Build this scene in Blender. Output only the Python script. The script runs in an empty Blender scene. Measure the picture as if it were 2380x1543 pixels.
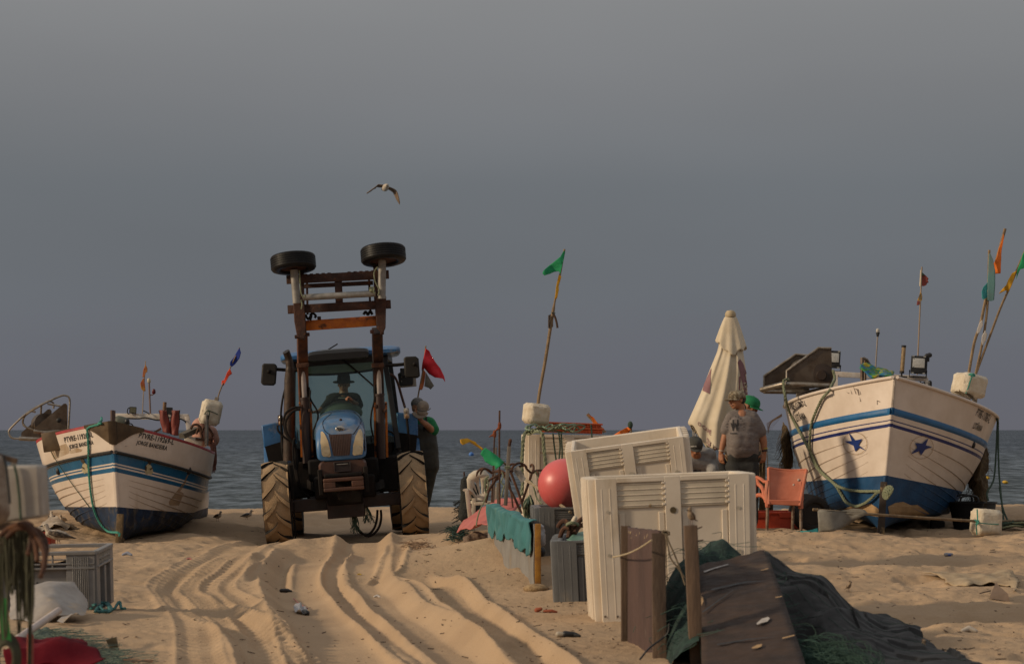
import bpy, bmesh, math, random
import numpy as np
from mathutils import Vector, Matrix, Euler, Quaternion
from mathutils import noise as mn
SC = bpy.context.scene
COL = SC.collection
F = 5619.0          # focal length expressed in units of 1/2380 of the picture width
H = 1.45            # eye height
PI = math.pi
R = math.radians
rnd = random.Random(7)
def V(*a): return Vector(a)
def W(px, py, Y): return Vector(((px-1190)/F*Y, Y, H-(py-999)/F*Y))
def m(px, Y): return px*Y/F
def lerp(a, b, t): return a+(b-a)*t
def s2l(*c):
    return tuple(((x/255)/12.92 if x/255 <= .04045 else ((x/255+.055)/1.055)**2.4) for x in c)

# ---------- materials ----------
class NT:
    def __init__(s, nt): s.n = nt.nodes; s.l = nt.links; s.n.clear()
    def a(s, typ, **kw):
        nd = s.n.new(typ)
        for k, v in kw.items():
            if k.startswith('i_'):
                key = k[2:]
                key = int(key) if key.isdigit() else key.replace('_', ' ')
                if isinstance(v, bpy.types.NodeSocket): s.l.new(v, nd.inputs[key])
                else: nd.inputs[key].default_value = v
            else: setattr(nd, k, v)
        return nd
    def ramp(s, fac, stops, interp='LINEAR'):
        nd = s.n.new('ShaderNodeValToRGB'); cr = nd.color_ramp; cr.interpolation = interp
        while len(cr.elements) < len(stops): cr.elements.new(.5)
        for e, (p, c) in zip(cr.elements, stops):
            e.position = p; e.color = (c[0], c[1], c[2], 1) if not isinstance(c, (int, float)) else (c, c, c, 1)
        s.l.new(fac, nd.inputs[0]); return nd.outputs[0]
    def mix(s, fac, a, b, mode='MIX'):
        nd = s.n.new('ShaderNodeMix'); nd.data_type = 'RGBA'; nd.blend_type = mode
        for i, v in ((0, fac), (6, a), (7, b)):
            if isinstance(v, bpy.types.NodeSocket): s.l.new(v, nd.inputs[i])
            else: nd.inputs[i].default_value = v if i == 0 else (v[0], v[1], v[2], 1)
        return nd.outputs[2]
    def math(s, op, a, b=0.0):
        nd = s.n.new('ShaderNodeMath'); nd.operation = op
        for i, v in ((0, a), (1, b)):
            if isinstance(v, bpy.types.NodeSocket): s.l.new(v, nd.inputs[i])
            else: nd.inputs[i].default_value = v
        return nd.outputs[0]

MATS = {}
def mat(name, c1, c2=None, scale=6, rough=.6, metal=0., bump=0., bscale=60, spec=.4, con=(.38, .62), stains=(), stretch=None, trans=0., alpha=None, wave=None, sheen=0., coat=0., detail=6):
    """c1/c2 mottled by noise; stains = [(colour, scale, lo, hi[, stretch])]; wave = (scale, strength) bump stripes."""
    if name in MATS: return MATS[name]
    M = bpy.data.materials.new(name); M.use_nodes = True
    t = NT(M.node_tree)
    out = t.a('ShaderNodeOutputMaterial'); b = t.a('ShaderNodeBsdfPrincipled')
    t.l.new(b.outputs[0], out.inputs[0])
    tc = t.a('ShaderNodeTexCoord').outputs['Object']
    def crd(st):
        if not st: return tc
        return t.a('ShaderNodeMapping', i_Vector=tc, i_Scale=st).outputs[0]
    def noise(sc, st=None, det=detail):
        return t.a('ShaderNodeTexNoise', i_Vector=crd(st), i_Scale=sc, i_Detail=det, i_Roughness=.6).outputs[0]
    if c2 is None: c2 = tuple(x*.82 for x in c1)
    f = t.ramp(noise(scale, stretch), [(con[0], 0.), (con[1], 1.)])
    col = t.mix(f, c1, c2)
    for sd in stains:
        f2 = t.ramp(noise(sd[1], sd[4] if len(sd) > 4 else None), [(sd[2], 0.), (sd[3], 1.)])
        col = t.mix(f2, col, sd[0])
    t.l.new(col, b.inputs['Base Color'])
    rr = t.ramp(noise(scale*2.3), [(.3, max(.03, rough-.1)), (.7, min(1, rough+.12))])
    t.l.new(rr, b.inputs['Roughness'])
    b.inputs['Metallic'].default_value = metal
    b.inputs['Specular IOR Level'].default_value = spec
    if trans: b.inputs['Transmission Weight'].default_value = trans
    if coat: b.inputs['Coat Weight'].default_value = coat
    if sheen: b.inputs['Sheen Weight'].default_value = sheen
    if alpha is not None: b.inputs['Alpha'].default_value = alpha
    nrm = None
    if bump:
        nrm = t.a('ShaderNodeBump', i_Strength=bump, i_Distance=.02, i_Height=noise(bscale, stretch, 4)).outputs[0]
    if wave:
        wv = t.a('ShaderNodeTexWave', i_Vector=crd(wave[2] if len(wave) > 2 else None), i_Scale=wave[0], i_Distortion=1.5)
        nb = t.a('ShaderNodeBump', i_Strength=wave[1], i_Distance=.01, i_Height=wv.outputs[1])
        if nrm: t.l.new(nrm, nb.inputs['Normal'])
        nrm = nb.outputs[0]
    if nrm: t.l.new(nrm, b.inputs['Normal'])
    MATS[name] = M
    return M

# ---------- polyline tools ----------
def cat(pts, per=6, closed=False):
    pts = [Vector(p) for p in pts]; n = len(pts)
    if n < 3: return pts
    out = []
    rng = n if closed else n-1
    for i in range(rng):
        p0 = pts[(i-1) % n] if (closed or i > 0) else pts[0]*2-pts[1]
        p1 = pts[i]; p2 = pts[(i+1) % n]
        p3 = pts[(i+2) % n] if (closed or i+2 < n) else pts[-1]*2-pts[-2]
        for k in range(per):
            t = k/per
            out.append(.5*((2*p1)+(p2-p0)*t+(2*p0-5*p1+4*p2-p3)*t*t+(3*p1-p0-3*p2+p3)*t**3))
    if not closed: out.append(pts[-1])
    return out
def resample(pts, step):
    L = [0.]
    for a, b in zip(pts, pts[1:]): L.append(L[-1]+(b-a).length)
    n = max(2, int(L[-1]/step)+1); out = []; j = 0
    for i in range(n):
        d = L[-1]*i/(n-1)
        while j < len(L)-2 and L[j+1] < d: j += 1
        seg = L[j+1]-L[j]
        out.append(pts[j].lerp(pts[j+1], 0 if seg < 1e-9 else (d-L[j])/seg))
    return out
def frames(pts, closed=False):
    n = len(pts); T = []
    for i in range(n):
        a = pts[(i-1) % n] if (closed or i > 0) else pts[i]
        b = pts[(i+1) % n] if (closed or i < n-1) else pts[i]
        d = b-a
        T.append(d.normalized() if d.length > 1e-9 else V(0, 0, 1))
    u = V(0, 0, 1) if abs(T[0].z) < .9 else V(0, 1, 0)
    N = (u-T[0]*u.dot(T[0])).normalized(); out = []
    for i in range(n):
        N = N-T[i]*N.dot(T[i])
        N = N.normalized() if N.length > 1e-6 else T[i].orthogonal().normalized()
        out.append((T[i], N, T[i].cross(N)))
    return out

# ---------- mesh builder ----------
class MB:
    def __init__(s): s.b = bmesh.new(); s.mi = 0; s.uv = s.b.loops.layers.uv.new('UVMap')
    def _f(s, vs):
        try: f = s.b.faces.new(vs)
        except ValueError: return None
        f.material_index = s.mi; f.smooth = True
        return f
    def box(s, c, size, rot=None, bevel=0., taper=1., shear=(0, 0)):
        M = Matrix.Translation(c) @ (rot.to_matrix().to_4x4() if isinstance(rot, (Euler, Quaternion)) else (rot.to_4x4() if rot is not None else Matrix()))
        hx, hy, hz = size[0]/2, size[1]/2, size[2]/2; vs = []
        for z in (-1, 1):
            k = taper if z < 0 else 1
            for x, y in ((-1, -1), (1, -1), (1, 1), (-1, 1)):
                vs.append(s.b.verts.new(M @ V(x*hx*k+shear[0]*z, y*hy*k+shear[1]*z, z*hz)))
        fs = [s._f([vs[i] for i in q]) for q in ((3, 2, 1, 0), (4, 5, 6, 7), (0, 1, 5, 4), (1, 2, 6, 5), (2, 3, 7, 6), (3, 0, 4, 7))]
        if bevel:
            es = list({e for f in fs for e in f.edges})
            r = bmesh.ops.bevel(s.b, geom=es, offset=bevel, segments=2, affect='EDGES', profile=.6)
            for f in r['faces']: f.material_index = s.mi; f.smooth = True
        return s
    def beam(s, p, q, w, h, bevel=0., up=(0, 0, 1)):
        p = Vector(p); q = Vector(q); d = q-p
        z = d.normalized(); u = Vector(up)
        if abs(z.dot(u)) > .95: u = V(0, 1, 0)
        x = u.cross(z).normalized(); y = z.cross(x)
        M = Matrix((x, y, z)).transposed()
        return s.box((p+q)/2, (w, h, d.length), M, bevel)
    def tube(s, pts, r, n=8, closed=False, caps=True, flat=1.):
        pts = [Vector(p) for p in pts]
        fr = frames(pts, closed); rings = []
        for i, (p, (T, N, B)) in enumerate(zip(pts, fr)):
            rr = r if isinstance(r, (int, float)) else (r[i] if isinstance(r, (list, tuple)) else r(i/(len(pts)-1)))
            rings.append([s.b.verts.new(p+(N*math.cos(2*PI*k/n)*flat+B*math.sin(2*PI*k/n))*rr) for k in range(n)])
        cnt = len(rings)
        for i in range(cnt if closed else cnt-1):
            a = rings[i]; b = rings[(i+1) % cnt]
            for k in range(n): s._f([a[k], a[(k+1) % n], b[(k+1) % n], b[k]])
        if caps and not closed: s._f(rings[0][::-1]); s._f(rings[-1])
        return s
    def rope(s, pts, r, pitch=None, strands=3, n=5, step=None):
        pitch = pitch or r*7; step = step or pitch/6
        c = resample(cat(pts, 8), step); fr = frames(c)
        for k in range(strands):
            q = []
            for i, (p, (T, N, B)) in enumerate(zip(c, fr)):
                a = 2*PI*(i*step/pitch+k/strands)
                q.append(p+(N*math.cos(a)+B*math.sin(a))*r*.5)
            s.tube(q, r*.56, n)
        return s
    def lathe(s, prof, n=24, M=None, caps=True, arc=None):
        M = M or Matrix(); rings = []
        for r, z in prof: rings.append([s.b.verts.new(M @ V(r*math.cos(2*PI*k/n), r*math.sin(2*PI*k/n), z)) for k in range(n)])
        for a, b in zip(rings, rings[1:]):
            for k in range(n): s._f([a[k], a[(k+1) % n], b[(k+1) % n], b[k]])
        if caps: s._f(rings[0][::-1]); s._f(rings[-1])
        return s
    def prism(s, poly, M=None, th=.02, bevel=0.):
        """poly: 2-D (x,z) points; extruded along local y from 0 to th."""
        M = M or Matrix()
        a = [s.b.verts.new(M @ V(x, 0, z)) for x, z in poly]; b = [s.b.verts.new(M @ V(x, th, z)) for x, z in poly]
        n = len(poly)
        fs = [s._f(a), s._f(b[::-1])]+[s._f([a[i], b[i], b[(i+1) % n], a[(i+1) % n]]) for i in range(n)]
        fs = [f for f in fs if f]
        for f in fs: f.smooth = False
        if bevel:
            r = bmesh.ops.bevel(s.b, geom=list({e for f in fs for e in f.edges}), offset=bevel, segments=2, affect='EDGES')
            for f in r['faces']: f.material_index = s.mi; f.smooth = True
        return s
    def slab(s, pts, d):
        """polygon of 3-D points thickened by vector d"""
        d = Vector(d)
        a = [s.b.verts.new(Vector(p)) for p in pts]; b = [s.b.verts.new(Vector(p)+d) for p in pts]; n = len(a)
        s._f(a); s._f(b[::-1])
        for i in range(n): s._f([a[i], b[i], b[(i+1) % n], a[(i+1) % n]])
        return s
    def grid(s, fn, nu, nv, cu=False, mif=None, flip=False):
        vs = [[s.b.verts.new(fn(i/nu, j/nv)) for j in range(nv+1)] for i in range(nu if cu else nu+1)]
        for i in range(nu):
            for j in range(nv):
                ii = (i+1) % nu if cu else i+1
                q = [vs[i][j], vs[ii][j], vs[ii][j+1], vs[i][j+1]]
                f = s._f(q[::-1] if flip else q)
                if f:
                    if mif: f.material_index = mif((i+.5)/nu, (j+.5)/nv)
                    uvs = [(i/nu, j/nv), ((i+1)/nu, j/nv), ((i+1)/nu, (j+1)/nv), (i/nu, (j+1)/nv)]
                    if flip: uvs = uvs[::-1]
                    for lp, uv in zip(f.loops, uvs): lp[s.uv].uv = uv
        return vs
    def ball(s, c, r, rot=None, seg=12):
        if isinstance(r, (int, float)): r = (r, r, r)
        M = Matrix.Translation(c) @ (rot.to_matrix().to_4x4() if rot is not None else Matrix()) @ Matrix.Diagonal((r[0], r[1], r[2], 1))
        s.lathe([(max(1e-4, math.sin(PI*k/seg)), -math.cos(PI*k/seg)) for k in range(seg+1)], seg*2, M)
        return s
    def cap(s, p, q, r1, r2=None, n=12, flat=1., fdir=None):
        """capsule from p to q"""
        r2 = r1 if r2 is None else r2
        p = Vector(p); q = Vector(q); d = q-p
        if d.length < 1e-6: d = V(0, 0, 1e-5)
        z = d.normalized(); x = Vector(fdir) if fdir else z.orthogonal()
        x = (x-z*x.dot(z)).normalized(); y = z.cross(x)
        M = Matrix((x, y, z)).transposed().to_4x4(); M.translation = p
        L = d.length; pr = []
        for k in range(6): a = PI/2*k/5; pr.append((max(1e-4, r1*math.sin(a)), -r1*math.cos(a)))
        for k in range(6): a = PI/2*k/5; pr.append((max(1e-4, r2*math.cos(a)), L+r2*math.sin(a)))
        M = M @ Matrix.Diagonal((flat, 1, 1, 1))
        s.lathe(pr, n, M)
        return s
    def limb(s, pts, rs, n=12, flat=1., fdir=None):
        for (p, q), (a, b) in zip(zip(pts, pts[1:]), zip(rs, rs[1:])): s.cap(p, q, a, b, n, flat, fdir)
        return s
    def build(s, name, mats, parent=None, loc=(0, 0, 0), rot=(0, 0, 0), sharp=40, bevel=0., solid=0., sub=0, voxel=0., smooth=0, flat=False, solid_off=-1):
        me = bpy.data.meshes.new(name)
        bmesh.ops.recalc_face_normals(s.b, faces=s.b.faces[:]) if not getattr(s, 'keepn', False) else None
        s.b.to_mesh(me); s.b.free()
        mats = mats if isinstance(mats, (list, tuple)) else [mats]
        for x in mats: me.materials.append(x)
        o = bpy.data.objects.new(name, me); COL.objects.link(o)
        o.location = loc; o.rotation_euler = rot
        if parent is not None: o.parent = parent
        if voxel:
            md = o.modifiers.new('m', 'REMESH'); md.mode = 'VOXEL'; md.voxel_size = voxel; md.use_smooth_shade = True
            if smooth:
                md = o.modifiers.new('s', 'SMOOTH'); md.factor = .5; md.iterations = smooth
        elif flat:
            me.shade_flat()
        else:
            me.set_sharp_from_angle(angle=R(sharp))
        if solid:
            md = o.modifiers.new('t', 'SOLIDIFY'); md.thickness = solid; md.offset = solid_off
        if bevel:
            md = o.modifiers.new('b', 'BEVEL'); md.width = bevel; md.segments = 2; md.limit_method = 'ANGLE'; md.angle_limit = R(50)
        if sub:
            md = o.modifiers.new('u', 'SUBSURF'); md.levels = sub; md.render_levels = sub
        return o

def tag(o, label, category, group=None, kind=None):
    if label: o['label'] = label
    if category: o['category'] = category
    if group: o['group'] = group
    if kind: o['kind'] = kind
    return o

class T:
    """a thing: an Empty at its base; p() turns a picture position at a real distance into its local frame"""
    def __init__(s, name, label, category, loc, rot=(0, 0, 0), group=None):
        o = bpy.data.objects.new(name, None); COL.objects.link(o)
        o.empty_display_size = .1; o.location = loc; o.rotation_euler = rot
        s.o = tag(o, label, category, group)
        s.M = Matrix.Translation(loc) @ Euler(rot).to_matrix().to_4x4(); s.I = s.M.inverted()
    def p(s, px, py, Y): return s.I @ W(px, py, Y)
    def w(s, v): return s.I @ Vector(v)
    def add(s, name, mb, mats, parent=None, **k): return mb.build(name, mats, parent or s.o, **k)

def solo(name, label, category, mb, mats, loc=(0, 0, 0), rot=(0, 0, 0), group=None, **k):
    return tag(mb.build(name, mats, None, loc, rot, **k), label, category, group)

def copytree(o, parent=None):
    c = o.copy(); COL.objects.link(c); c.parent = parent
    for ch in o.children: copytree(ch, c)
    return c

def patch(ctrl, sub=6, amp=0., freq=6., seed=0, fine=0.):
    """smooth cloth through a grid of control points (rows of Vectors), wrinkled by noise"""
    rows = [cat(r, sub) for r in ctrl]
    cols = list(zip(*rows)); cols = [cat(c, sub) for c in cols]
    nu = len(cols)-1; nv = len(cols[0])-1
    def fn(u, v):
        p = cols[round(u*nu)][round(v*nv)].copy()
        if amp:
            q = p*freq+V(seed, seed*2, 0)
            n = mn.noise_vector(q)*amp
            r = (1-abs(mn.noise(q*.7+V(9, 4, 2)))*2)*amp*.8
            p += V(n.x*.4, n.y, n.z*.7+r)
            if fine: p += mn.noise_vector(p*freq*4)*fine
        return p
    return fn, nu, nv

def text_mesh(body, size=1., xs=1., shear=0., bold=0., spacing=1., align='CENTER'):
    """list of (verts2d, faces) for a line of lettering; returns bmesh in the XY plane"""
    cu = bpy.data.curves.new('lettering', 'FONT'); cu.body = body; cu.size = size; cu.shear = shear
    cu.offset = bold; cu.space_character = spacing; cu.align_x = align; cu.resolution_u = 4; cu.fill_mode = 'FRONT'
    o = bpy.data.objects.new('lettering', cu); COL.objects.link(o)
    dg = bpy.context.evaluated_depsgraph_get()
    me = bpy.data.meshes.new_from_object(o.evaluated_get(dg))
    bpy.data.objects.remove(o); bpy.data.curves.remove(cu)
    b = bmesh.new(); b.from_mesh(me); bpy.data.meshes.remove(me)
    for v in b.verts: v.co.x *= xs
    return b
def add_text(mb, body, fn, **k):
    """maps lettering (normalised to its bounding box, 0..1) through fn(x,y)->Vector into mb"""
    b = text_mesh(body, **k)
    bmesh.ops.triangulate(b, faces=b.faces[:])
    xs = [v.co.x for v in b.verts]; ys = [v.co.y for v in b.verts]
    x0, x1, y0, y1 = min(xs), max(xs), min(ys), max(ys)
    vm = {v: mb.b.verts.new(fn((v.co.x-x0)/(x1-x0), (v.co.y-y0)/(y1-y0))) for v in b.verts}
    for f in b.faces: mb._f([vm[v] for v in f.verts])
    b.free()

from mathutils.geometry import tessellate_polygon
def tri_grid(pts, n=4):
    """2-D outline -> small triangles (handles concave outlines); returns points, faces"""
    P = [V(x, y, 0) for x, y in pts]; vs = {}; out = []; fs = []
    def add(p):
        k = (round(p.x, 3), round(p.y, 3))
        if k not in vs: vs[k] = len(out); out.append((p.x, p.y))
        return vs[k]
    for t in tessellate_polygon([P]):
        a, b, c = (P[i] if isinstance(i, int) else Vector(i) for i in t)
        g = {}
        for i in range(n+1):
            for j in range(n+1-i): g[i, j] = add(a+(b-a)*(i/n)+(c-a)*(j/n))
        for i in range(n):
            for j in range(n-i):
                fs.append((g[i, j], g[i+1, j], g[i, j+1]))
                if i+j < n-1: fs.append((g[i+1, j], g[i+1, j+1], g[i, j+1]))
    return out, [f for f in fs if len(set(f)) == 3]
# ================= setting: sand, sea, sky, sun, camera =================
def _h(ix, iy, seed):
    n = (ix.astype(np.int64)*374761393+iy.astype(np.int64)*668265263+seed*982451653) & 0xFFFFFFFF
    n = ((n ^ (n >> 13))*1274126177) & 0xFFFFFFFF
    n = n ^ (n >> 16)
    return (n & 0xFFFF)/65535.0
def vnoise(x, y, seed=0):
    ix = np.floor(x); iy = np.floor(y); fx = x-ix; fy = y-iy
    fx = fx*fx*fx*(fx*(fx*6-15)+10); fy = fy*fy*fy*(fy*(fy*6-15)+10)
    a = _h(ix, iy, seed); b = _h(ix+1, iy, seed); c = _h(ix, iy+1, seed); d = _h(ix+1, iy+1, seed)
    return (a*(1-fx)+b*fx)*(1-fy)+(c*(1-fx)+d*fx)*fy-.5
def fbm(x, y, sc, oc=3, seed=0):
    r = 0; a = 1.; x = x/sc; y = y/sc
    for i in range(oc):
        r = r+a*vnoise(x, y, seed+i*17); a *= .5; x = x*2.03+5.2; y = y*2.03+1.7
    return r
# picture positions of bare sand at known distances -> heights of the beach
CT = [(px, py, Y) for px, py, Y in [
 (275,1262,31.5),(60,1300,27.5),(300,1330,25),(450,1300,27),(100,1250,31),(480,1245,31.8),(60,1215,35),(520,1215,35.3),
 (640,1272,32.3),(655,1272,31.2),(967,1243,32.3),(810,1262,32.3),(650,1235,36),(960,1222,36),(800,1225,37),
 (560,1270,30),(640,1268,30.3),(690,1252,30.3),(735,1272,30.2),(790,1258,30.3),(830,1248,30.4),(900,1256,30.2),(960,1262,30),(1012,1243,31),
 (800,1350,24.5),(650,1345,25),(500,1360,24.3),(900,1335,25),(1000,1330,25),
 (1137,1252,26.6),(1158,1243,26.3),(1110,1262,27),(1060,1235,29),(1040,1262,28.6),(1190,1320,23.6),(1232,1375,21.8),(1120,1340,24),(1180,1400,21.2),
 (1260,1250,26),(1300,1395,20.7),(1392,1446,18.5),(1340,1425,19.4),(1450,1480,17.2),
 (1782,1232,29.5),(2050,1243,30),(2290,1243,30),(1740,1222,30.5),(1900,1230,29.6),(2350,1235,30.5),(2180,1215,33),(1700,1235,29),(1600,1240,28.5),(1450,1245,28.5),
 (2000,1350,22.5),(1850,1300,25.5),(2300,1350,22.6),(2150,1290,26),(2000,1450,18.2),(2300,1450,18.2),(1800,1450,18),
 (0,1543,15),(400,1543,15),(800,1543,15),(1200,1543,15),(1600,1543,15),(2000,1543,15),(2380,1543,15),(300,1420,19.5),(60,1420,19.3),(600,1440,18.8),(1000,1440,18.9),
 (0,1190,38),(400,1190,38),(800,1191,38.3),(1040,1191,38),(1400,1187,38),(1700,1184,38),(2000,1181,38),(2380,1177,38)]]
cp = []; cz = []
for px, py, Y in CT:
    p = W(px, py, Y); cp.append((p.x, p.y)); cz.append(p.z)
for x, y, z in [(-9,15,0),(9,15,0),(-6,10,0),(0,10,0),(6,10,0),(-12,28,0),(12,28,.16),(-16,38,.16),(16,38,.24)]:
    cp.append((x, y)); cz.append(z)
for x in (-18, -9, 0, 9, 18):
    cp += [(x, 43), (x, 50)]; cz += [-.05, -.75]
cp = np.array(cp, float); cz = np.array(cz, float)
def _tps(d2): return np.where(d2 > 1e-12, d2*np.log(d2+1e-12)*.5, 0.)
_n = len(cp)
_K = _tps(((cp[:, None]-cp[None])**2).sum(-1))+np.eye(_n)*.02
_P = np.c_[np.ones(_n), cp]
_A = np.block([[_K, _P], [_P.T, np.zeros((3, 3))]])
_w = np.linalg.solve(_A, np.r_[cz, np.zeros(3)])
def sstep(a, b, x):
    t = np.clip((x-a)/(b-a), 0, 1); return t*t*(3-2*t)
def base_z(X, Y):
    shp = np.shape(X); x = np.ravel(X).astype(float); y = np.ravel(Y).astype(float); out = np.empty(len(x))
    for i in range(0, len(x), 60000):
        xs = np.clip(x[i:i+60000], -18, 18); ys = np.clip(y[i:i+60000], 9, 50)
        d2 = (xs[:, None]-cp[:, 0])**2+(ys[:, None]-cp[:, 1])**2
        out[i:i+60000] = _tps(d2) @ _w[:_n]+_w[_n]+_w[_n+1]*xs+_w[_n+2]*ys
    far = sstep(39, 62, y)
    out = out*(1-far)+(-2.4)*far
    near = 1-sstep(6, 12, y)
    out = out*(1-near)
    side = sstep(13, 18, np.abs(x))*(1-far)
    return (out*(1-side)+.08*side).reshape(shp)
def on_ground(px, py):
    Y = (H)*F/(py-999)
    for _ in range(12):
        x = (px-1190)/F*Y
        Y = .5*Y+.5*(H-float(base_z(np.array([x]), np.array([Y]))[0]))*F/(py-999)
    return ((px-1190)/F*Y, Y)
RUTS = [  # picture path, half width (m), depth, ridge, tread period, tread height
 ([(640,1262),(560,1276),(500,1310),(440,1355),(446,1388),(520,1430),(610,1472),(660,1543),(690,1600)], .25, .035, .025, .26, .026),
 ([(600,1290),(545,1322),(505,1362),(540,1392),(600,1440),(640,1500),(660,1560)], .15, .025, .025, .25, .020),
 ([(500,1285),(430,1320),(380,1362),(400,1392),(450,1440),(470,1560)], .13, .018, .018, .24, .014),
 ([(735,1270),(712,1300),(704,1338),(724,1384),(771,1446),(838,1543),(870,1600)], .38, .105, .06, 0, 0),
 ([(640,1288),(628,1318),(620,1356)], .20, .06, .03, 0, 0),
 ([(800,1262),(778,1300),(772,1340),(800,1374),(880,1450),(985,1543),(1040,1600)], .10, .04, .03, 0, 0),
 ([(850,1252),(838,1290),(828,1335),(866,1378),(965,1457),(1090,1543),(1140,1600)], .30, .09, .05, 0, 0),
 ([(925,1262),(912,1300),(880,1342)], .12, .045, .03, .2, .01),
 ([(950,1325),(1010,1352),(1065,1392),(1128,1443),(1205,1500),(1262,1543),(1330,1600)], .17, .075, .05, .10, .02),
 ([(470,1400),(560,1450),(620,1510),(650,1580)], .20, .03, .02, .26, .024),
]
RW = []
for path, w, d, rg, per, ta in RUTS:
    q = [V(*on_ground(px, py), 0) for px, py in path]
    RW.append((np.array([(p.x, p.y) for p in cat(q, 5)]), w, d, rg, per, ta))
def ground_z(X, Y, detail=True):
    X = np.asarray(X, float); Y = np.asarray(Y, float); shp = X.shape
    x = X.ravel(); y = Y.ravel(); z = base_z(x, y)
    calm = np.ones(len(x))
    sel = np.where((y > 12) & (y < 34) & (np.abs(x) < 5))[0]
    for path, w, d, rg, per, ta in RW:
        if not len(sel): break
        px_, py_ = x[sel], y[sel]
        best = np.full(len(sel), 1e9); arc = np.zeros(len(sel)); sd = np.zeros(len(sel)); L = 0.
        for a, b in zip(path, path[1:]):
            dx, dy = b-a; l2 = dx*dx+dy*dy; ln = math.sqrt(l2)
            t = np.clip(((px_-a[0])*dx+(py_-a[1])*dy)/l2, 0, 1)
            ex = px_-(a[0]+t*dx); ey = py_-(a[1]+t*dy); D = ex*ex+ey*ey
            k = D < best
            best = np.where(k, D, best); arc = np.where(k, L+t*ln, arc); sd = np.where(k, np.sign(ex*dy-ey*dx), sd)
            L += ln
        wob = 1+.06*vnoise(arc*.7, sd*3.1, 5)+.04*vnoise(arc*5, sd*3.1, 6)
        dn = np.sqrt(best)/(w*wob)
        ends = sstep(.1, 1.3, arc)*sstep(0, .3, L-arc)
        prof = -d*(1-sstep(.55, 1.1, dn))+rg*np.exp(-np.abs(dn-1.2)/.20)*(1+.22*vnoise(arc*.8, sd*7, 9))
        if ta:
            tr = np.sin(2*PI*(arc/per+.25*np.abs(dn)))
            prof = prof+ta*np.clip(tr+.1, -.7, .8)*(1-sstep(.8, 1.15, dn))*(.6+.8*(vnoise(arc*1.1, sd, 3)+.5))
        z[sel] += prof*ends
        calm[sel] *= 1-.75*(1-sstep(1.0, 1.7, dn))*ends
    if detail:
        rough = (.42+.5*sstep(1.6, 3.0, x)+.35*sstep(-2.0, -3.2, x)*sstep(19, 21, y))*(1-.85*np.exp(-((x+.5)/2.0)**2-((y-22)/7)**2))
        lump = fbm(x, y, .62, 3, 3)
        pits = fbm(x, y, .42, 2, 40)
        z += calm*rough*(.066*lump-.15*np.clip(pits-.08, 0, 1)+.018*fbm(x, y, .13, 2, 11))
        z += calm*.014*fbm(x+.6*fbm(x, y, .8, 2, 60), y*.6, .16, 2, 30)*(.3+rough)
        z += .05*fbm(x, y, 2.6, 2, 71)*sstep(10, 14, y)*rough
        z += .006*fbm(x, y, .05, 2, 77)*calm
    return z.reshape(shp)
def gz(x, y): return float(ground_z(np.array([x]), np.array([y]))[0])
def put(px, py, Y=None):
    """point of the sand seen at a picture position"""
    if Y is None: x, Y = on_ground(px, py)
    else: x = (px-1190)/F*Y
    return V(x, Y, gz(x, Y))

def make_sand():
    u = np.r_[-np.geomspace(3, .27, 34), np.linspace(-.262, .262, 700), np.geomspace(.27, 3, 34)]
    y = np.r_[np.linspace(-45, 4, 14), np.linspace(5.5, 13.3, 40), np.geomspace(13.5, 34, 640), np.linspace(34.1, 41, 90), np.linspace(41.5, 70, 36), np.array([90, 140])]
    U, Y = np.meshgrid(u, y)
    X = U*np.maximum(Y, 14)
    Z = ground_z(X, Y)
    nr, nc = X.shape
    co = np.stack([X, Y, Z], -1).reshape(-1, 3)
    i = np.arange(nr*nc).reshape(nr, nc)
    q = np.stack([i[:-1, :-1], i[:-1, 1:], i[1:, 1:], i[1:, :-1]], -1).reshape(-1, 4)
    me = bpy.data.meshes.new('ground')
    me.vertices.add(len(co)); me.vertices.foreach_set('co', co.ravel())
    me.loops.add(q.size); me.loops.foreach_set('vertex_index', q.ravel())
    me.polygons.add(len(q)); me.polygons.foreach_set('loop_start', np.arange(0, q.size, 4))
    me.polygons.foreach_set('use_smooth', np.ones(len(q), bool))
    me.update(); me.validate()
    M = bpy.data.materials.new('sand'); M.use_nodes = True; t = NT(M.node_tree)
    out = t.a('ShaderNodeOutputMaterial'); b = t.a('ShaderNodeBsdfPrincipled', i_Roughness=.95)
    b.inputs['Specular IOR Level'].default_value = .15
    t.l.new(b.outputs[0], out.inputs[0])
    tc = t.a('ShaderNodeTexCoord').outputs['Object']
    n1 = t.a('ShaderNodeTexNoise', i_Vector=tc, i_Scale=.9, i_Detail=5.).outputs[0]
    n2 = t.a('ShaderNodeTexNoise', i_Vector=tc, i_Scale=90., i_Detail=3.).outputs[0]
    n3 = t.a('ShaderNodeTexNoise', i_Vector=tc, i_Scale=14., i_Detail=4.).outputs[0]
    c = t.mix(t.ramp(n1, [(.35, 0.), (.65, 1.)]), (.40, .282, .178), (.345, .240, .150))
    c = t.mix(t.ramp(n2, [(.60, 0.), (.75, .5)]), c, (.24, .15, .085))
    c = t.mix(t.ramp(n2, [(.24, .5), (.38, 0.)]), c, (.55, .42, .28))
    c = t.mix(t.ramp(n3, [(.66, 0.), (.78, .45)]), c, (.30, .19, .11))
    t.l.new(c, b.inputs['Base Color'])
    bp = t.a('ShaderNodeBump', i_Strength=.5, i_Distance=.012, i_Height=n2)
    bp2 = t.a('ShaderNodeBump', i_Strength=.35, i_Distance=.03, i_Height=n3, i_Normal=bp.outputs[0])
    t.l.new(bp2.outputs[0], b.inputs['Normal'])
    me.materials.append(M)
    o = bpy.data.objects.new('ground', me); COL.objects.link(o); o['kind'] = 'structure'
make_sand()

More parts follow.
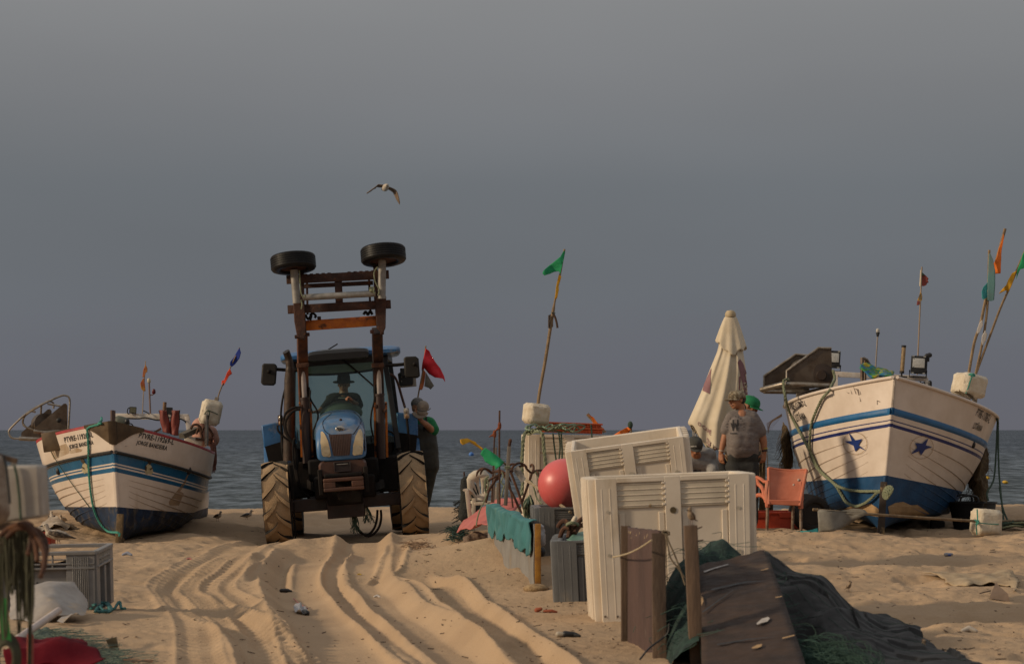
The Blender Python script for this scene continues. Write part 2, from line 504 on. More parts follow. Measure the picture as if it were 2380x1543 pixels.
def make_sea():
    mb = MB()
    ys = [44, 80, 160, 320, 700, 1500, 4000, 12000, 40000]
    vs = [[mb.b.verts.new((sx*max(200, y*1.2), y, -1.5)) for sx in (-1, -.3, .3, 1)] for y in ys]
    for a, b in zip(vs, vs[1:]):
        for k in range(3): mb._f([a[k], a[k+1], b[k+1], b[k]])
    M = bpy.data.materials.new('sea_water'); M.use_nodes = True; t = NT(M.node_tree)
    out = t.a('ShaderNodeOutputMaterial'); tc = t.a('ShaderNodeTexCoord').outputs['Object']
    def nz(sx, sy, sc, det):
        return t.a('ShaderNodeTexNoise', i_Vector=t.a('ShaderNodeMapping', i_Vector=tc, i_Scale=(sx, sy, 1)).outputs[0], i_Scale=sc, i_Detail=det, i_Roughness=.65).outputs[0]
    w1 = nz(1., .30, .8, 7.); w2 = nz(1., .30, 2.2, 4.); sw = nz(.05, .03, .5, 4.)
    y = t.a('ShaderNodeSeparateXYZ', i_0=tc).outputs[1]
    shal = t.a('ShaderNodeMapRange', i_0=y, i_1=70., i_2=420., i_3=0., i_4=1.).outputs[0]
    col = t.mix(shal, (.066, .078, .076), (.026, .034, .046))
    col = t.mix(t.ramp(w1, [(.36, 0.), (.60, 1.)]), t.mix(.6, col, (.004, .007, .010)), col)  # light and dark of the ripple facets mixed into the water colour
    col = t.mix(t.ramp(w2, [(.54, 0.), (.70, .7)]), col, (.13, .145, .15))
    col = t.mix(t.ramp(nz(.25, .12, 1., 4.), [(.70, 0.), (.73, .6)]), col, (.30, .31, .33))
    df = t.a('ShaderNodeBsdfDiffuse', i_Color=col); gl = t.a('ShaderNodeBsdfGlossy', i_Roughness=.28)
    gl.inputs[0].default_value = (.75, .82, .9, 1)
    fc = t.math('MULTIPLY', t.ramp(w1, [(.34, .05), (.50, .20), (.66, .46)]), t.ramp(sw, [(.3, .7), (.7, 1.15)]))
    b1 = t.a('ShaderNodeBump', i_Strength=.8, i_Distance=.5, i_Height=w1)
    t.l.new(b1.outputs[0], gl.inputs['Normal'])
    mx = t.a('ShaderNodeMixShader', i_0=fc, i_1=df.outputs[0], i_2=gl.outputs[0]); t.l.new(mx.outputs[0], out.inputs[0])
    o = mb.build('sea', M); o['kind'] = 'structure'
make_sea()

SUN_AZ, SUN_EL = 75., 21.     # degrees left of straight-behind-the-camera, elevation
def make_light():
    a = R(SUN_AZ); e = R(SUN_EL)
    d = V(-math.sin(a)*math.cos(e), -math.cos(a)*math.cos(e), math.sin(e))
    l = bpy.data.lights.new('sun', 'SUN'); l.energy = SUN_E; l.angle = R(5.); l.color = (1., .80, .56)
    o = bpy.data.objects.new('sun', l); COL.objects.link(o); o.location = d*60
    o.rotation_euler = d.to_track_quat('Z', 'Y').to_euler()
    w = bpy.data.worlds.new('World'); SC.world = w; w.use_nodes = True; t = NT(w.node_tree)
    out = t.a('ShaderNodeOutputWorld')
    sk = t.a('ShaderNodeTexSky'); sk.sky_type = 'NISHITA'; sk.sun_disc = False
    sk.sun_elevation = e; sk.sun_rotation = math.atan2(d.x, d.y); sk.dust_density = 3.; sk.air_density = 1.5
    bg1 = t.a('ShaderNodeBackground', i_Color=sk.outputs[0], i_Strength=.05*NISH)
    g = t.a('ShaderNodeTexCoord').outputs['Generated']
    z = t.a('ShaderNodeSeparateXYZ', i_0=g).outputs[2]
    hz = t.ramp(z, HAZE)
    n = t.a('ShaderNodeTexNoise', i_Vector=t.a('ShaderNodeMapping', i_Vector=g, i_Scale=(2., 2., 7.)).outputs[0], i_Scale=1.6, i_Detail=3.).outputs[0]
    hz = t.mix(1., hz, t.ramp(n, [(.25, .93), (.75, 1.07)]), 'MULTIPLY')
    bg2 = t.a('ShaderNodeBackground', i_Color=hz, i_Strength=1.)
    ad = t.a('ShaderNodeAddShader', i_0=bg1.outputs[0], i_1=bg2.outputs[0])
    t.l.new(ad.outputs[0], out.inputs[0])
SUN_E = 3.0
NISH = .12
HAZE = [(0., (.128, .129, .152)), (.02, (.126, .131, .157)), (.055, (.125, .138, .161)), (.10, (.133, .146, .166)), (.14, (.175, .179, .192)), (.18, (.218, .219, .226)), (.35, (.37, .36, .36)), (.7, (.46, .45, .445)), (1., (.46, .45, .445))]
make_light()
cam = bpy.data.cameras.new('camera'); co = bpy.data.objects.new('camera', cam); COL.objects.link(co)
co.location = (0, 0, H); co.rotation_euler = (PI/2, 0, 0)
cam.sensor_width = 36; cam.lens = 36*F/2380; cam.clip_end = 60000; cam.clip_start = .3
cam.shift_y = (999-771.5)/2380
cam.dof.use_dof = True; cam.dof.focus_distance = 40.; cam.dof.aperture_fstop = 5.6
SC.camera = co
vs_ = SC.view_settings; vs_.view_transform = 'Standard'; vs_.look = 'None'; vs_.exposure = 0; vs_.gamma = 1
vs_.use_curve_mapping = False
# ================= boats =================
from mathutils.bvhtree import BVHTree
class Hit:
    """finds where a line of sight meets a built surface, so that paint, straps and ropes can be laid on that surface"""
    def __init__(s, o, fr):
        dg = bpy.context.evaluated_depsgraph_get(); dg.update()
        e = o.evaluated_get(dg); me = e.to_mesh()
        b = bmesh.new(); b.from_mesh(me); s.t = BVHTree.FromBMesh(b); b.free(); e.to_mesh_clear(); s.f = fr
    def __call__(s, px, py, off=.006):
        o = s.f.I @ V(0, 0, H); d = ((s.f.I @ W(px, py, 30.))-o).normalized()
        h = s.t.ray_cast(o, d)
        if h[0] is None:
            q = s.t.find_nearest(o+d*30)
            h = s.t.find_nearest(o+d*((q[0]-o).dot(d)))
        n = h[1] if h[1].dot(d) < 0 else -h[1]
        return h[0]+n*off
def quad(h, c, off=.006):
    """unit square -> picture quadrilateral (bl, br, tr, tl) -> surface"""
    def fn(x, y):
        a = lerp(c[0][0], c[1][0], x), lerp(c[0][1], c[1][1], x); b = lerp(c[3][0], c[2][0], x), lerp(c[3][1], c[2][1], x)
        return h(lerp(a[0], b[0], y), lerp(a[1], b[1], y), off)
    return fn
def decal_poly(mb, pts, h, off=.006, sub=3):
    vs, fs = tri_grid(pts, sub+2)
    vm = [mb.b.verts.new(h(x, y, off)) for x, y in vs]
    for f in fs: mb._f([vm[i] for i in f])

white_paint = mat('white_boat_paint', (.62,.53,.45), (.55,.46,.38), 3, .38, stains=[((.36,.25,.14), 2.2, .66, .86, (1,1,.35)), ((.30,.24,.18), 24, .70, .80)], bump=.06, bscale=9, spec=.5)
dirty_white = mat('stained_white_paint', (.60,.50,.40), (.50,.38,.26), 3, .5, stains=[((.30,.17,.07), 3.5, .50, .72, (1,1,.22)), ((.22,.13,.06), 9, .66, .76, (1,1,.4))])
blue_paint = mat('blue_boat_paint', (.009,.098,.205), (.008,.078,.165), 4, .34, stains=[((.10,.20,.28), 16, .70, .82)], spec=.5)
blue_b = mat('bright_blue_boat_paint', (.012,.105,.25), (.010,.085,.21), 4, .36, stains=[((.25,.28,.30), 18, .72, .80)], spec=.5)
navy_paint = mat('navy_line_paint', (.012,.022,.12), None, 6, .4)
anti_a = mat('worn_dark_blue_bottom_paint', (.010,.030,.075), (.008,.013,.026), 4, .6, stains=[((.11,.085,.055), 9, .50, .68, (1,1,.45)), ((.03,.085,.17), 7, .60, .72, (1,1,.4))], bump=.2, bscale=20)
anti_b = mat('blue_bottom_paint', (.008,.058,.145), (.005,.04,.105), 5, .5, stains=[((.20,.16,.11), 12, .70, .78)], bump=.1)
worn_b = mat('bare_sandy_hull', (.36,.235,.12), (.28,.18,.09), 6, .8, bump=.2)
red_paint = mat('red_rim_paint', (.32,.02,.02), (.22,.02,.02), 6, .45)
black_rub = mat('black_rubber', (.012,.012,.012), (.028,.024,.02), 9, .6)
brown_plate = mat('tarnished_steel_plate', (.105,.072,.042), (.065,.045,.028), 4, .42, metal=.55, stains=[((.16,.10,.055), 5, .6, .8)])
steel = mat('dull_stainless_steel', (.135,.105,.08), (.09,.066,.048), 5, .38, metal=.6, stains=[((.06,.035,.02), 4, .55, .75)], bump=.1, bscale=30)
steel_pipe = mat('steel_pipe', (.30,.27,.23), (.20,.16,.12), 12, .35, metal=.7)
rusty = mat('rusty_iron', (.085,.036,.018), (.045,.020,.012), 14, .85, bump=.4, bscale=50, stains=[((.15,.06,.02), 22, .6, .72)])
wood_pole = mat('bamboo_pole', (.24,.165,.09), (.15,.10,.055), 14, .7, bump=.2)
deck_grey = mat('grey_deck_paint', (.16,.16,.15), None, 6, .7)
white_metal = mat('white_painted_metal', (.58,.53,.47), (.48,.40,.32), 10, .45, stains=[((.25,.10,.03), 12, .66, .76)])
lamp_black = mat('black_plastic', (.014,.014,.015), None, 9, .5)
lamp_glass = mat('lamp_glass', (.42,.42,.40), (.32,.32,.31), 30, .2, spec=.6)
foam = mat('weathered_foam_block', (.60,.53,.42), (.50,.42,.31), 12, .85, bump=.5, bscale=28, stains=[((.20,.13,.07), 7, .64, .78)])
letter_black = mat('black_lettering_paint', (.02,.016,.016), None, 6, .5)
rope_green = mat('green_rope_fibre', (.035,.20,.155), (.06,.26,.20), 40, .8)
rope_pale = mat("faded_green_rope_fibre", (.20,.215,.135), (.135,.15,.09), 40, .85)
rope_dark = mat('dark_green_rope_fibre', (.045,.075,.05), (.025,.045,.03), 40, .85)
net_brown = mat('brown_fishing_net', (.10,.066,.03), (.06,.038,.018), 18, .95, bump=.6, bscale=60)
net_green = mat('green_fishing_net', (.035,.07,.055), (.02,.04,.032), 20, .95, bump=.6, bscale=80)

seam_paint = mat('grimy_plank_shadow_line', (.40,.31,.24), (.30,.22,.16), 8, .6)  # darker, dirty tint that also draws the shadow line under each plank
class Hull:
    def __init__(s, rows, L, tm, y0, lean=0.):
        s.lean = lean; s.r = np.array(rows, float); s.L = L; s.tm = tm; s.y0 = y0
    def par(s, v):
        n = len(s.r)-1; i = min(int(v), n-1); f = v-i
        a = s.r[i]; b = s.r[i+1]
        pm = s.r[max(i-1, 0)] if i > 0 else 2*a-b; pp = s.r[i+2] if i+2 <= n else 2*b-a
        k = .5*((2*a)+(b-pm)*f+(2*pm-5*a+4*b-pp)*f*f+(3*a-pm-3*b+pp)*f**3)
        l = a+(b-a)*f
        return l*.45+k*.55
    def pt(s, t, v, side):
        zs, bm, zm, bs, zt, p = s.par(v)
        ys = s.y0*(1-min(1, zs/1.5))
        if t < s.tm:
            q = t/s.tm
            b = bm*(1-(1-q)**p); z = zs+(zm-zs)*(1-(1-q)**1.7)
        else:
            q = (t-s.tm)/(1-s.tm)
            b = lerp(bm, bs, q*q*(1.6-.6*q)); z = zm+(zt-zm)*q
        b = max(b, .028)
        return V(side*b+s.lean*z, ys+t*(s.L-ys), z)
def build_hull(th, hull, vlist, bands, mats, nt=54, name='hull'):
    mb = MB()
    def fn(side):
        def g(u, w):
            j = w*(len(vlist)-1); return hull.pt((u**1.5), vlist[round(j)], side)
        return g
    def mif(u, w):
        j = int(w*(len(vlist)-1)); v = (vlist[j]+vlist[j+1])/2
        for hi, k in bands:
            if v < hi: return k
        return bands[-1][1]
    for side in (-1, 1): mb.grid(fn(side), nt, len(vlist)-1, mif=mif)
    # transom
    for side in (-1, 1):
        def tr(u, w, side=side):
            p = hull.pt(1., vlist[round(w*(len(vlist)-1))], side); p.x *= u; return p
        mb.grid(tr, 3, len(vlist)-1, mif=mif)
    bmesh.ops.remove_doubles(mb.b, verts=mb.b.verts[:], dist=.002)
    h = th.add(name, mb, mats, sharp=38, solid=.045)
    return h
def ridges(th, hull, specs, mats, r=.011, nm='plank_edge', vsplit=4.):
    for k, (va, vb, t0, t1, mi) in enumerate(specs):
        for side in (-1, 1):
            runs = {0: [], 1: []}; n = 40
            for i in range(n+1):
                q = i/n; t = lerp(t0, t1, q); v = va+(vb-va)*(q**.85)
                a = hull.pt(t, v, side); b = hull.pt(t, v+.02, side); c = hull.pt(t+.005, v, side)
                nrm = (b-a).cross(c-a); nrm = nrm.normalized() if nrm.length > 1e-9 else V(side, 0, 0)
                if nrm.x*side < 0: nrm = -nrm
                runs[int(v > vsplit)].append((a+nrm*.001, r*min(1, .15+2*q)))
            mb = MB()
            for g in (0, 1):
                mb.mi = g
                if len(runs[g]) > 1: mb.tube([x[0] for x in runs[g]], [x[1] for x in runs[g]], 6)
            th.add(nm, mb, mats)
def band_tube(th, hull, v, r, mt, name, t0=0., t1=1., flat=1., n=44):
    for side in (-1, 1):
        pts = []
        for i in range(n+1):
            t = lerp(t0, t1, (i/n)**1.5); p = hull.pt(t, v, side); p.x += side*r*.35*min(1, t*30); p.y -= r*.5*max(0, 1-t*12); pts.append(p)
        mb = MB(); mb.tube(pts, r, 8, flat=flat); th.add(name, mb, mt)
def deck(th, hull, v, mt):
    mb = MB()
    def fn(u, w):
        p = hull.pt(.02+.97*u**1.3, v, 1); return V((2*w-1)*(p.x-.04), p.y, p.z)
    mb.grid(fn, 30, 4); th.add('deck', mb, mt)

def flag(th, name, pts, Y, mt, amp=.03, parent=None, label=None, seed=0, fq=7.):
    """cloth polygon given by its outline at its real distance, rippled in depth"""
    mb = MB(); vs, fs = tri_grid(pts, 7)
    o0 = th.p(pts[0][0], pts[0][1], Y)
    vm = []
    for x, y in vs:
        c = th.p(x, y, Y); q = c.copy(); d = min(1, (q-o0).length*4)
        q += V(mn.noise(c*fq*.6+V(seed, 3, 1))*amp*.35*d, (math.sin((c.x+c.z*.6)*fq*3+seed)+mn.noise(c*fq+V(seed, 0, 0)))*amp*d, mn.noise(c*fq*.8+V(seed, 8, 1))*amp*.3*d)
        vm.append(mb.b.verts.new(q))
    for f in fs: mb._f([vm[i] for i in f])
    o = th.add(name, mb, mt, parent=parent, sharp=80, solid=.004)
    if label: o['label'] = label
    return o
def cloth_mat(name, c, c2=None, **k): return mat(name, c, c2, 9, .75, bump=.15, bscale=40, **k)
fl_red = cloth_mat('red_flag_cloth', (.50,.008,.018)); fl_orange = cloth_mat('orange_flag_cloth', (.75,.17,.015)); fl_blue = cloth_mat('blue_flag_cloth', (.012,.035,.26))
fl_green = cloth_mat('green_flag_cloth', (.008,.26,.10)); fl_yellow = cloth_mat('yellow_flag_cloth', (.58,.30,.012)); fl_teal = cloth_mat('teal_flag_cloth', (.04,.30,.31)); fl_faded = cloth_mat('faded_red_cloth', (.27,.06,.05), (.17,.04,.035))
fl_vermilion = cloth_mat('vermilion_flag_cloth', (.66,.055,.018)); fl_dgreen = cloth_mat('dark_green_flag_cloth', (.02,.05,.03))
fl_grey = cloth_mat('grey_sailcloth', (.20,.19,.165), (.15,.14,.12))

def foam_block(th, name, c, size, rot=(0, 0, 0), parent=None, seed=0):
    mb = MB(); mb.box(c, size, Euler(rot), .0)
    bmesh.ops.subdivide_edges(mb.b, edges=mb.b.edges[:], cuts=7, use_grid_fill=True)
    cc = Vector(c)
    for v in mb.b.verts:
        d = v.co-cc; q = Euler(rot).to_matrix().inverted() @ d
        k = Vector((q.x/size[0]*2, q.y/size[1]*2, q.z/size[2]*2))
        e = sorted((abs(k.x), abs(k.y), abs(k.z)))
        rnd_ = max(0, e[1]-.72)*max(0, e[2]-.72)*2.2
        v.co = cc+d*(1-rnd_)+mn.noise_vector(v.co*14+V(seed, 0, 0))*.008
    return th.add(name, mb, foam, parent=parent, sharp=60)
def wrap(th, name, pts, r, mt, parent=None):
    mb = MB(); mb.rope([Vector(p) for p in pts], r, step=r*2) ; return th.add(name, mb, mt, parent=parent)
def wire(th, name, pts, r, mt, parent=None, n=6, per=6):
    mb = MB(); mb.tube(cat(pts, per), r, n); return th.add(name, mb, mt, parent=parent)

# ---------------- left boat ----------------
def c1(x, y): return (x*.3201, 784.4+y*.3201)
def c8(x, y): return (87.2+x*.2071, 958.7+y*.2071)
def left_boat():
    O = W(276, 1262, 31.5); O.z -= .02
    b = T('fishing_boat', 'white and blue wooden boat with a red rim, bow aground beside the tractor', 'boat', O, (0, R(3.0), R(5.0)), None)
    hull = Hull([(1.60,1.225,1.245,1.0,1.20,2.5),(1.235,1.145,.905,.92,.86,2.45),(1.185,1.115,.86,.90,.81,2.4),(.945,1.05,.655,.98,.60,2.3),(.49,.90,.385,.95,.34,2.15),(.20,.66,.15,.88,.17,1.9),(.0,.05,.05,.05,.08,1.2)], 6.0, .40, .10, -.108)
    vl = [0,.10,.35,.6,.8,1,2,2.3,2.57,2.645,2.72,2.80,2.9,3,3.25,3.5,3.75,4,4.25,4.5,4.75,5,5.25,5.5,5.75,6]
    bands = [(.10,1),(2,0),(2.57,2),(2.645,0),(2.72,2),(2.80,0),(3,2),(4,0),(9,3)]
    h = build_hull(b, hull, vl, bands, [white_paint, red_paint, blue_paint, anti_a])
    hit = Hit(h, b)
    band_tube(b, hull, 1.5, .022, black_rub, 'rub_strake')
    ridges(b, hull, [(3.17,3.40,.03,.42,0),(3.34,3.75,.03,.42,0),(3.50,4.25,.03,.42,0),(3.66,4.6,.03,.42,0),(3.88,4.95,.03,.42,0),(4.25,5.2,.05,.42,1)], [seam_paint, anti_a], .010)
    deck(b, hull, .75, deck_grey)
    mb = MB(); mb.box((0, .0, .18), (.085, .17, .44), Euler((R(-6), 0, 0)), .012); mb.box((0, 3, .02), (.08, 6, .12), None, .01)
    b.add('keel', mb, mat('sandy_keel_timber', (.20,.13,.06), (.05,.035,.02), 8, .8, bump=.3))
    for sx, y in ((-.55, 3.4), (.62, 2.6), (.66, 4.6)):
        mb = MB(); mb.box((sx, y, -.03), (.16, .5, .28), None, .02); b.add('support_block', mb, mat('dark_timber_block', (.03,.022,.016), None, 8, .8))
    # bow plate
    mb = MB(); t1 = .056
    def bp(u, w):
        s = 2*u-1; a = abs(s); vlow = .70*(1-a)**.8*(.7+.3*math.cos(a*PI))+.12
        p = hull.pt(max(.0005, a*t1), w*vlow-.02, 1 if s >= 0 else -1)
        n = V(math.copysign(.75, s) if a > .02 else 0, -.7, 0)
        return p+n*(.014 if a > .08 else .03)
    mb.grid(bp, 40, 10); b.add('bow_plate', mb, brown_plate, sharp=50)
    # lettering
    for nm, body, c in (('registration_number', 'PTVRE-119269-L', [c8(1130,280),c8(1520,362),c8(1540,300),c8(1150,222)]), ('boat_name', 'JORGE BANDEIRA', [c8(1100,365),c8(1440,440),c8(1462,375),c8(1118,308)]),
                        ('registration_number', 'PTVRE-119269-L', [c8(310,338),c8(628,275),c8(616,212),c8(296,275)]), ('boat_name', 'JORGE BANDEIRA', [c8(365,425),c8(634,368),c8(622,308),c8(350,362)])):
        mb = MB(); add_text(mb, body, quad(hit, c, .005), bold=.022, spacing=1.08); b.add(nm, mb, letter_black, sharp=180)
    # painted figures on the bow
    cream = mat('cream_figure_paint', (.40,.35,.22), (.30,.25,.15), 30, .5); dk = mat('brown_figure_paint', (.05,.035,.02), None, 30, .5)
    for f in (lambda x, y: (1247+(x)*1.0, 610+y), lambda x, y: (535-x*.95+(y*.25), 600+y)):
        mb = MB()
        decal_poly(mb, [c8(*f(*q)) for q in [(-28,-20),(-5,-40),(22,-20),(40,20),(48,55),(28,85),(0,72),(-22,80),(-45,60),(-40,20)]], hit, .006, 2)
        mb.mi = 1
        decal_poly(mb, [c8(*f(*q)) for q in [(-15,-50),(-2,-82),(24,-84),(34,-62),(22,-36),(6,-26)]], hit, .008, 2)
        decal_poly(mb, [c8(*f(*q)) for q in [(-45,-8),(-36,-24),(-24,6),(-30,40),(-42,36)]], hit, .009, 1)
        decal_poly(mb, [c8(*f(*q)) for q in [(8,18),(34,2),(44,14),(10,36)]], hit, .009, 1)
        b.add('painted_figure', mb, [cream, dk], sharp=180)
    # rust run on the far side of the hull, and scuppers
    mb = MB(); decal_poly(mb, [c8(*q) for q in [(1690,660),(1702,668),(1660,790),(1600,880),(1640,905),(1585,1040),(1480,1040),(1470,1000),(1530,920),(1560,880),(1640,780)]], hit, .004, 4)
    rm = mat('rust_stain', (.33,.17,.05), (.26,.12,.03), 8, .7); b.add('rust_stain', mb, mat('rust_run', (.30,.15,.04), (.36,.22,.10), 6, .7, alpha=.5), sharp=180)
    mb = MB(); decal_poly(mb, [c1(*q) for q in [(352,790),(385,800),(480,768),(500,800),(505,838),(430,868),(392,885),(372,840)]], hit, .003, 4); decal_poly(mb, [c1(*q) for q in [(505,820),(560,800),(600,812),(590,828),(512,842)]], hit, .003, 3); b.add('weather_stain', mb, mat('brown_weather_stain', (.34,.22,.11), (.56,.47,.36), 3, .7, alpha=.6, stretch=(1,1,.3)), sharp=180)
    for q in ((1700,650), (236,655)):
        mb = MB(); x, y = c8(*q); mb.ball(hit(x, y, 0), (.035, .03, .055)); b.add('scupper', mb, letter_black)
    # mooring rope over the bow
    pts = [c1(738,580),c1(740,605),c1(726,622),c1(690,626),c1(662,632),c1(648,655),c1(645,700),c1(650,790),c1(652,880),c1(655,980),c1(664,1080),c1(680,1190),c1(705,1280),c1(745,1355),c1(795,1398)]
    P = [b.p(236, 970, 32.2), b.p(236, 977, 32.1)]+[hit(x, y, .022) for x, y in pts[2:]]+[b.p(272, 1237, 31.35), b.p(278, 1240, 31.3), b.p(277, 1246, 31.28)]
    ro = wrap(b, 'bow_rope', P, .017, rope_green); ro['label'] = 'bright green rope hanging down the bow'
    wire(b, 'thin_line', [hit(*c1(345,712), .05), hit(*c1(400,850), .03), hit(*c1(520,1040), .02), hit(*c1(655,1230), .01)], .006, rope_dark)
    # net hauler on the left gunwale
    Y = 33.3
    k = MB(); k.box(hit(*c1(412,748), -.01), (.42, .05, .26), Euler((0, R(-12), R(-18))), .01); nh = b.add('net_hauler', k, brown_plate)
    P2 = lambda x, y, yy: b.p(*c1(x, y), yy)
    for pl, yy in (([(252,668),(258,650),(462,480),(478,478),(489,492),(489,672)], Y-.34), ([(153,738),(155,690),(345,522),(362,518),(374,532),(374,690),(330,738)], Y+.25)):
        mb = MB(); mb.slab([P2(x, y, yy) for x, y in pl], (0, .025, 0)); b.add('side_plate', mb, steel, parent=nh, sharp=30)
    mb = MB(); a = P2(325, 622, Y-.12); c_ = P2(300, 625, Y+.24); mb.beam(a, c_, .05, .05); d = (c_-a).normalized()
    M = d.to_track_quat('Z', 'Y').to_matrix().to_4x4(); M.translation = a
    mb.lathe([(.03,0),(.14,.0),(.14,.03),(.10,.12),(.09,.2),(.11,.28),(.14,.36),(.14,.39),(.03,.39)], 24, M); b.add('drum', mb, steel, parent=nh)
    mb = MB(); mb.ball(P2(425, 600, Y-.36), (.032, .03, .032)); b.add('hub', mb, black_rub, parent=nh)
    for pts in ([(150,733,0),(90,728,0),(66,695,0),(80,655,0),(200,545,0),(330,470,.1),(365,462,.2),(388,478,.25),(388,515,.25)], [(172,640,.1),(166,605,.05),(190,560,0),(300,490,-.1),(430,428,-.1),(480,422,-.1),(506,450,-.1),(503,560,-.1),(497,668,-.1)],
                [(140,732,0),(250,736,0),(360,730,0)], [(245,678,-.2),(330,688,-.2),(478,680,-.2)], [(345,480,-.1),(440,497,-.1)], [(300,495,-.1),(295,590,0)], [(170,625,0),(190,650,0),(248,672,0)], [(215,530,0),(258,540,0)]):
        r = .02 if len(pts) in (9, 3) and pts[0][1] < 700 else .014
        mb = MB(); mb.tube(cat([P2(x, y, Y+.05+z) for x, y, z in pts], 5), .028 if pts[0][1] in (732, 678) else .014, 8); b.add('guard_rail', mb, steel_pipe, parent=nh)
    # bow bollard, white gantry and its gear
    mb = MB(); mb.tube([P2(815, 625, 32.0), P2(815, 527, 32.0)], .026, 12); mb.tube([P2(831, 622, 32.05), P2(831, 530, 32.05)], .014, 8); b.add('bollard', mb, mat('brown_bollard', (.09,.055,.045), None, 9, .5))
    Yg = 35.2; g = MB(); g.beam(P2(835, 571, Yg), P2(1370, 576, Yg), .07, .085, .012); g.beam(P2(1358, 572, Yg), P2(1384, 745, Yg), .07, .08, .012); g.beam(P2(850, 571, Yg), P2(850, 700, Yg), .06, .06)
    g.beam(P2(1358, 575, Yg), P2(1358, 585, Yg+1.2), .06, .06); g.beam(P2(842, 571, Yg), P2(842, 580, Yg+1.2), .06, .06)
    ga = b.add('gantry', g, white_metal)
    for nm, pts, r, mt in (('cable', [(920,585),(1000,588),(1060,582),(1150,600),(1210,580),(1300,588),(1340,605),(1350,620)], .01, lamp_black), ('cable', [(940,555),(925,545),(930,515),(945,512)], .008, lamp_black), ('cable', [(1040,530),(1070,545),(1085,558)], .008, lamp_black)):
        wire(b, nm, [P2(x, y, Yg-.06) for x, y in pts], r, mt, parent=ga)
    for (x0, x1, y0, y1) in ((940,990,502,550), (1205,1253,506,555)):
        mb = MB(); w = m((x1-x0)*.3201, Yg); hh = m((y1-y0)*.3201, Yg)
        mb.box(P2((x0+x1)/2, (y0+y1)/2, Yg-.02), (w, .08, hh), None, .012); lp = b.add('work_lamp', mb, lamp_black)
        mb = MB(); mb.box(P2((x0+x1)/2, (y0+y1)/2, Yg-.066), (w*.82, .02, hh*.82)); b.add('lens', mb, mat('yellowed_lamp_lens', (.14,.13,.085), (.09,.085,.05), 40, .3) if x0 < 1000 else lamp_black, parent=lp)
        mb = MB(); mb.beam(P2((x0+x1)/2, y1, Yg), P2((x0+x1)/2, 568, Yg), .03, .03); b.add('bracket', mb, lamp_black, parent=lp)
    ms = MB(); ms.tube([P2(1092, 556, Yg), P2(1082, 325, Yg)], .013, 8); ms.tube(cat([P2(1088, 418, Yg), P2(1108, 415, Yg), P2(1117, 404, Yg)], 4), .009, 8); mo = b.add('light_mast', ms, mat('brownish_mast_paint', (.17,.11,.09), None, 9, .5))
    mb = MB(); mb.cap(P2(1082, 320, Yg), P2(1081, 306, Yg), .026, .024); b.add('mast_light', mb, mat('cream_light_cover', (.42,.36,.24), None, 9, .3), parent=mo)
    mb = MB(); mb.cap(P2(1117, 398, Yg), P2(1117, 384, Yg), .028, .025); b.add('mast_light', mb, mat('red_light_cover', (.09,.004,.006), None, 9, .3), parent=mo)
    fp = MB(); fp.tube([P2(1034, 556, Yg+.3), P2(1042, 400, Yg+.3), P2(1057, 170, Yg+.3)], .008, 6); fo = b.add('flag_staff', fp, mat('pale_staff', (.30,.22,.15), None, 9, .6))
    flag(b, 'flag', [c1(1057,195),c1(1071,225),c1(1070,250),c1(1060,255),c1(1048,290),c1(1034,290),c1(1040,235)], Yg+.28, mat('weathered_striped_cloth', (.24,.04,.025), (.40,.20,.03), 7, .8), .02, fo)
    flag(b, 'flag', [c1(1047,290),c1(1052,340),c1(1056,388),c1(1042,392),c1(1024,372),c1(1018,335),c1(1036,300)], Yg+.28, mat('yellow_red_cloth', (.42,.20,.03), (.30,.06,.03), 8, .8), .02, fo)
    # hanging red oilskins
    oil = mat('red_oilskin', (.19,.034,.022), (.13,.026,.018), 7, .6, bump=.2, bscale=14)
    for x0, x1, x2, x3, y1, y2 in ((1156,1212,1238,1186,528,695), (1247,1305,1290,1240,528,712)):
        mb = MB(); pp = [P2(x0, y1, 34.2), P2(x1, y1, 34.2), P2(x2, y2, 34.2), P2(x3, y2-10, 34.2)]
        def fo_(u, v):
            a = pp[0].lerp(pp[1], u); c = pp[3].lerp(pp[2], u); p = a.lerp(c, v)
            bulge = math.sin(PI*u); return p+V(.005*math.sin(v*9+u*4), -.05*bulge+.006*math.sin(u*9+v*5), .003*math.sin(u*7))
        mb.grid(fo_, 14, 20); o = b.add('oilskin_trouser_leg', mb, oil, solid=.03, solid_off=0)
        mb = MB(); mb.tube([fo_(0, k/8)+V(0, -.01, 0) for k in range(9)], .012, 6); mb.tube([fo_(1, k/8)+V(0, -.01, 0) for k in range(9)], .012, 6); b.add('trim', mb, lamp_black, parent=o)
    mb = MB(); mb.tube([P2(1193, 530, 34.3), P2(1197, 468, 34.3)], .026, 12); b.add('timber_post', mb, mat('brown_timber', (.16,.09,.045), (.10,.055,.03), 20, .7, stretch=(1,1,.2)))
    mb = MB(); mb.cap(P2(865, 610, 33.2), P2(900, 618, 33.2), .085, .08); b.add('green_drum', mb, mat('olive_grey_plastic', (.09,.095,.07), None, 9, .6))
    mb = MB(); mb.ball(P2(922, 608, 33.0), (.035, .05, .045)); b.add('motor', mb, lamp_black)
    wire(b, 'deck_line', [P2(905,620,33), P2(950,625,33), P2(965,640,33), P2(955,650,33)], .008, lamp_black)
    mb = MB(); mb.beam(P2(1320, 715, 34.3), P2(1430, 665, 34.6), .10, .07); b.add('oar', mb, mat('grey_oar_timber', (.10,.085,.065), None, 9, .8)); mb = MB(); mb.beam(P2(1120, 690, 34), P2(1170, 660, 34), .03, .03); b.add('handle', mb, rusty)
    mb = MB(); mb.box(P2(1405, 752, 34.6), (.25, .3, .12), None, .02); b.add('gunwale_box', mb, white_metal)
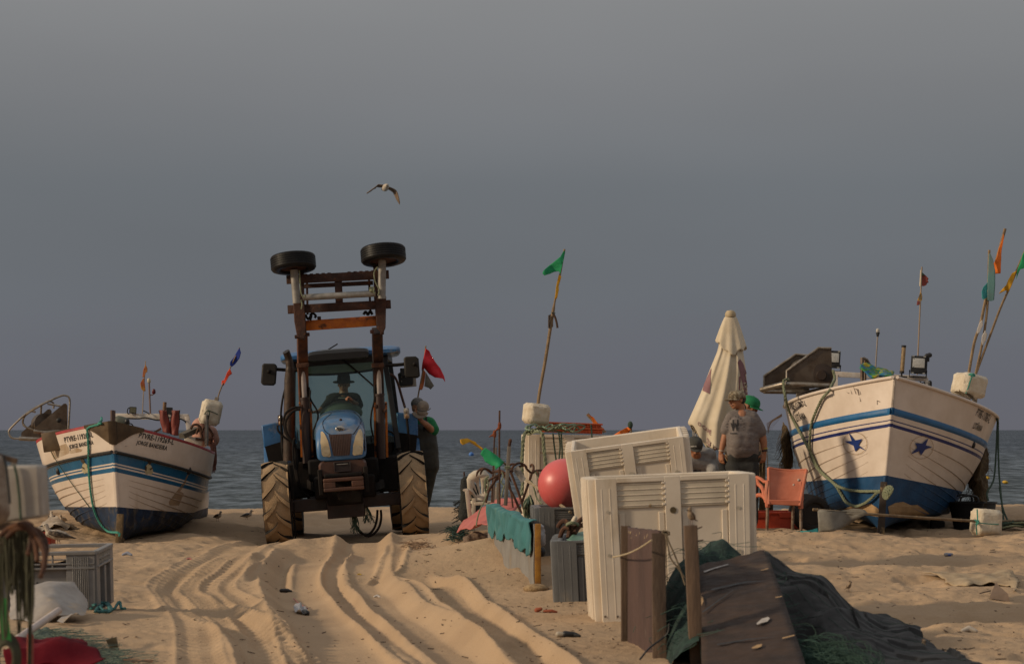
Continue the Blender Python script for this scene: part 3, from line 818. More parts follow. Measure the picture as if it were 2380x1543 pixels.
    # right gunwale: fender, hooks, upright, draped pink net
    pk = mat('faded_pink_fender', (.42,.22,.17), (.34,.17,.12), 7, .7, bump=.2)
    mb = MB(); mb.cap(P2(1458, 650, 34.8), P2(1470, 720, 34.8), .14, .15); mb.cap(P2(1530, 690, 34.9), P2(1540, 740, 34.9), .10, .11); b.add('fender', mb, pk, voxel=.02)
    for pts in ([(1385,665),(1400,638),(1430,632),(1455,655),(1460,700)], [(1425,700),(1440,660),(1455,668),(1470,735)], [(1465,690),(1480,655),(1515,662),(1540,700),(1540,720)], [(1420,735),(1470,742),(1530,735)]):
        wire(b, 'grapnel', [P2(x, y, 34.4) for x, y in pts], .02, rusty)
    mb = MB(); mb.tube([P2(1500, 785, 34.3), P2(1500, 562, 34.3)], .028, 10); b.add('upright', mb, steel_pipe)
    ctrl = [[P2(1530,700,34.9), P2(1552,690,34.8), P2(1560,700,34.9)], [P2(1528,790,34.8), P2(1558,800,34.6), P2(1566,790,34.8)], [P2(1540,880,34.8), P2(1560,890,34.6), P2(1572,890,34.8)], [P2(1528,930,34.8), P2(1545,950,34.6), P2(1560,960,34.8)]]
    fn, a_, c_ = patch(ctrl, 5, .05, 9, 3); mb = MB(); mb.grid(fn, a_, c_)
    for k in range(14): x = 1530+rnd.random()*35; mb.tube(cat([P2(x, 760+rnd.random()*80, 34.6), P2(x+rnd.uniform(-12,12), 900, 34.6), P2(x+rnd.uniform(-22,12), 955+rnd.random()*45, 34.6)], 4), .006, 4)
    b.add('draped_net', mb, mat('pink_fishing_net', (.27,.13,.10), (.18,.08,.06), 18, .9, bump=.5))
    return b
BOAT_A = left_boat()
def float_with_flags():
    P = lambda x, y, yy=34.5: t.p(*c1(x, y), yy)
    t = T('marker_float', 'stained white float block with one blue and orange flag pole on the red-rimmed boat', 'float', W(*c1(1528, 600), 34.5), (0, 0, 0), 'flagged marker floats')
    foam_block(t, 'foam_block', P(1530, 545), (.28, .30, .36), (0, R(12), R(15)), seed=3)
    mb = MB(); mb.tube(cat([P(1545,520), P(1580,440), P(1612,352), P(1740,72)], 3), .010, 6); po = t.add('pole', mb, wood_pole)
    mb = MB(); mb.beam(P(1556, 500), P(1578, 435), .09, .05); t.add('splint', mb, mat('grey_splint', (.22,.18,.14), None, 9, .7))
    wrap(t, 'lashing', [P(1468,590,34.4), P(1500,535,34.3), P(1540,540,34.32), P(1585,560,34.35)], .008, rope_dark)
    wrap(t, 'lashing', [P(1490,515,34.4), P(1520,540,34.3), P(1510,600,34.35)], .008, rope_dark)
    flag(t, 'flag', [c1(1738,72),c1(1750,110),c1(1740,150),c1(1710,195),c1(1690,212),c1(1674,205),c1(1676,178),c1(1705,130)], 34.48, fl_blue, .03, po, 'blue flag', 2)
    flag(t, 'flag', [c1(1670,225),c1(1686,262),c1(1662,280),c1(1640,320),c1(1618,352),c1(1605,342),c1(1608,312),c1(1625,308),c1(1650,250)], 34.48, fl_vermilion, .03, po, 'orange red flag', 5)
float_with_flags()
# ---------------- right boat ----------------
def cB(x, y): return (1743.2+x*.3013, 842.5+y*.3013)       # crop used for the lower part of the boat
def cT(x, y): return (1743.2+x*.3013, 493.9+y*.3013)       # crop used for masts and flags
def right_boat():
    O = W(2047, 1240, 30.); O.z -= .02
    b = T('fishing_boat', 'large white boat with blue stars on its bow, beside the orange chair', 'boat', O, (0, R(3.4), R(-8.4)), None)
    hull = Hull([(1.98,1.415,1.55,1.2,1.5,2.45),(1.59,1.31,1.205,1.1,1.15,2.4),(1.50,1.29,1.125,1.08,1.07,2.4),(1.345,1.245,.965,1.02,.90,2.35),(.745,1.05,.545,.88,.50,2.2),(.30,.90,.25,.70,.24,1.95),(.0,.05,.08,.05,.12,1.2)], 6.6, .40, .14, .03)
    vl = [0,.1,.25,.5,.75,1,2,2.25,2.50,2.60,2.80,2.98,3,3.2,3.4,3.6,3.8,4,4.2,4.4,4.6,4.8,5,5.2,5.4,5.6,5.8,6]
    bands = [(1,0),(2,1),(2.50,0),(2.60,2),(2.80,0),(2.98,2),(4,0),(5.62,3),(9,3)]
    h = build_hull(b, hull, vl, bands, [white_paint, blue_b, navy_paint, anti_b])
    hit = Hit(h, b)
    band_tube(b, hull, 1.5, .032, blue_b, 'rub_strake', flat=2.6) if False else None
    ridges(b, hull, [(3.15,3.55,.04,.44,0),(3.32,4.0,.04,.44,0),(3.5,4.35,.04,.44,0),(3.68,4.7,.04,.44,0),(3.88,5.0,.04,.44,0),(4.2,5.2,.06,.44,1),(4.5,5.4,.06,.44,1),(4.8,5.6,.08,.44,1)], [seam_paint, anti_b], .0085)
    band_tube(b, hull, .03, .022, white_paint, 'gunwale_rim')
    # proud blue strake
    for side in (-1, 1):
        mb = MB()
        def fs(u, w, side=side):
            p = hull.pt(u**1.5, 1.0+w, side); k = math.sin(PI*min(1, max(0, w)))**.5*.013; return p+V(side*k*min(1, u*6), -k*(1-u), 0)
        mb.grid(fs, 50, 6); b.add('rub_strake', mb, blue_b, sharp=60)
    mb = MB(); mb.box((0, .0, .32), (.085, .2, .68), Euler((R(-7), 0, 0)), .012); mb.box((0, 3.2, .03), (.09, 6.3, .14), None, .01)
    mb.box((.03*1.4, .045, 1.42), (.05, .1, 1.16), Euler((R(-4.5), R(1.7), 0)), .01) if False else None
    b.add('keel', mb, mat('worn_stem_timber', (.040,.028,.020), (.26,.175,.08), 4, .8, bump=.3, con=(.56,.64)))
    for sx, y in ((-.6, 3.0), (.75, 2.2), (.5, 4.6)):
        mb = MB(); mb.box((sx, y, -.02), (.18, .55, .34), None, .02); b.add('support_block', mb, mat('dark_timber_block', (.03,.022,.016), None, 8, .8))
    # bare worn patch low on the bow
    mb = MB(); decal_poly(mb, [cB(*q) for q in [(720,1130),(790,1100),(860,1110),(930,1085),(985,1120),(1010,1150),(1005,1190),(940,1180),(830,1160)]], hit, .004, 4)
    decal_poly(mb, [cB(*q) for q in [(1062,1110),(1120,1080),(1180,1072),(1240,1098),(1290,1095),(1340,1130),(1385,1165),(1330,1182),(1180,1178),(1075,1180)]], hit, .004, 4); b.add('bare_patch', mb, worn_b, sharp=180)
    for nm, body, c in (('registration_number', 'PTVRE-117067-L', [cB(290,375),cB(440,335),cB(425,292),cB(278,312)]), ('boat_name', 'LITÂNIA', [cB(365,455),cB(440,432),cB(412,372),cB(342,385)]),
                        ('registration_number', 'PTVRE-117067-L', [cB(1735,408),cB(1838,470),cB(1868,405),cB(1762,350)]), ('boat_name', 'LITÂNIA', [cB(1714,505),cB(1778,532),cB(1802,480),cB(1738,445)])):
        mb = MB(); add_text(mb, body, quad(hit, c, .006), bold=.02, spacing=1.1); b.add(nm, mb, letter_black, sharp=180)
    star_m = mat('blue_star_paint', (.008,.028,.15), None, 8, .4); ring_m = mat('gold_ring_paint', (.28,.15,.02), None, 8, .4)
    for tips, cc, rx, ry, an in (([(768,540),(815,598),(872,588),(842,635),(902,680),(848,655),(818,685),(805,640),(733,605),(790,602)], (816,621), 92, 80, .35), ([(1372,578),(1350,635),(1400,648),(1345,668),(1312,715),(1300,680),(1233,705),(1285,655),(1268,618),(1322,622)], (1318,653), 92, 80, -.55)):
        mb = MB(); decal_poly(mb, [cB(*q) for q in tips], hit, .014, 2); b.add('painted_star', mb, star_m, sharp=180)
        mb = MB(); n = 44
        def el(k, r): a = 2*PI*k/n; x = rx*r*math.cos(a); y = ry*r*1.06*math.sin(a); return cB(cc[0]+x*math.cos(an)-y*math.sin(an), cc[1]+x*math.sin(an)+y*math.cos(an))
        vs = [(mb.b.verts.new(hit(*el(k, .985), .014)), mb.b.verts.new(hit(*el(k, 1.015), .014))) for k in range(n)]
        for k in range(n): a = vs[k]; c = vs[(k+1) % n]; mb._f([a[0], c[0], c[1], a[1]])
        b.add('painted_ring', mb, ring_m, sharp=180)
    # scratches on the white bow
    mb = MB()
    for q in ([(795,175),(812,215),(822,240),(816,242)], [(806,200),(838,205),(845,250),(838,252),(828,215)], [(848,215),(858,245),(853,250)], [(845,262),(858,300),(853,302)], [(742,225),(768,235),(764,240)], [(980,290),(1005,300),(1003,305),(984,298),(985,325),(981,325)], [(775,205),(790,240),(786,244)]):
        decal_poly(mb, [cB(*p) for p in q], hit, .004, 1)
    b.add('scratches', mb, mat('dark_scuff', (.14,.10,.075), None, 20, .7), sharp=180)
    mb = MB(); x, y = cB(1722, 632); mb.ball(hit(x, y, 0), (.03, .03, .05)); b.add('scupper', mb, letter_black)
    # net hauler
    P = lambda x, y, yy: b.p(*cT(x, y), yy)
    Y = 31.9; k = MB(); k.beam(P(375, 1420, Y-.1), P(615, 1362, Y-.1), .34, .10, .01); k.beam(P(370, 1440, Y-.3), P(620, 1385, Y-.3), .03, .15); nh = b.add('net_hauler', k, steel)
    for pl, yy in (([(283,1222),(530,1045),(628,1048),(634,1335),(290,1338)], Y-.32), ([(108,1262),(352,1095),(450,1102),(458,1372),(112,1366)], Y+.32)):
        mb = MB(); mb.slab([P(x, y, yy) for x, y in pl], (0, .03, 0)); o = b.add('side_plate', mb, steel, parent=nh, sharp=30)
    mb = MB()
    for pl, yy in (([(283,1338),(283,1222),(530,1045),(628,1048)], Y-.33), ([(110,1366),(108,1262),(352,1095),(450,1102)], Y+.31)): mb.tube([P(x, y, yy) for x, y in pl], .018, 8)
    mb.tube([P(90,1366,Y), P(250,1325,Y-.3), P(290,1322,Y-.35), P(634,1336,Y-.35)], .036, 10); mb.tube([P(90,1368,Y), P(110,1380,Y+.3), P(460,1385,Y+.3)], .03, 10); b.add('guard_rail', mb, steel_pipe, parent=nh)
    a = P(552, 1255, Y-.36); mb = MB(); M = Matrix.Translation(a) @ Euler((R(-90), 0, 0)).to_matrix().to_4x4()
    mb.lathe([(.02,0),(.06,0),(.07,.02),(.15,.03),(.155,.06),(.02,.06)], 22, M); b.add('hub', mb, mat('greasy_hub', (.03,.018,.012), None, 14, .45), parent=nh)
    mb = MB(); M = Matrix.Translation(P(470, 1240, Y-.28)) @ Euler((R(-90), 0, R(12))).to_matrix().to_4x4(); mb.lathe([(.02,0),(.2,.0),(.2,.03),(.12,.2),(.12,.36),(.2,.52),(.2,.56),(.02,.56)], 24, M); b.add('drum', mb, steel_pipe, parent=nh)
    mb = MB(); mb.tube([P(372, 1395, Y), P(372, 1460, Y)], .03, 8); mb.tube([P(272, 1380, Y+.2), P(272, 1500, Y+.2)], .02, 8); b.add('leg', mb, steel_pipe, parent=nh)
    # rope slung over the hauler and made fast at the stem
    rim = (b.M @ hit(*cB(600,245), .05)).y
    R1 = [P(640,1215,Y-.4), P(654,1280,Y-.45), P(632,1330,(rim+Y-.4)/2), P(614,1372,rim-.1)]+[hit(*cB(*q), .035) for q in ((586,260),(560,300),(520,390),(492,470),(482,560),(478,660),(500,745),(560,835),(640,905),(700,950),(790,980),(900,990),(1000,990),(1038,990))]
    R2 = [P(300,1290,Y-.35), P(262,1290,Y-.38), P(258,1340,Y-.4), P(275,1440,Y-.42)]+[hit(*cB(*q), .035) for q in ((330,390),(390,510),(450,620),(500,720),(545,810),(620,885),(680,945),(720,1010))]+[hit(*cB(*q), .05) for q in ((770,1070),(840,1098),(900,1085),(960,1045),(1005,1000),(1035,985))]
    for q in (R1, R2): o = wrap(b, 'mooring_rope', q, .021, rope_pale)
    o['label'] = 'thick faded green rope looped down the bow'
    mb = MB(); c = b.p(*cB(1048, 1000), 29.78)
    for k in range(4):
        M = Matrix.Translation(c+V(.01*k, -.01*k, .02*(k-1.5))) @ Euler((R(20*k-30), R(75+10*k), R(25*k))).to_matrix().to_4x4()
        mb.rope([M @ V(.05*math.cos(a), .07*math.sin(a), 0) for a in [2*PI*i/14 for i in range(15)]], .015)
    b.add('rope_knot', mb, rope_pale)
    # gantry, lamps, masts
    Yg = 33.4; g = MB(); g.beam(P(640, 1245, Yg), P(935, 1262, Yg), .06, .075, .01); g.beam(P(935, 1262, Yg), P(1365, 1282, Yg), .06, .075, .01); g.beam(P(1358, 1275, Yg), P(1362, 1420, Yg), .06, .06, .01); g.beam(P(660, 1250, Yg), P(660, 1420, Yg), .06, .06)
    ga = b.add('gantry', g, white_metal)
    mb = MB(); mb.tube([P(865, 1400, 31.2), P(866, 1118, 31.2)], .026, 14); mb.tube([P(888, 1400, 31.3), P(888, 1128, 31.3)], .018, 10); mb.tube([P(872, 1122, 31.25), P(900, 1135, 31.25), P(945, 1210, 31.3)], .02, 8); b.add('bollard', mb, mat('browned_steel_post', (.20,.16,.125), (.12,.08,.06), 10, .4, metal=.5))
    def lamp(cx, cy, w, hh, yy, name='floodlight'):
        c = P(cx, cy, yy); W_ = m(w*.3013, yy); H_ = m(hh*.3013, yy)
        mb = MB(); mb.box(c, (W_, .07, H_), None, .015); lo = b.add(name, mb, lamp_black)
        mb = MB(); mb.box(c+V(0, -.04, H_*.10), (W_*.78, .012, H_*.52), None, .004); b.add('lens', mb, lamp_glass, parent=lo)
        mb = MB(); zc = c+V(0, -.05, H_*.10)
        for sx, sz in ((-1,-1),(1,-1),(1,1),(-1,1)): mb.tube([zc+V(sx*W_*.38, 0, sz*H_*.25), zc+V(sx*W_*.19, .012, sz*H_*.13)], .004, 5)
        for sx in (-1, 1):
            for z0 in (-.46, .46): mb.box(c+V(sx*W_*.36, -.035, z0*H_), (.03, .02, .016))
        b.add('bezel_clip', mb, mat('grey_clip', (.3,.3,.28), None, 9, .4), parent=lo)
        mb = MB(); mb.tube([c+V(-W_*.55, 0, -H_*.3), c+V(-W_*.55, 0, -H_*.68), c+V(W_*.55, 0, -H_*.68), c+V(W_*.55, 0, -H_*.3)], .01, 6); b.add('bracket', mb, lamp_black, parent=lo)
    lamp(1300, 1175, 118, 140, 33.3); lamp(650, 1133, 92, 135, 33.6)
    mb = MB(); mb.cap(P(1362, 1105, 33.3), P(1385, 1100, 33.3), .03, .035); mb.beam(P(1368, 1108, 33.3), P(1366, 1150, 33.3), .06, .05); mb.tube(cat([P(1365,1150,33.3), P(1362,1200,33.3), P(1358,1275,33.3)], 4), .008, 5); b.add('sensor', mb, lamp_black)
    mb = MB(); mb.tube([P(968, 1205, 33.2), P(984, 955, 33.2)], .010, 8); mo = b.add('light_mast', mb, mat('grey_mast_paint', (.26,.22,.185), None, 9, .5))
    mb = MB(); mb.cap(P(985, 952, 33.2), P(986, 930, 33.2), .016, .028); b.add('lamp_socket', mb, lamp_black, parent=mo)
    mb = MB(); mb.cap(P(986, 920, 33.2), P(986, 907, 33.2), .026, .025); b.add('mast_light', mb, mat('frosted_light_cover', (.42,.40,.36), None, 9, .25), parent=mo)
    mb = MB(); mb.tube([P(1172, 1228, 33.3), P(1187, 1035, 33.3)], .030, 14); ro = b.add('radar_reflector', mb, mat('amber_tube', (.25,.16,.075), (.34,.25,.14), 14, .3))
    mb = MB(); mb.tube([P(1171, 1240, 33.3), P(1172, 1222, 33.3)], .033, 14); mb.tube([P(1186, 1040, 33.3), P(1187, 1024, 33.3)], .033, 14); mb.tube([P(1169, 1262, 33.3), P(1170, 1240, 33.3)], .012, 8); mb.box(P(1168, 1266, 33.3), (.16, .1, .02)); b.add('end_cap', mb, lamp_black, parent=ro)
    mb = MB(); mb.tube([P(1290, 1250, 33.5), P(1300, 1000, 33.5), P(1326, 420, 33.5)], .010, 8); fo = b.add('flag_staff', mb, mat('pale_staff', (.36,.30,.25), None, 9, .5))
    mb = MB(); mb.tube([P(1314, 568, 33.45), P(1321, 445, 33.45)], .014, 8); b.add('flag_sleeve', mb, mat('cream_sleeve', (.52,.44,.32), None, 9, .7), parent=fo)
    flag(b, 'flag', [cT(1326,462),cT(1345,478),cT(1368,500),cT(1378,512),cT(1370,522),cT(1378,540),cT(1366,545),cT(1360,560),cT(1340,568),cT(1325,566)], 33.45, mat('tattered_red_cloth', (.26,.055,.04), (.18,.04,.035), 9, .8), .02, fo)
    flag(b, 'flag', [cT(1326,462),cT(1345,478),cT(1340,490),cT(1326,485)], 33.44, fl_dgreen, .01, fo)
    flag(b, 'flag', [cT(1312,618),cT(1322,615),cT(1329,650),cT(1326,680),cT(1302,682),cT(1290,680)], 33.44, mat('printed_yellow_cloth', (.42,.24,.05), (.12,.09,.05), 30, .8), .01, fo)
    flag(b, 'flag', [cT(1290,682),cT(1312,684),cT(1310,712),cT(1285,716)], 33.44, fl_faded, .01, fo)
    mb = MB(); mb.cap(P(1388, 1333, 33.2), P(1388, 1310, 33.2), .028, .028); b.add('horn', mb, lamp_black)
    wire(b, 'cable', [P(1310,1300,33.3), P(1325,1315,33.3), P(1345,1310,33.3), P(1350,1325,33.3)], .008, lamp_black)
    # upright rail on the right gunwale
    mb = MB(); mb.tube(cat([P(1722,1466,31.6), P(1728,1400,31.6), P(1733,1310,31.6), P(1742,1298,31.65), P(1748,1310,31.7), P(1745,1400,31.7), P(1738,1470,31.7)], 5), .022, 8); b.add('hand_rail', mb, steel_pipe)
    for pts in ([(1565,1395),(1590,1380),(1620,1385),(1632,1410)], [(1580,1405),(1610,1395),(1650,1420),(1700,1440)]): wire(b, 'grapnel', [P(x, y, 31.8) for x, y in pts], .03, rusty)
    # line hanging from the right side to the coil on the sand
    for dx, e in ((0, (1838,1060)), (18, (1960,1232))):
        pts = [hit(*cB(1892, 430), .03), b.p(*cB(1908+dx*.3, 470), 32.2), b.p(*cB(1898+dx, 700), 32), b.p(*cB(1880+dx*2.5, 900), 31.6), b.p(*cB(e[0]-8, e[1]-60), 31.2), b.p(*cB(*e), 31.)]
        wrap(b, 'hanging_line', pts, .014, rope_dark)
    wrap(b, 'hanging_line', [b.p(*cB(1925, 960), 31.5), b.p(*cB(1950, 1120), 31.1), b.p(*cB(1995, 1235), 30.8)], .014, rope_dark)
    # nets hung over both sides
    for nm, ctrl, k0 in (('draped_net', [[(1760,660,32.9),(1800,640,32.8),(1835,690,32.9)],[(1715,760,32.8),(1790,750,32.5),(1838,790,32.8)],[(1672,880,32.7),(1760,900,32.3),(1822,890,32.6)],[(1690,965,32.6),(1770,980,32.3),(1835,960,32.5)],[(1740,1080,32.3),(1790,1100,32.1),(1838,1090,32.2)]], 1750),
                         ('draped_net', [[(255,480,32.9),(285,490,32.8),(300,560,32.9)],[(243,560,32.8),(275,580,32.6),(310,600,32.8)],[(240,640,32.8),(275,650,32.6),(325,680,32.8)],[(248,760,32.8),(280,770,32.6),(330,780,32.8)],[(255,830,32.8),(285,840,32.7),(330,830,32.8)]], 250)):
        fn, a_, c_ = patch([[b.p(*cB(x, y), yy) for x, y, yy in r] for r in ctrl], 7, .07, 6, k0, .012); mb = MB(); mb.grid(fn, a_, c_)
        for k in range(220):
            u = rnd.random(); v = rnd.random()*.8; p0 = fn(v, u); q = p0+V(rnd.uniform(-.06,.06), -.02-.03*rnd.random(), 0)
            mb.tube(cat([p0+V(0, -.015, 0), q+V(rnd.uniform(-.03,.03), 0, -.12), q+V(rnd.uniform(-.06,.06), rnd.uniform(-.02,.02), -.16-.1*rnd.random())], 3), .0022, 3)
        b.add(nm, mb, net_brown)
    # net strung out to the left
    mb = MB()
    for k in range(12):
        q = k/11; mb.tube(cat([b.p(*cB(245, 395+20*q), 33), b.p(*cB(190-25*q, 430+35*q), 33.1), b.p(*cB(128+10*q, 470+80*q), 33.2)], 5), .0022, 4)
    for k in range(16):
        q = k/15; mb.tube(cat([b.p(*cB(lerp(245,128,q), lerp(395,470,q)), 33), b.p(*cB(lerp(245,138,q)+3, lerp(415,550,q)), 33.1)], 2), .0014, 3)
    b.add('draped_net', mb, mat('thin_brown_net_line', (.11,.07,.05), None, 10, .9))
    return b
BOAT_B = right_boat()
def towel():
    t = T('towel', 'blue green and yellow patterned towel laid over the bow of the starred boat', 'towel', W(2030, 865, 31.2)); M = mat('patterned_towel', (.02,.12,.24), (.05,.20,.03), 16, .85, con=(.47,.53), stains=[((.30,.24,.02), 12, .54, .58)])
    P = lambda x, y, yy=30.9: t.p(*cT(x, y), yy)
    ctrl = [[P(848,1195,30.75), P(860,1182,30.9), P(875,1178,31.2)], [P(890,1235,30.7), P(905,1200,30.9), P(925,1180,31.2)], [P(945,1272,30.65), P(965,1232,30.9), P(990,1208,31.2)], [P(1020,1275,30.65), P(1040,1240,30.9), P(1055,1220,31.2)], [P(1100,1264,30.7), P(1108,1256,30.9), P(1112,1250,31.2)]]
    fn, a, c = patch(ctrl, 6, .04, 9, 2); mb = MB(); mb.grid(fn, a, c); mb.build('cloth', M, t.o, solid=.02)
towel()
def float_on_boat():
    t = T('marker_float', 'white foam float with three tall flag poles on the starred boat', 'float', W(*cT(1690, 1400), 31.6), (0, 0, 0), 'flagged marker floats')
    P = lambda x, y, yy=31.6: t.p(*cT(x, y), yy)
    foam_block(t, 'foam_block', P(1692, 1335), (.37, .36, .30), (0, R(12), R(24)), seed=8)
    for pts, r in (([(1685,1250),(1730,1000),(1775,870),(1818,670),(1880,440),(1968,125)], .02), ([(1738,1250),(1785,1040),(1810,900),(1833,685),(1845,290)], .017), ([(1742,1245),(1840,980),(1930,740),(1985,615),(2060,440),(2125,285)], .016)):
        mb = MB(); mb.tube(cat([P(x, y) for x, y in pts], 4), r, 7); po = t.add('pole', mb, wood_pole)
    flag(t, 'flag', [cT(1955,165),cT(1960,185),cT(1945,270),cT(1938,330),cT(1932,472),cT(1888,474),cT(1878,400),cT(1905,330),cT(1940,220)], 31.55, fl_orange, .03, label='orange flag', seed=1)
    flag(t, 'flag', [cT(1842,318),cT(1852,315),cT(1872,360),cT(1888,450),cT(1890,560),cT(1884,675),cT(1860,684),cT(1834,680),cT(1832,500)], 31.5, mat('pale_teal_cloth', (.09,.20,.205), (.13,.17,.16), 3, .8), .02, label='pale teal flag', seed=2, fq=4)
    flag(t, 'flag', [cT(1832,540),cT(1800,575),cT(1784,615),cT(1788,660),cT(1800,672),cT(1828,655)], 31.58, fl_teal, .03, label='torn dark teal flag', seed=4)
    flag(t, 'flag', [cT(2120,290),cT(2190,300),cT(2140,420),cT(2085,440),cT(2052,515),cT(2066,440),cT(2095,340)], 31.55, fl_green, .03, label='green flag', seed=6)
    flag(t, 'flag', [cT(2057,448),cT(2020,470),cT(1985,525),cT(1975,560),cT(1920,632),cT(1975,602),cT(1996,612),cT(2030,530)], 31.55, fl_yellow, .03, label='yellow flag', seed=7)
    wm = mat('white_marker_plate', (.5,.46,.42), None, 9, .6)
    for q in ([(1792,828),(1798,870),(1772,925),(1752,938),(1752,900),(1770,850)], [(1815,908),(1830,940),(1820,985),(1795,1025),(1785,990),(1790,950)]): flag(t, 'marker_plate', [cT(*x) for x in q], 31.57, wm, .004)
    wrap(t, 'lashing', [P(1690,1250,31.35), P(1710,1245,31.3), P(1740,1255,31.32), P(1720,1262,31.3), P(1700,1252,31.3)], .016, rope_green)
    wrap(t, 'lashing', [P(1712,1260,31.38), P(1690,1330,31.38), P(1665,1395,31.39)], .010, rope_green); wrap(t, 'lashing', [P(1800,1300,31.5), P(1790,1360,31.48), P(1775,1415,31.5)], .009, rope_dark)
    ctrl = [[P(1570,1398,31.6), P(1640,1385,31.4), P(1720,1420,31.5)], [P(1620,1425,31.5), P(1660,1420,31.3), P(1730,1450,31.4)]]
    fn, a, c = patch(ctrl, 6, .05, 9, 2); mb = MB(); mb.grid(fn, a, c); t.add('tangled_line', mb, net_brown)
float_on_boat()
# ================= tractor =================
tr_blue = mat('blue_tractor_paint', (.030,.115,.27), (.022,.085,.20), 5, .32, stains=[((.26,.20,.12), 3.0, .60, .80)], coat=.2)
tr_dust = mat('dusty_blue_bonnet', (.035,.115,.255), (.05,.13,.25), 4, .34, stains=[((.30,.23,.13), 2.4, .50, .78)], coat=.2)
tr_dark = mat('grimy_black_metal', (.008,.007,.0065), (.014,.010,.008), 6, .7, bump=.2, spec=.15)
tr_rust = mat('rust_brown_steel', (.062,.024,.014), (.032,.014,.010), 7, .75, bump=.4, bscale=40, stains=[((.14,.05,.018), 12, .60, .74)])
tr_orange = mat('worn_orange_loader_paint', (.52,.15,.012), (.36,.09,.012), 8, .55, stains=[((.035,.014,.008), 5, .56, .66, (1,1,1.6))], bump=.2)
tr_armpaint = mat('rusted_orange_arm', (.12,.038,.010), (.06,.021,.009), 6, .65, stains=[((.020,.010,.007), 3, .42, .58)], bump=.3)
tr_grey = mat('galvanised_pipe', (.27,.255,.235), (.20,.19,.17), 14, .5, metal=.25, stains=[((.12,.07,.04), 8, .66, .8)])
chrome = mat('polished_rod', (.42,.38,.36), None, 10, .4, metal=.35)
sandy_tyre = mat('sand_caked_tread', (.33,.225,.13), (.27,.18,.10), 7, .95, bump=.5, bscale=60)
tyre_black = mat('tyre_rubber', (.008,.008,.008), (.016,.014,.012), 8, .7, spec=.2, stains=[((.16,.11,.065), 5, .60, .8)])
head_lens = mat('yellowed_headlamp', (.46,.36,.21), (.40,.30,.17), 9, .25, coat=.5)
head_inner = mat('headlamp_reflector', (.36,.30,.20), (.30,.24,.15), 20, .2, coat=.6)
grille_m = mat('rusty_grille', (.048,.022,.016), (.026,.013,.010), 20, .8, wave=(14, .3, (1,0,0)), stretch=(6,1,.4))
sea_glass = None
def glass_mat(name, tint, rough=.02, refl=.10, dirt=0.):
    M = bpy.data.materials.new(name); M.use_nodes = True; t = NT(M.node_tree)
    out = t.a('ShaderNodeOutputMaterial'); tr = t.a('ShaderNodeBsdfTransparent', i_Color=(*tint, 1)); gl = t.a('ShaderNodeBsdfGlossy', i_Roughness=rough)
    gl.inputs[0].default_value = (.9, .95, .95, 1)
    lw = t.a('ShaderNodeLayerWeight', i_Blend=.25)
    f = t.math('MULTIPLY_ADD', lw.outputs[0], .22); t.n[-1].inputs[2].default_value = refl*.4
    mx = t.a('ShaderNodeMixShader', i_0=f, i_1=tr.outputs[0], i_2=gl.outputs[0]); last = mx.outputs[0]
    if dirt:
        tc = t.a('ShaderNodeTexCoord').outputs['Object']
        n = t.a('ShaderNodeTexNoise', i_Vector=tc, i_Scale=3., i_Detail=5.).outputs[0]
        df = t.a('ShaderNodeBsdfDiffuse', i_Color=(.20, .27, .25, 1))
        last = t.a('ShaderNodeMixShader', i_0=t.ramp(n, [(.3, dirt*.5), (.75, dirt*1.5)]), i_1=last, i_2=df.outputs[0]).outputs[0]
    t.l.new(last, out.inputs[0]); MATS[name] = M; return M
cab_glass = glass_mat('tinted_cab_glass', (.66,.79,.76), .03, .05, .05)

def lug_tyre(mb, Rr, Wd, n, lug=.04):
    """tyre round the local x axis with chevron lugs; material 0 sand-caked, 1 dark rubber"""
    M = Matrix.Rotation(PI/2, 4, 'Y'); mb.mi = 1; h = Wd/2
    mb.lathe([(Rr*.55, -h*.70), (Rr*.62, -h*.95), (Rr*.80, -h*1.02), (Rr*.93, -h*.97)], 40, M, caps=False)
    mb.lathe([(Rr*.93, h*.97), (Rr*.80, h*1.02), (Rr*.62, h*.95), (Rr*.55, h*.70)], 40, M, caps=False)
    mb.mi = 0
    mb.lathe([(Rr*.93, -h*.97), (Rr-lug*.9, -h*.86), (Rr-lug*.35, -h*.4), (Rr-lug*.25, 0), (Rr-lug*.35, h*.4), (Rr-lug*.9, h*.86), (Rr*.93, h*.97)], 60, M, caps=False)
    mb.mi = 1; mb.lathe([(Rr*.56, -h*.5), (Rr*.1, -h*.3), (Rr*.1, h*.3), (Rr*.56, h*.5)], 24, M, caps=True)
    for s in (-1, 1):
        for k in range(n):
            t0 = 2*PI*(k+(.5 if s > 0 else 0))/n; rows = []
            for i in range(7):
                q = i/6; ax = s*h*lerp(-.05, .98, q); th = t0+.36*(q**.75)*(.555/Rr); hw = lerp(.034, .052, q)/Rr
                rr = Rr+.010-lug*.9*max(0, q-.75)*1.2
                rows.append([(ax, th-hw, rr-lug*1.15), (ax, th-hw*.72, rr), (ax, th+hw*.72, rr), (ax, th+hw, rr-lug*1.15)])
            P = lambda a, t, r: V(a, -r*math.sin(t), r*math.cos(t))
            vv = [[mb.b.verts.new(P(*c)) for c in r] for r in rows]
            for a, b in zip(vv, vv[1:]):
                for j in range(3):
                    mb.mi = 0 if j == 1 else 1; mb._f([a[j], a[j+1], b[j+1], b[j]])
            mb.mi = 0; mb._f(vv[0]); mb.mi = 1; mb._f(vv[-1])
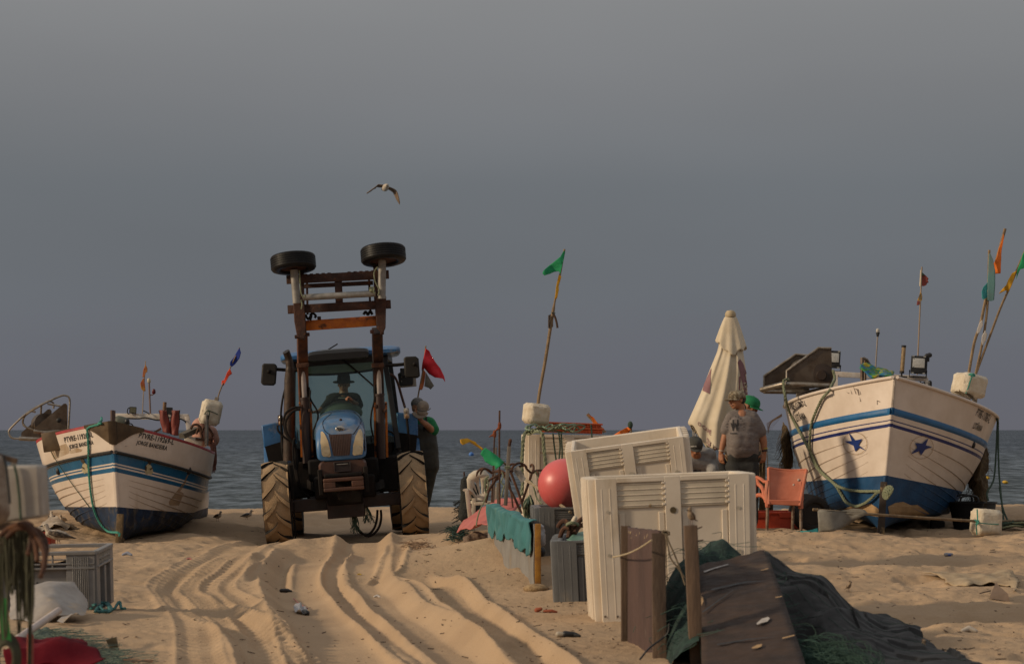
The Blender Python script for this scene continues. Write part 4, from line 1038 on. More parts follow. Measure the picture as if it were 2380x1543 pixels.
def road_tyre(mb, Rr, Wd):
    prof = [(Rr*.58, -Wd*.40), (Rr*.66, -Wd*.50), (Rr*.84, -Wd*.52), (Rr*.95, -Wd*.46), (Rr*.985, -Wd*.36)]
    for k in range(5):
        c = -Wd*.30+k*Wd*.15
        prof += [(Rr, c-Wd*.055), (Rr*1.003, c+Wd*.04), (Rr*.975, c+Wd*.055), (Rr*.975, c+Wd*.08)]
    prof += [(Rr*.985, Wd*.40), (Rr*.95, Wd*.47), (Rr*.84, Wd*.52), (Rr*.66, Wd*.50), (Rr*.58, Wd*.40)]
    mb.lathe(prof, 48, None, caps=False)
def loft(mb, secs, n=24, e=3.2, cap0=True):
    """sections (y, halfwidth, z0, z1): rounded boxes joined along y"""
    rings = []
    for y, w, z0, z1 in secs:
        r = []
        for k in range(n):
            a = 2*PI*k/n+PI/n; c, s = math.cos(a), math.sin(a); ee = e if s > 0 else 6
            r.append(mb.b.verts.new((w*math.copysign(abs(c)**(2/ee), c), y, (z0+z1)/2+(z1-z0)/2*math.copysign(abs(s)**(2/ee), s))))
        rings.append(r)
    for a, b in zip(rings, rings[1:]):
        for k in range(n): mb._f([a[k], a[(k+1) % n], b[(k+1) % n], b[k]])
    if cap0: mb._f(rings[0][::-1])
    mb._f(rings[-1])
def c4(x, y): return (552+x*.3389, 784.4+y*.3389)
def c3(x, y): return (552+x*.2636, 523+y*.2636)
def cN(x, y): return (685.7+x*.1506, 813.5+y*.1506)
TRACTOR = None
def tractor():
    Y0 = 32.5; O = W(809.5, 1253, Y0)
    t = T('tractor', 'blue farm tractor with a rusty raised front loader, facing the camera in the sand', 'tractor', O, (0, R(-4.3), R(3.87)))
    q = lambda x, y, yl, f=c4: t.p(*f(x, y), Y0+yl)
    def B(name, boxes, mt, parent=None, bevel=.012, **k):
        mb = MB()
        for b_ in boxes: mb.box(*b_)
        return t.add(name, mb, mt, parent=parent, bevel=bevel, **k)
    # wheels
    for x, y, r, w, n, sd in ((-.91,0,.565,.36,12,5), (.91,0,.565,.36,12,-3), (-.86,2.25,.76,.46,15,0), (.86,2.25,.76,.46,15,0)):
        mb = MB(); lug_tyre(mb, r, w, n, .052)
        o = t.add('wheel', mb, [sandy_tyre, tyre_black], loc=(x, y, r-.02), rot=(R(37*x+y*9), 0, 0), sharp=35)
        s = 1 if x > 0 else -1
        mb = MB(); M = Matrix.Rotation(PI/2, 4, 'Y'); mb.lathe([(.03, s*w*.33), (r*.3, s*w*.30), (r*.5, s*w*.36), (r*.57, s*w*.46), (r*.57, s*w*.40)], 24, M, caps=False); t.add('rim', mb, mat('pale_wheel_rim', (.33,.31,.27), None, 8, .6), parent=o)
    # bonnet
    mb = MB(); loft(mb, [(-.64,.285,1.085,1.20),(-.63,.315,1.075,1.34),(-.57,.328,1.072,1.46),(-.44,.332,1.07,1.575),(-.22,.334,1.07,1.645),(.2,.336,1.06,1.70),(.7,.338,1.06,1.735),(1.25,.34,1.06,1.755)], 40, 3.0)
    bn = t.add('bonnet', mb, tr_dust, sharp=60); hb = Hit(bn, t)
    mb = MB(); decal_poly(mb, [c4(*p) for p in [(626,668),(784,660),(770,802),(762,806),(664,811),(656,806)]], hb, .010, 3); t.add('grille', mb, grille_m, parent=bn, sharp=180)
    for pl, pi in (([(574,650),(584,646),(600,665),(620,710),(636,770),(641,808),(632,818),(588,814),(578,800),(570,720)], (606,778)), ([(832,632),(842,630),(852,650),(860,700),(861,770),(855,800),(800,808),(789,800),(793,740),(808,680)], (822,770))):
        mb = MB(); decal_poly(mb, [c4(*p) for p in pl], hb, .012, 3); o = t.add('headlight', mb, head_lens, parent=bn, sharp=180)
        mb = MB(); decal_poly(mb, [c4(pi[0]+30*math.cos(a), pi[1]+34*math.sin(a)) for a in [2*PI*k/16 for k in range(16)]], hb, .016, 1); t.add('headlight_reflector', mb, head_inner, parent=bn, sharp=180)
    for pl in ([(645,520),(600,560),(585,590),(600,640),(640,668)], [(800,512),(842,555),(842,590),(800,655),(788,660)], [(868,660),(872,700),(875,760),(872,775),(866,700)]):
        mb = MB(); mb.tube([hb(*c4(*p), .002) for p in cat([V(x, y, 0) for x, y in pl], 4) for p in [(p.x, p.y)]], .005, 5); t.add('panel_gap', mb, tr_dark, parent=bn)
    e = hb(*c4(704, 631), .012); mb = MB(); mb.ball(e, (.062, .012, .042)); em = t.add('emblem', mb, mat('silver_emblem', (.40,.39,.36), None, 9, .3, metal=.6), parent=bn)
    mb = MB()
    for k in range(3):
        x = -.032+k*.024; mb.tube(cat([e+V(x-.012, -.012, .026-.006*k), e+V(x+.004, -.014, .0), e+V(x+.024, -.011, -.026+.004*k)], 4), .006, 5)
    t.add('emblem_mark', mb, tr_dark, parent=bn)
    mb = MB(); mb.ball(hb(*c4(708, 567), .004), (.02, .02, .02)); t.add('bonnet_catch', mb, rusty, parent=bn)
    # nose block, number box, weight, axle
    mb = MB(); loft(mb, [(-.63,.29,.865,1.07),(-.58,.318,.845,1.075),(.1,.32,.84,1.08)], 32, 5); nb = t.add('nose_panel', mb, mat('rusty_nose_panel', (.075,.032,.019), (.042,.019,.013), 5, .55, stains=[((.17,.09,.05), 3, .56, .78)]), sharp=50)
    c = q(720, 885, -.66); B('number_box', [(c, (.20,.05,.11)), (c+V(0,-.02,.06), (.22,.03,.014)), (c+V(0,-.02,-.06), (.22,.03,.014)), (c+V(.105,-.02,0), (.014,.03,.12)), (c+V(-.105,-.02,0), (.014,.03,.12))], mat('dark_number_box', (.018,.010,.009), None, 9, .5), nb, .004)
    mb = MB(); mb.tube([c+V(-.075,-.035,.035), c+V(.075,-.035,.035)], .005, 6); t.add('number_box_bar', mb, tr_grey, parent=nb)
    c = q(728, 1004, -.78); wt_m = mat('rusty_front_weight', (.085,.033,.017), (.055,.024,.015), 5, .7, stains=[((.22,.15,.08), 3, .6, .8)], bump=.2)
    B('front_weight', [(c+V(0,.06,.062), (.53,.22,.048)), (c+V(0,.06,-.062), (.53,.22,.048)), (c+V(-.185,.06,0), (.16,.215,.08)), (c+V(.185,.06,0), (.16,.215,.08))], wt_m)
    B('weight_bracket', [(c+V(0,.1,-.14), (.22,.2,.14), None, 0, .7), (c+V(0,.2,.12), (.50,.3,.05)), (c+V(-.30,.25,.04), (.06,.3,.34)), (c+V(.30,.25,.04), (.06,.3,.34))], tr_dark)
    B('front_axle', [((0,0,.50), (1.5,.2,.17)), ((0,-.05,.42), (.5,.34,.24)), ((-.78,0,.54), (.12,.2,.34)), ((.78,0,.54), (.12,.2,.34)), ((0,.35,.56), (.95,.1,.08))], mat('dark_axle_paint', (.03,.014,.011), (.018,.012,.010), 5, .6, bump=.2))
    B('engine', [((0,.5,.78), (.48,1.5,.62)), ((0,1.7,.75), (.55,1.4,.6)), ((-.36,.7,.95), (.22,.8,.3)), ((.36,.6,.9), (.24,.9,.34)), ((0,2.4,.7), (1.1,.5,.4)), ((-.62,1.35,.82), (.30,.7,.5)), ((.62,1.35,.82), (.30,.7,.5)), ((-.30,.05,.72),(.2,.5,.3)), ((.32,.1,.7),(.2,.5,.3))], tr_dark, bevel=.03)
    B('step', [((1.0,1.55,.36), (.34,.40,.04)), ((.88,1.75,.6), (.05,.05,.5)), ((1.0,1.75,.66), (.30,.3,.03)), ((.88,1.35,.6), (.05,.05,.5))], tr_dark)
    B('step', [((-1.0,1.55,.36), (.34,.40,.04)), ((-.88,1.75,.6), (.05,.05,.5)), ((-.88,1.35,.6), (.05,.05,.5))], tr_dark)
    # mudguards of the front wheels (thin dark blade seen beside the left tyre) and rear fenders
    mb = MB(); mb.slab([V(-.715,-.1,.02), V(-.70,-.1,.55), V(-.69,.0,1.02), V(-.70,.25,.9), V(-.72,.2,.05)], (.022,0,0)); t.add('mudguard', mb, tr_dark)
    for s in (-1, 1):
        mb = MB()
        def fn(u, v, s=s):
            a = lerp(R(205), R(-5), u); r = .86; return V(s*lerp(.62, 1.10, v), 2.25+r*math.cos(a)*-1, max(.62, .74+r*math.sin(a)*.96)-(.05*v**4))
        mb.grid(fn, 20, 6); o = t.add('rear_fender', mb, tr_blue, solid=.03, bevel=.01)
        mb = MB(); mb.slab([V(s*1.07,1.42,1.32), V(s*.80,1.42,1.38), V(s*.78,1.40,.95), V(s*1.0,1.40,.90)], (0,.04,0)); t.add('fender_flap', mb, tr_dark, parent=o)
        mb = MB(); mb.slab([V(s*1.10,1.44,1.62), V(s*.80,1.44,1.66), V(s*.80,1.42,1.36), V(s*1.08,1.42,1.30)], (0,.3,0)); t.add('fender_front', mb, tr_blue, parent=o, bevel=.02)
    # cab
    cx = .05
    mb = MB(); loft(mb, [(1.22,.78,2.50,2.55),(1.30,.83,2.475,2.60),(1.7,.85,2.46,2.62),(2.6,.85,2.46,2.62),(3.0,.80,2.47,2.59)], 32, 5); rf = t.add('roof', mb, tr_blue, loc=(cx+.03, 0, 0), sharp=50)
    mb = MB(); loft(mb, [(1.12,.42,2.44,2.53),(1.16,.425,2.43,2.575),(1.5,.425,2.42,2.60)], 24, 5); t.add('visor', mb, mat('black_visor', (.012,.012,.013), None, 6, .5), parent=rf, loc=(-.03, -.0, .015))
    pil = MB()
    for s in (-1, 1):
        pil.beam((cx+s*.64,1.42,2.45), (cx+s*.74,1.30,1.15), .075, .10); pil.beam((cx+s*.74,2.9,2.45), (cx+s*.80,2.95,1.3), .07, .09); pil.beam((cx+s*.66,1.42,2.44), (cx+s*.75,2.9,2.44), .06, .07)
        pil.beam((cx+s*.74,1.30,1.15), (cx+s*.60,1.35,.85), .07, .1)
    pil.beam((cx-.64,1.42,2.44), (cx+.64,1.42,2.44), .06, .10); pil.beam((cx-.75,2.9,2.44), (cx+.75,2.9,2.44), .06, .10); pil.beam((cx-.8,2.95,1.32), (cx+.8,2.95,1.32), .06, .08)
    cf = t.add('cab_frame', pil, mat('black_cab_frame', (.012,.012,.012), None, 8, .45), bevel=.01)
    for pl in ([(cx-.62,1.40,2.42),(cx+.62,1.40,2.42),(cx+.71,1.29,1.25),(cx-.71,1.29,1.25)], [(cx+.655,1.45,2.42),(cx+.735,2.88,2.42),(cx+.795,2.92,1.32),(cx+.745,1.33,1.25)], [(cx-.655,1.45,2.42),(cx-.735,2.88,2.42),(cx-.795,2.92,1.32),(cx-.745,1.33,1.25)], [(cx-.72,2.93,2.40),(cx+.72,2.93,2.40),(cx+.78,2.97,1.36),(cx-.78,2.97,1.36)]):
        mb = MB(); mb._f([mb.b.verts.new(p) for p in pl]); t.add('cab_window', mb, cab_glass, parent=cf)
    hl = mat('green_grey_headliner', (.26,.36,.29), None, 4, .9)
    mb = MB()
    def hd(u, v): x = (2*u-1); return V(cx+.60*x, 1.46+v*1.4, 2.435-.035*(1-x*x)*(1-v)-.13*v*(1-.25*x*x))
    mb.grid(hd, 12, 8); t.add('headliner', mb, hl, parent=cf)
    mb = MB(); mb.tube([hd(k/16, 1)+V(0,-.02,-.01) for k in range(17)], .02, 6); t.add('rear_window_rim', mb, tr_dark, parent=cf)
    B('cab_body', [((cx,2.2,1.05), (1.3,1.4,.5)), ((cx+.66,2.2,1.18), (.06,1.5,.3)), ((cx-.66,2.2,1.18), (.06,1.5,.3)), ((cx,1.36,1.12), (1.3,.06,.45))], tr_dark)
    B('driver_seat', [((cx-.0,2.35,1.42), (.48,.46,.14)), ((cx,2.62,1.72), (.46,.14,.55))], mat('black_seat_cloth', (.02,.02,.02), None, 9, .9), cf, .04)
    mb = MB(); mb.ball((cx-.02,1.52,1.70), (.30,.2,.16)); mb.box((cx-.02,1.55,1.50), (.5,.3,.35)); dash = t.add('dashboard', mb, mat('green_grey_dash', (.075,.095,.075), None, 6, .7), parent=cf)
    mb = MB(); M = Matrix.Translation((cx+.02,1.72,1.80)) @ Euler((R(-62),0,0)).to_matrix().to_4x4(); mb.tube([M @ V(.2*math.cos(a),.2*math.sin(a),0) for a in [2*PI*k/24 for k in range(24)]], .016, 6, closed=True)
    mb.tube([M @ V(-.19,0,0), M @ V(.19,0,0)], .012, 6); mb.tube([M @ V(0,0,0), M @ V(0,-.05,-.3)], .025, 6); t.add('steering_wheel', mb, tr_dark, parent=cf)
    wire(t, 'wiper', [q(718,150,1.27), q(800,215,1.26), q(940,338,1.25)], .012, tr_dark, cf); wire(t, 'antenna', [q(515,130,1.6), q(560,100,1.6), q(648,46,1.6)], .009, tr_dark, rf)
    # mirrors, lamps, plate
    for pl, arm in (([(180,177),(258,178),(271,196),(262,315),(246,329),(172,327),(160,308),(168,190)], [(415,225),(330,222),(270,218),(215,232)]), ([(1150,130),(1222,128),(1243,145),(1252,262),(1238,278),(1160,275),(1146,255),(1140,145)], [(1015,190),(1090,188),(1150,182),(1215,182)])):
        mb = MB(); mb.slab([q(x, y, 1.18) for x, y in pl], (0, .11, 0)); o = t.add('mirror', mb, mat('black_mirror_shell', (.022,.020,.018), None, 8, .6, spec=.2), bevel=.02)
        mb = MB(); mb.tube([q(x, y, 1.25) for x, y in arm], .035, 8, flat=.7); t.add('mirror_arm', mb, tr_dark, parent=o)
        mb = MB(); p = arm[-1]; mb.cap(q(p[0], p[1], 1.16), q(p[0], p[1], 1.2), .03); t.add('mirror_pivot', mb, tr_dark, parent=o)
    mb = MB(); mb.slab([q(x, y, 2.4) for x, y in ((1098,250),(1118,235),(1222,250),(1228,335),(1112,345))], (0,.02,0)); o = t.add('lamp_board', mb, mat('pale_board_edge', (.33,.29,.24), None, 9, .7))
    mb = MB(); mb.slab([q(x, y, 2.36) for x, y in ((1102,245),(1205,248),(1206,325),(1116,333))], (0,.03,0)); mb.box(q(1135,238,2.34), (.08,.05,.12)); t.add('work_lamp', mb, lamp_black, parent=o, bevel=.01)
    mb = MB()
    for x, y in ((1125,268),(1150,268),(1125,300)): mb.ball(q(x, y, 2.345), .009)
    t.add('screw_heads', mb, tr_grey, parent=o)
    for (x0, y0, x1, y1), yl in (((1140,482,1178,558), 1.3), ((278,530,312,604), 1.3)):
        mb = MB(); c = q((x0+x1)/2, (y0+y1)/2, yl); w = m((x1-x0)*.3389, Y0+yl); h_ = m((y1-y0)*.3389, Y0+yl)
        mb.box(c, (w, .08, h_), None, .02); o = t.add('side_lamp', mb, tr_grey if x0 > 900 else rusty)
        for k, mt in ((.24, mat('clear_lens', (.40,.36,.30), None, 9, .15, coat=.5)), (-.24, mat('amber_lens', (.38,.22,.11), None, 9, .15, coat=.5))):
            mb = MB(); mb.ball(c+V(0,-.04,k*h_), (w*.38,.03,h_*.22)); t.add('lens', mb, mt, parent=o)
        wire(t, 'lamp_stalk', [c+V(0,.02,-h_*.5), c+V(0,.02,-.5), c+V(-.1*(1 if x0>900 else -1),.05,-.72)], .02, tr_dark, o)
    wire(t, 'grab_rail', [q(1020,245,1.45), q(1070,262,1.6), q(1098,310,1.7), q(1125,400,1.7), q(1148,478,1.6)], .018, tr_rust)
    # exhaust
    mb = MB(); mb.tube([q(352,845,.75), q(352,690,.75), q(356,480,.75), q(358,290,.75), q(360,240,.75)], [.078,.078,.077,.075,.066], 18)
    ex = t.add('exhaust', mb, mat('perforated_exhaust_guard', (.060,.036,.024), (.035,.024,.018), 7, .6, metal=.3, stains=[((.004,.004,.004), 95, .60, .64, (1.6,1.6,1.))], bump=.3, bscale=80))
    mb = MB(); mb.tube(cat([q(360,245,.75), q(359,195,.75), q(352,150,.75), q(338,108,.73), q(332,96,.72)], 5), [.062]*4+[.055]*5+[.05]*12, 16); t.add('exhaust_pipe', mb, mat('sooty_pipe', (.022,.017,.014), (.05,.032,.022), 6, .5, metal=.4), parent=ex)
    # loader
    for s, arm, barrel, rod, plates in ((-1, [(500,905,1.0),(462,560,.80),(447,200,.45),(443,-30,.15)], [(478,860,.55),(462,425,.52)], [(462,440,.52),(447,185,.40)], (428,500)), (1, [(985,860,1.0),(975,540,.80),(962,180,.45),(958,-50,.15)], [(985,830,.55),(975,400,.52)], [(975,415,.52),(966,150,.40)], (940,1018))):
        mb = MB(); pts = [q(*a) for a in arm]
        for a, b in zip(pts, pts[1:]): mb.beam(a, b, .135, .17, .01)
        ar = t.add('loader_arm', mb, tr_armpaint)
        mb = MB(); mb.tube([q(*a) for a in barrel], .062, 14); mb.tube([q(*barrel[1]), q(*barrel[1])+V(0,0,.03)], .07, 14); t.add('cylinder_barrel', mb, mat('dark_brown_cylinder', (.035,.018,.014), None, 7, .5), parent=ar)
        mb = MB(); mb.tube([q(*a) for a in rod], .034, 12); t.add('cylinder_rod', mb, chrome, parent=ar)
        mb = MB()
        for x in plates: mb.beam(q(x, 445+0*s, .62), q(x+(14 if x in (428,500) else 8), 815, .70), .030, .16)
        t.add('pivot_bracket', mb, tr_orange, parent=ar)
        for pc, sz in ((q(plates[0]+8, 470, .5), (.045,.08,.045)), (q(plates[1]-4, 500, .5), (.045,.08,.045)), (q(arm[2][0], 190, .32), (.17,.1,.06))): mb = MB(); mb.box(pc, sz, None, .01); t.add('pivot_pin', mb, rusty, parent=ar)
        mb = MB(); mb.beam(q(arm[0][0]+(-20 if s < 0 else 10), 1040, .9), q(arm[0][0], 700, .95), .16, .16); mb.beam(q(arm[0][0], 1000, .7), q(720+s*140, 1040, .2), .10, .12); t.add('loader_mast', mb, tr_dark)
    U = lambda x, y, yl=-.25: q(x, y, yl, c3)
    def bar(name, a, b, w, h_, mt, yl=-.25, parent=None, y2=None):
        mb = MB(); mb.beam(U(*a, yl), U(*b, yl if y2 is None else y2), w, h_, .006, up=(0,1,0)); return t.add(name, mb, mt, parent=parent)
    fr = bar('loader_frame', (600,888), (1222,845), .135, .09, tr_orange, -.05)
    for pl in ([(492,690),(545,668),(592,690),(605,960),(588,1010),(525,985),(500,850)], [(1222,622),(1308,620),(1312,640),(1306,905),(1280,960),(1228,905),(1215,740)]):
        mb = MB(); mb.slab([U(x, y, -.30) for x, y in pl], (0,.34,0)); t.add('side_plate', mb, tr_rust, parent=fr, bevel=.01)
    for a, b, w in (((432,484),(1335,436),.10), ((585,540),(1195,510),.05), ((443,746),(1352,698),.10)): bar('cross_bar', a, b, w*1.15, .05, tr_rust, -.25 if w > .06 else -.1, fr)
    mb = MB()
    for k in range(5):
        for x0 in (600, 985):
            x = x0+k*52; p = U(x, 444-(x-585)*.052, -.25); mb.box(p, (.045,.05,.035), Euler((0,R(3),0)))
    t.add('bar_teeth', mb, tr_rust, parent=fr)
    bar('upright_bar', (888,490), (898,690), .10, .04, tr_rust, -.23, fr)
    bar('upright_bar', (565,425), (572,700), .06, .06, tr_rust, -.22, fr); bar('upright_bar', (1216,370), (1225,700), .06, .065, tr_rust, -.22, fr)
    bar('upright_bar', (612,480), (618,790), .03, .03, tr_rust, -.1, fr); bar('upright_bar', (1160,480), (1172,760), .03, .03, tr_rust, -.1, fr)
    for x, y in ((620,965),(520,985),(1185,940),(1275,950)): mb = MB(); mb.box(U(x, y, -.2), (.05,.05,.05), None, .01); t.add('bolt', mb, tr_rust, parent=fr)
    for pts in ([(600,790),(625,830),(660,780),(690,800),(680,820)], [(1110,790),(1130,765),(1150,790),(1170,760),(1190,790)], [(640,780),(650,800),(640,840)]): wire(t, 'hose', [U(x, y, -.15) for x, y in pts], .018, tr_dark, fr)
    bar('rod_end', (720,806), (720,835), .05, .05, tr_rust, -.1, fr)
    # wheels carried high on the loader on grey tube legs
    mb = MB(); mb.tube([U(575,640,-.42), U(1215,604,-.42)], .043, 14); lf = t.add('wheel_frame', mb, tr_grey)
    for a, b, c, tl in (((522,690),(498,395),(491,335),(-9,4.5)), ((1272,650),(1276,310),(1285,265),(-10,6))):
        mb = MB(); mb.tube([U(*a,-.42), U(*b,-.42)], .053, 14); t.add('tube_leg', mb, tr_grey, parent=lf)
        mb = MB(); road_tyre(mb, .30, .20); o = t.add('carried_wheel', mb, mat('black_road_tyre', (.007,.007,.0075), (.012,.011,.011), 9, .42, spec=.18), loc=U(*c,-.42), rot=(R(tl[0]),R(tl[1]),R(30)), sharp=30)
        mb = MB(); mb.lathe([(.19,-.07),(.12,-.03),(.05,-.06),(.05,.05),(.12,.03),(.19,.07)], 24); t.add('hub', mb, tr_rust, parent=o)
    for pts, mt in (([(545,400),(550,480),(560,600),(585,640),(600,620)], rope_pale), ([(560,660),(570,700),(562,740)], rope_pale), ([(1235,370),(1205,420),(1215,500),(1250,570),(1240,620)], rope_pale), ([(1165,560),(1185,545),(1205,560),(1195,590),(1215,600)], rope_pale)): wrap(t, 'lashing', [U(x, y, -.50) for x, y in pts], .011, mt, lf)
    mb = MB(); mb.ball(U(1185,575,-.48), (.035,.03,.03)); t.add('rope_knot', mb, rope_pale, parent=lf)
    # hoses
    for pts, yl, r in (([(432,478),(385,482),(335,515),(318,570),(330,650),(375,715),(400,790),(395,900),(420,1010),(470,1090)], .45, .017), ([(432,492),(390,500),(345,545),(328,600),(345,670),(395,740),(412,830),(408,930),(440,1040),(500,1095)], .42, .017), ([(330,340),(310,420),(298,520),(300,640),(312,760)], 1.1, .016), ([(490,340),(500,420),(545,500),(550,560),(520,640),(520,700)], .5, .014), ([(945,300),(940,420),(918,520),(915,600),(930,680)], .5, .014), ([(500,360),(495,450),(515,520)], .4, .013), ([(275,600),(280,640),(330,690),(372,710)], .6, .017), ([(1030,640),(1060,650),(1072,665)], 1.2, .012), ([(400,690),(388,700),(380,770),(390,900)], .4, .014), ([(1110,760),(1090,820),(1000,900),(960,960)], .6, .015)):
        wire(t, 'hose', [q(x, y, yl) for x, y in pts], r, tr_dark)
    for pts in ([(795,1215),(812,1290),(850,1340),(895,1350),(935,1310),(955,1250),(960,1180)], [(795,1215),(820,1300),(880,1358),(930,1348),(970,1300),(985,1240),(983,1180)]): wire(t, 'hanging_hose', [q(x, y, -.1) for x, y in pts], .018, tr_dark)
    mb = MB()
    for k in range(26): a = q(795+rnd.uniform(-12,12), 1200, -.1); mb.tube(cat([a, a+V(rnd.uniform(-.05,.05),-.02,-.12), a+V(rnd.uniform(-.08,.08),-.03,-.18-rnd.random()*.12)], 3), .004, 4)
    for k in range(26): a = q(880+rnd.uniform(-8,8), 1150, -.05); mb.tube(cat([a, a+V(rnd.uniform(-.04,.06),-.02,-.10), a+V(rnd.uniform(-.05,.1),-.03,-.16-rnd.random()*.1)], 3), .004, 4)
    t.add('frayed_rope', mb, rope_dark)
    B('rear_linkage', [((0,2.9,.55), (.9,.12,.12)), ((-.4,2.7,.45), (.1,.6,.1)), ((.4,2.7,.45), (.1,.6,.1))], tr_rust)
    return t
TRACTOR = tractor()
# ================= people =================
skin = mat('tanned_skin', (.34,.155,.08), (.28,.12,.062), 14, .55, bump=.08, bscale=90)
skin_d = mat('dark_tanned_skin', (.27,.125,.07), (.22,.10,.055), 14, .55)
eye_m = mat('eye', (.02,.015,.012), None, 9, .2); mouth_m = mat('lips', (.19,.075,.055), None, 9, .6); hair_grey = mat('grey_hair', (.17,.16,.15), (.08,.075,.07), 60, .8, bump=.5, bscale=120); hair_dark = mat('dark_hair', (.03,.025,.02), None, 60, .8)
def head(mb, c, r, yaw=0., pitch=0., roll=0.):
    """head of height ~2.35 r, looking along local -y; returns a function placing points on it"""
    E = Euler((pitch, roll, yaw), 'XYZ'); M = Matrix.Translation(c) @ E.to_matrix().to_4x4()
    f = lambda x, y, z: M @ V(x*r, y*r, z*r)
    def b(p, s): mb.ball(f(*p), (s[0]*r, s[1]*r, s[2]*r), E, 10)
    b((0,.06,.22), (.80,.98,.92)); b((0,-.15,-.30), (.66,.72,.80)); b((0,-.42,-.78), (.42,.36,.34)); b((0,-.78,-.02), (.60,.20,.14))
    b((0,-.93,-.22), (.13,.22,.26)); b((0,-1.02,-.36), (.17,.17,.12)); b((0,-.80,-.66), (.30,.14,.10)); b((.45,-.55,-.25), (.22,.22,.2)); b((-.45,-.55,-.25), (.22,.22,.2))
    for s in (-1, 1): b((s*.80,.10,-.10), (.10,.20,.30))
    return f, M
def face(t, f, r, parent=None):
    for s in (-1, 1):
        mb = MB(); mb.ball(f(s*.33,-.80,-.08), r*.105); t.add('eye', mb, eye_m, parent=parent)
    mb = MB(); mb.tube([f(-.26,-.86,-.60), f(0,-.93,-.60), f(.26,-.86,-.60)], r*.04, 6); t.add('mouth', mb, mouth_m, parent=parent)
def hand(mb, wrist, palm_dir, finger_dir, thumb_dir, s=1., curl=.5):
    """palm, four bent fingers of unequal length and a thumb; directions are unit vectors"""
    F_ = Vector(finger_dir).normalized(); N = Vector(palm_dir); N = (N-F_*N.dot(F_)).normalized(); X = F_.cross(N)
    if X.dot(Vector(thumb_dir)) < 0: X = -X
    w = Vector(wrist); P = lambda a, b, c: w+X*(a*s)+F_*(b*s)+N*(c*s)
    mb.cap(P(.018,.025,0), P(.022,.088,0), .020*s, .017*s); mb.cap(P(-.016,.025,0), P(-.024,.082,0), .019*s, .015*s); mb.cap(P(0,.02,0), P(0,.09,0), .021*s, .018*s)
    for k, (x, L) in enumerate(((.029,.068), (.010,.077), (-.010,.071), (-.028,.056))):
        a = P(x,.088,0); c1_ = curl*(.85+.12*k)
        b = a+(F_*math.cos(c1_*.7)+N*math.sin(c1_*.7))*(L*.5*s); c = b+(F_*math.cos(c1_*1.7)+N*math.sin(c1_*1.7))*(L*.32*s); d = c+(F_*math.cos(c1_*2.5)+N*math.sin(c1_*2.5))*(L*.25*s)
        mb.limb([a, b, c, d], [.0098*s, .009*s, .0082*s, .007*s], 8)
    a = P(.026,.03,.006); b = a+(X*.7+F_*.65+N*.35).normalized()*.042*s; c = b+(X*.2+F_*.85+N*.5).normalized()*.032*s
    mb.limb([P(.012,.02,0), a, b, c], [.016*s, .014*s, .0105*s, .0085*s], 8)
def cap_hat(t, f, M, r, mt, name='cap', brim=True, height=.72, brim_len=.85, back=False, parent=None):
    mb = MB(); Mh = M @ Matrix.Translation((0, .05*r, .30*r)) @ Matrix.Diagonal((.93*r, 1.10*r, height*1.0*r, 1))
    mb.lathe([(1.0,-.22),(1.0,.0),(.985,.25),(.92,.52),(.78,.76),(.55,.92),(.25,1.0),(.01,1.02)], 28, Mh, caps=False)
    mb.ball(M @ V(0,.05*r,(.31+height)*r), (.08*r,.08*r,.06*r))
    sg = 1 if back else -1
    def fb(u, v):
        a = (u-.5)*PI*.86; R0 = 1.0; R1 = 1.0+brim_len*math.cos(a)**.8
        rr = lerp(R0, R1, v); x = .93*r*math.sin(a)*lerp(1., .93, v); y = sg*1.10*r*(math.cos(a)*rr)*.96
        return M @ V(x, y+.05*r, .14*r-.10*r*v-.16*r*(abs(math.sin(a))**2)*v)
    if brim: mb.grid(fb, 16, 6)
    o = t.add(name, mb, mt, parent=parent, sharp=70, solid=.006, solid_off=0)
    return o
def folds(mb_name, o, strength=.012, scale=.12, seed=0):
    tx = bpy.data.textures.new('cloth_folds', 'CLOUDS'); tx.noise_scale = scale; tx.noise_depth = 2
    d = o.modifiers.new('folds', 'DISPLACE'); d.texture = tx; d.strength = strength; d.mid_level = .5
    return o
class EvHit(Hit):
    pass

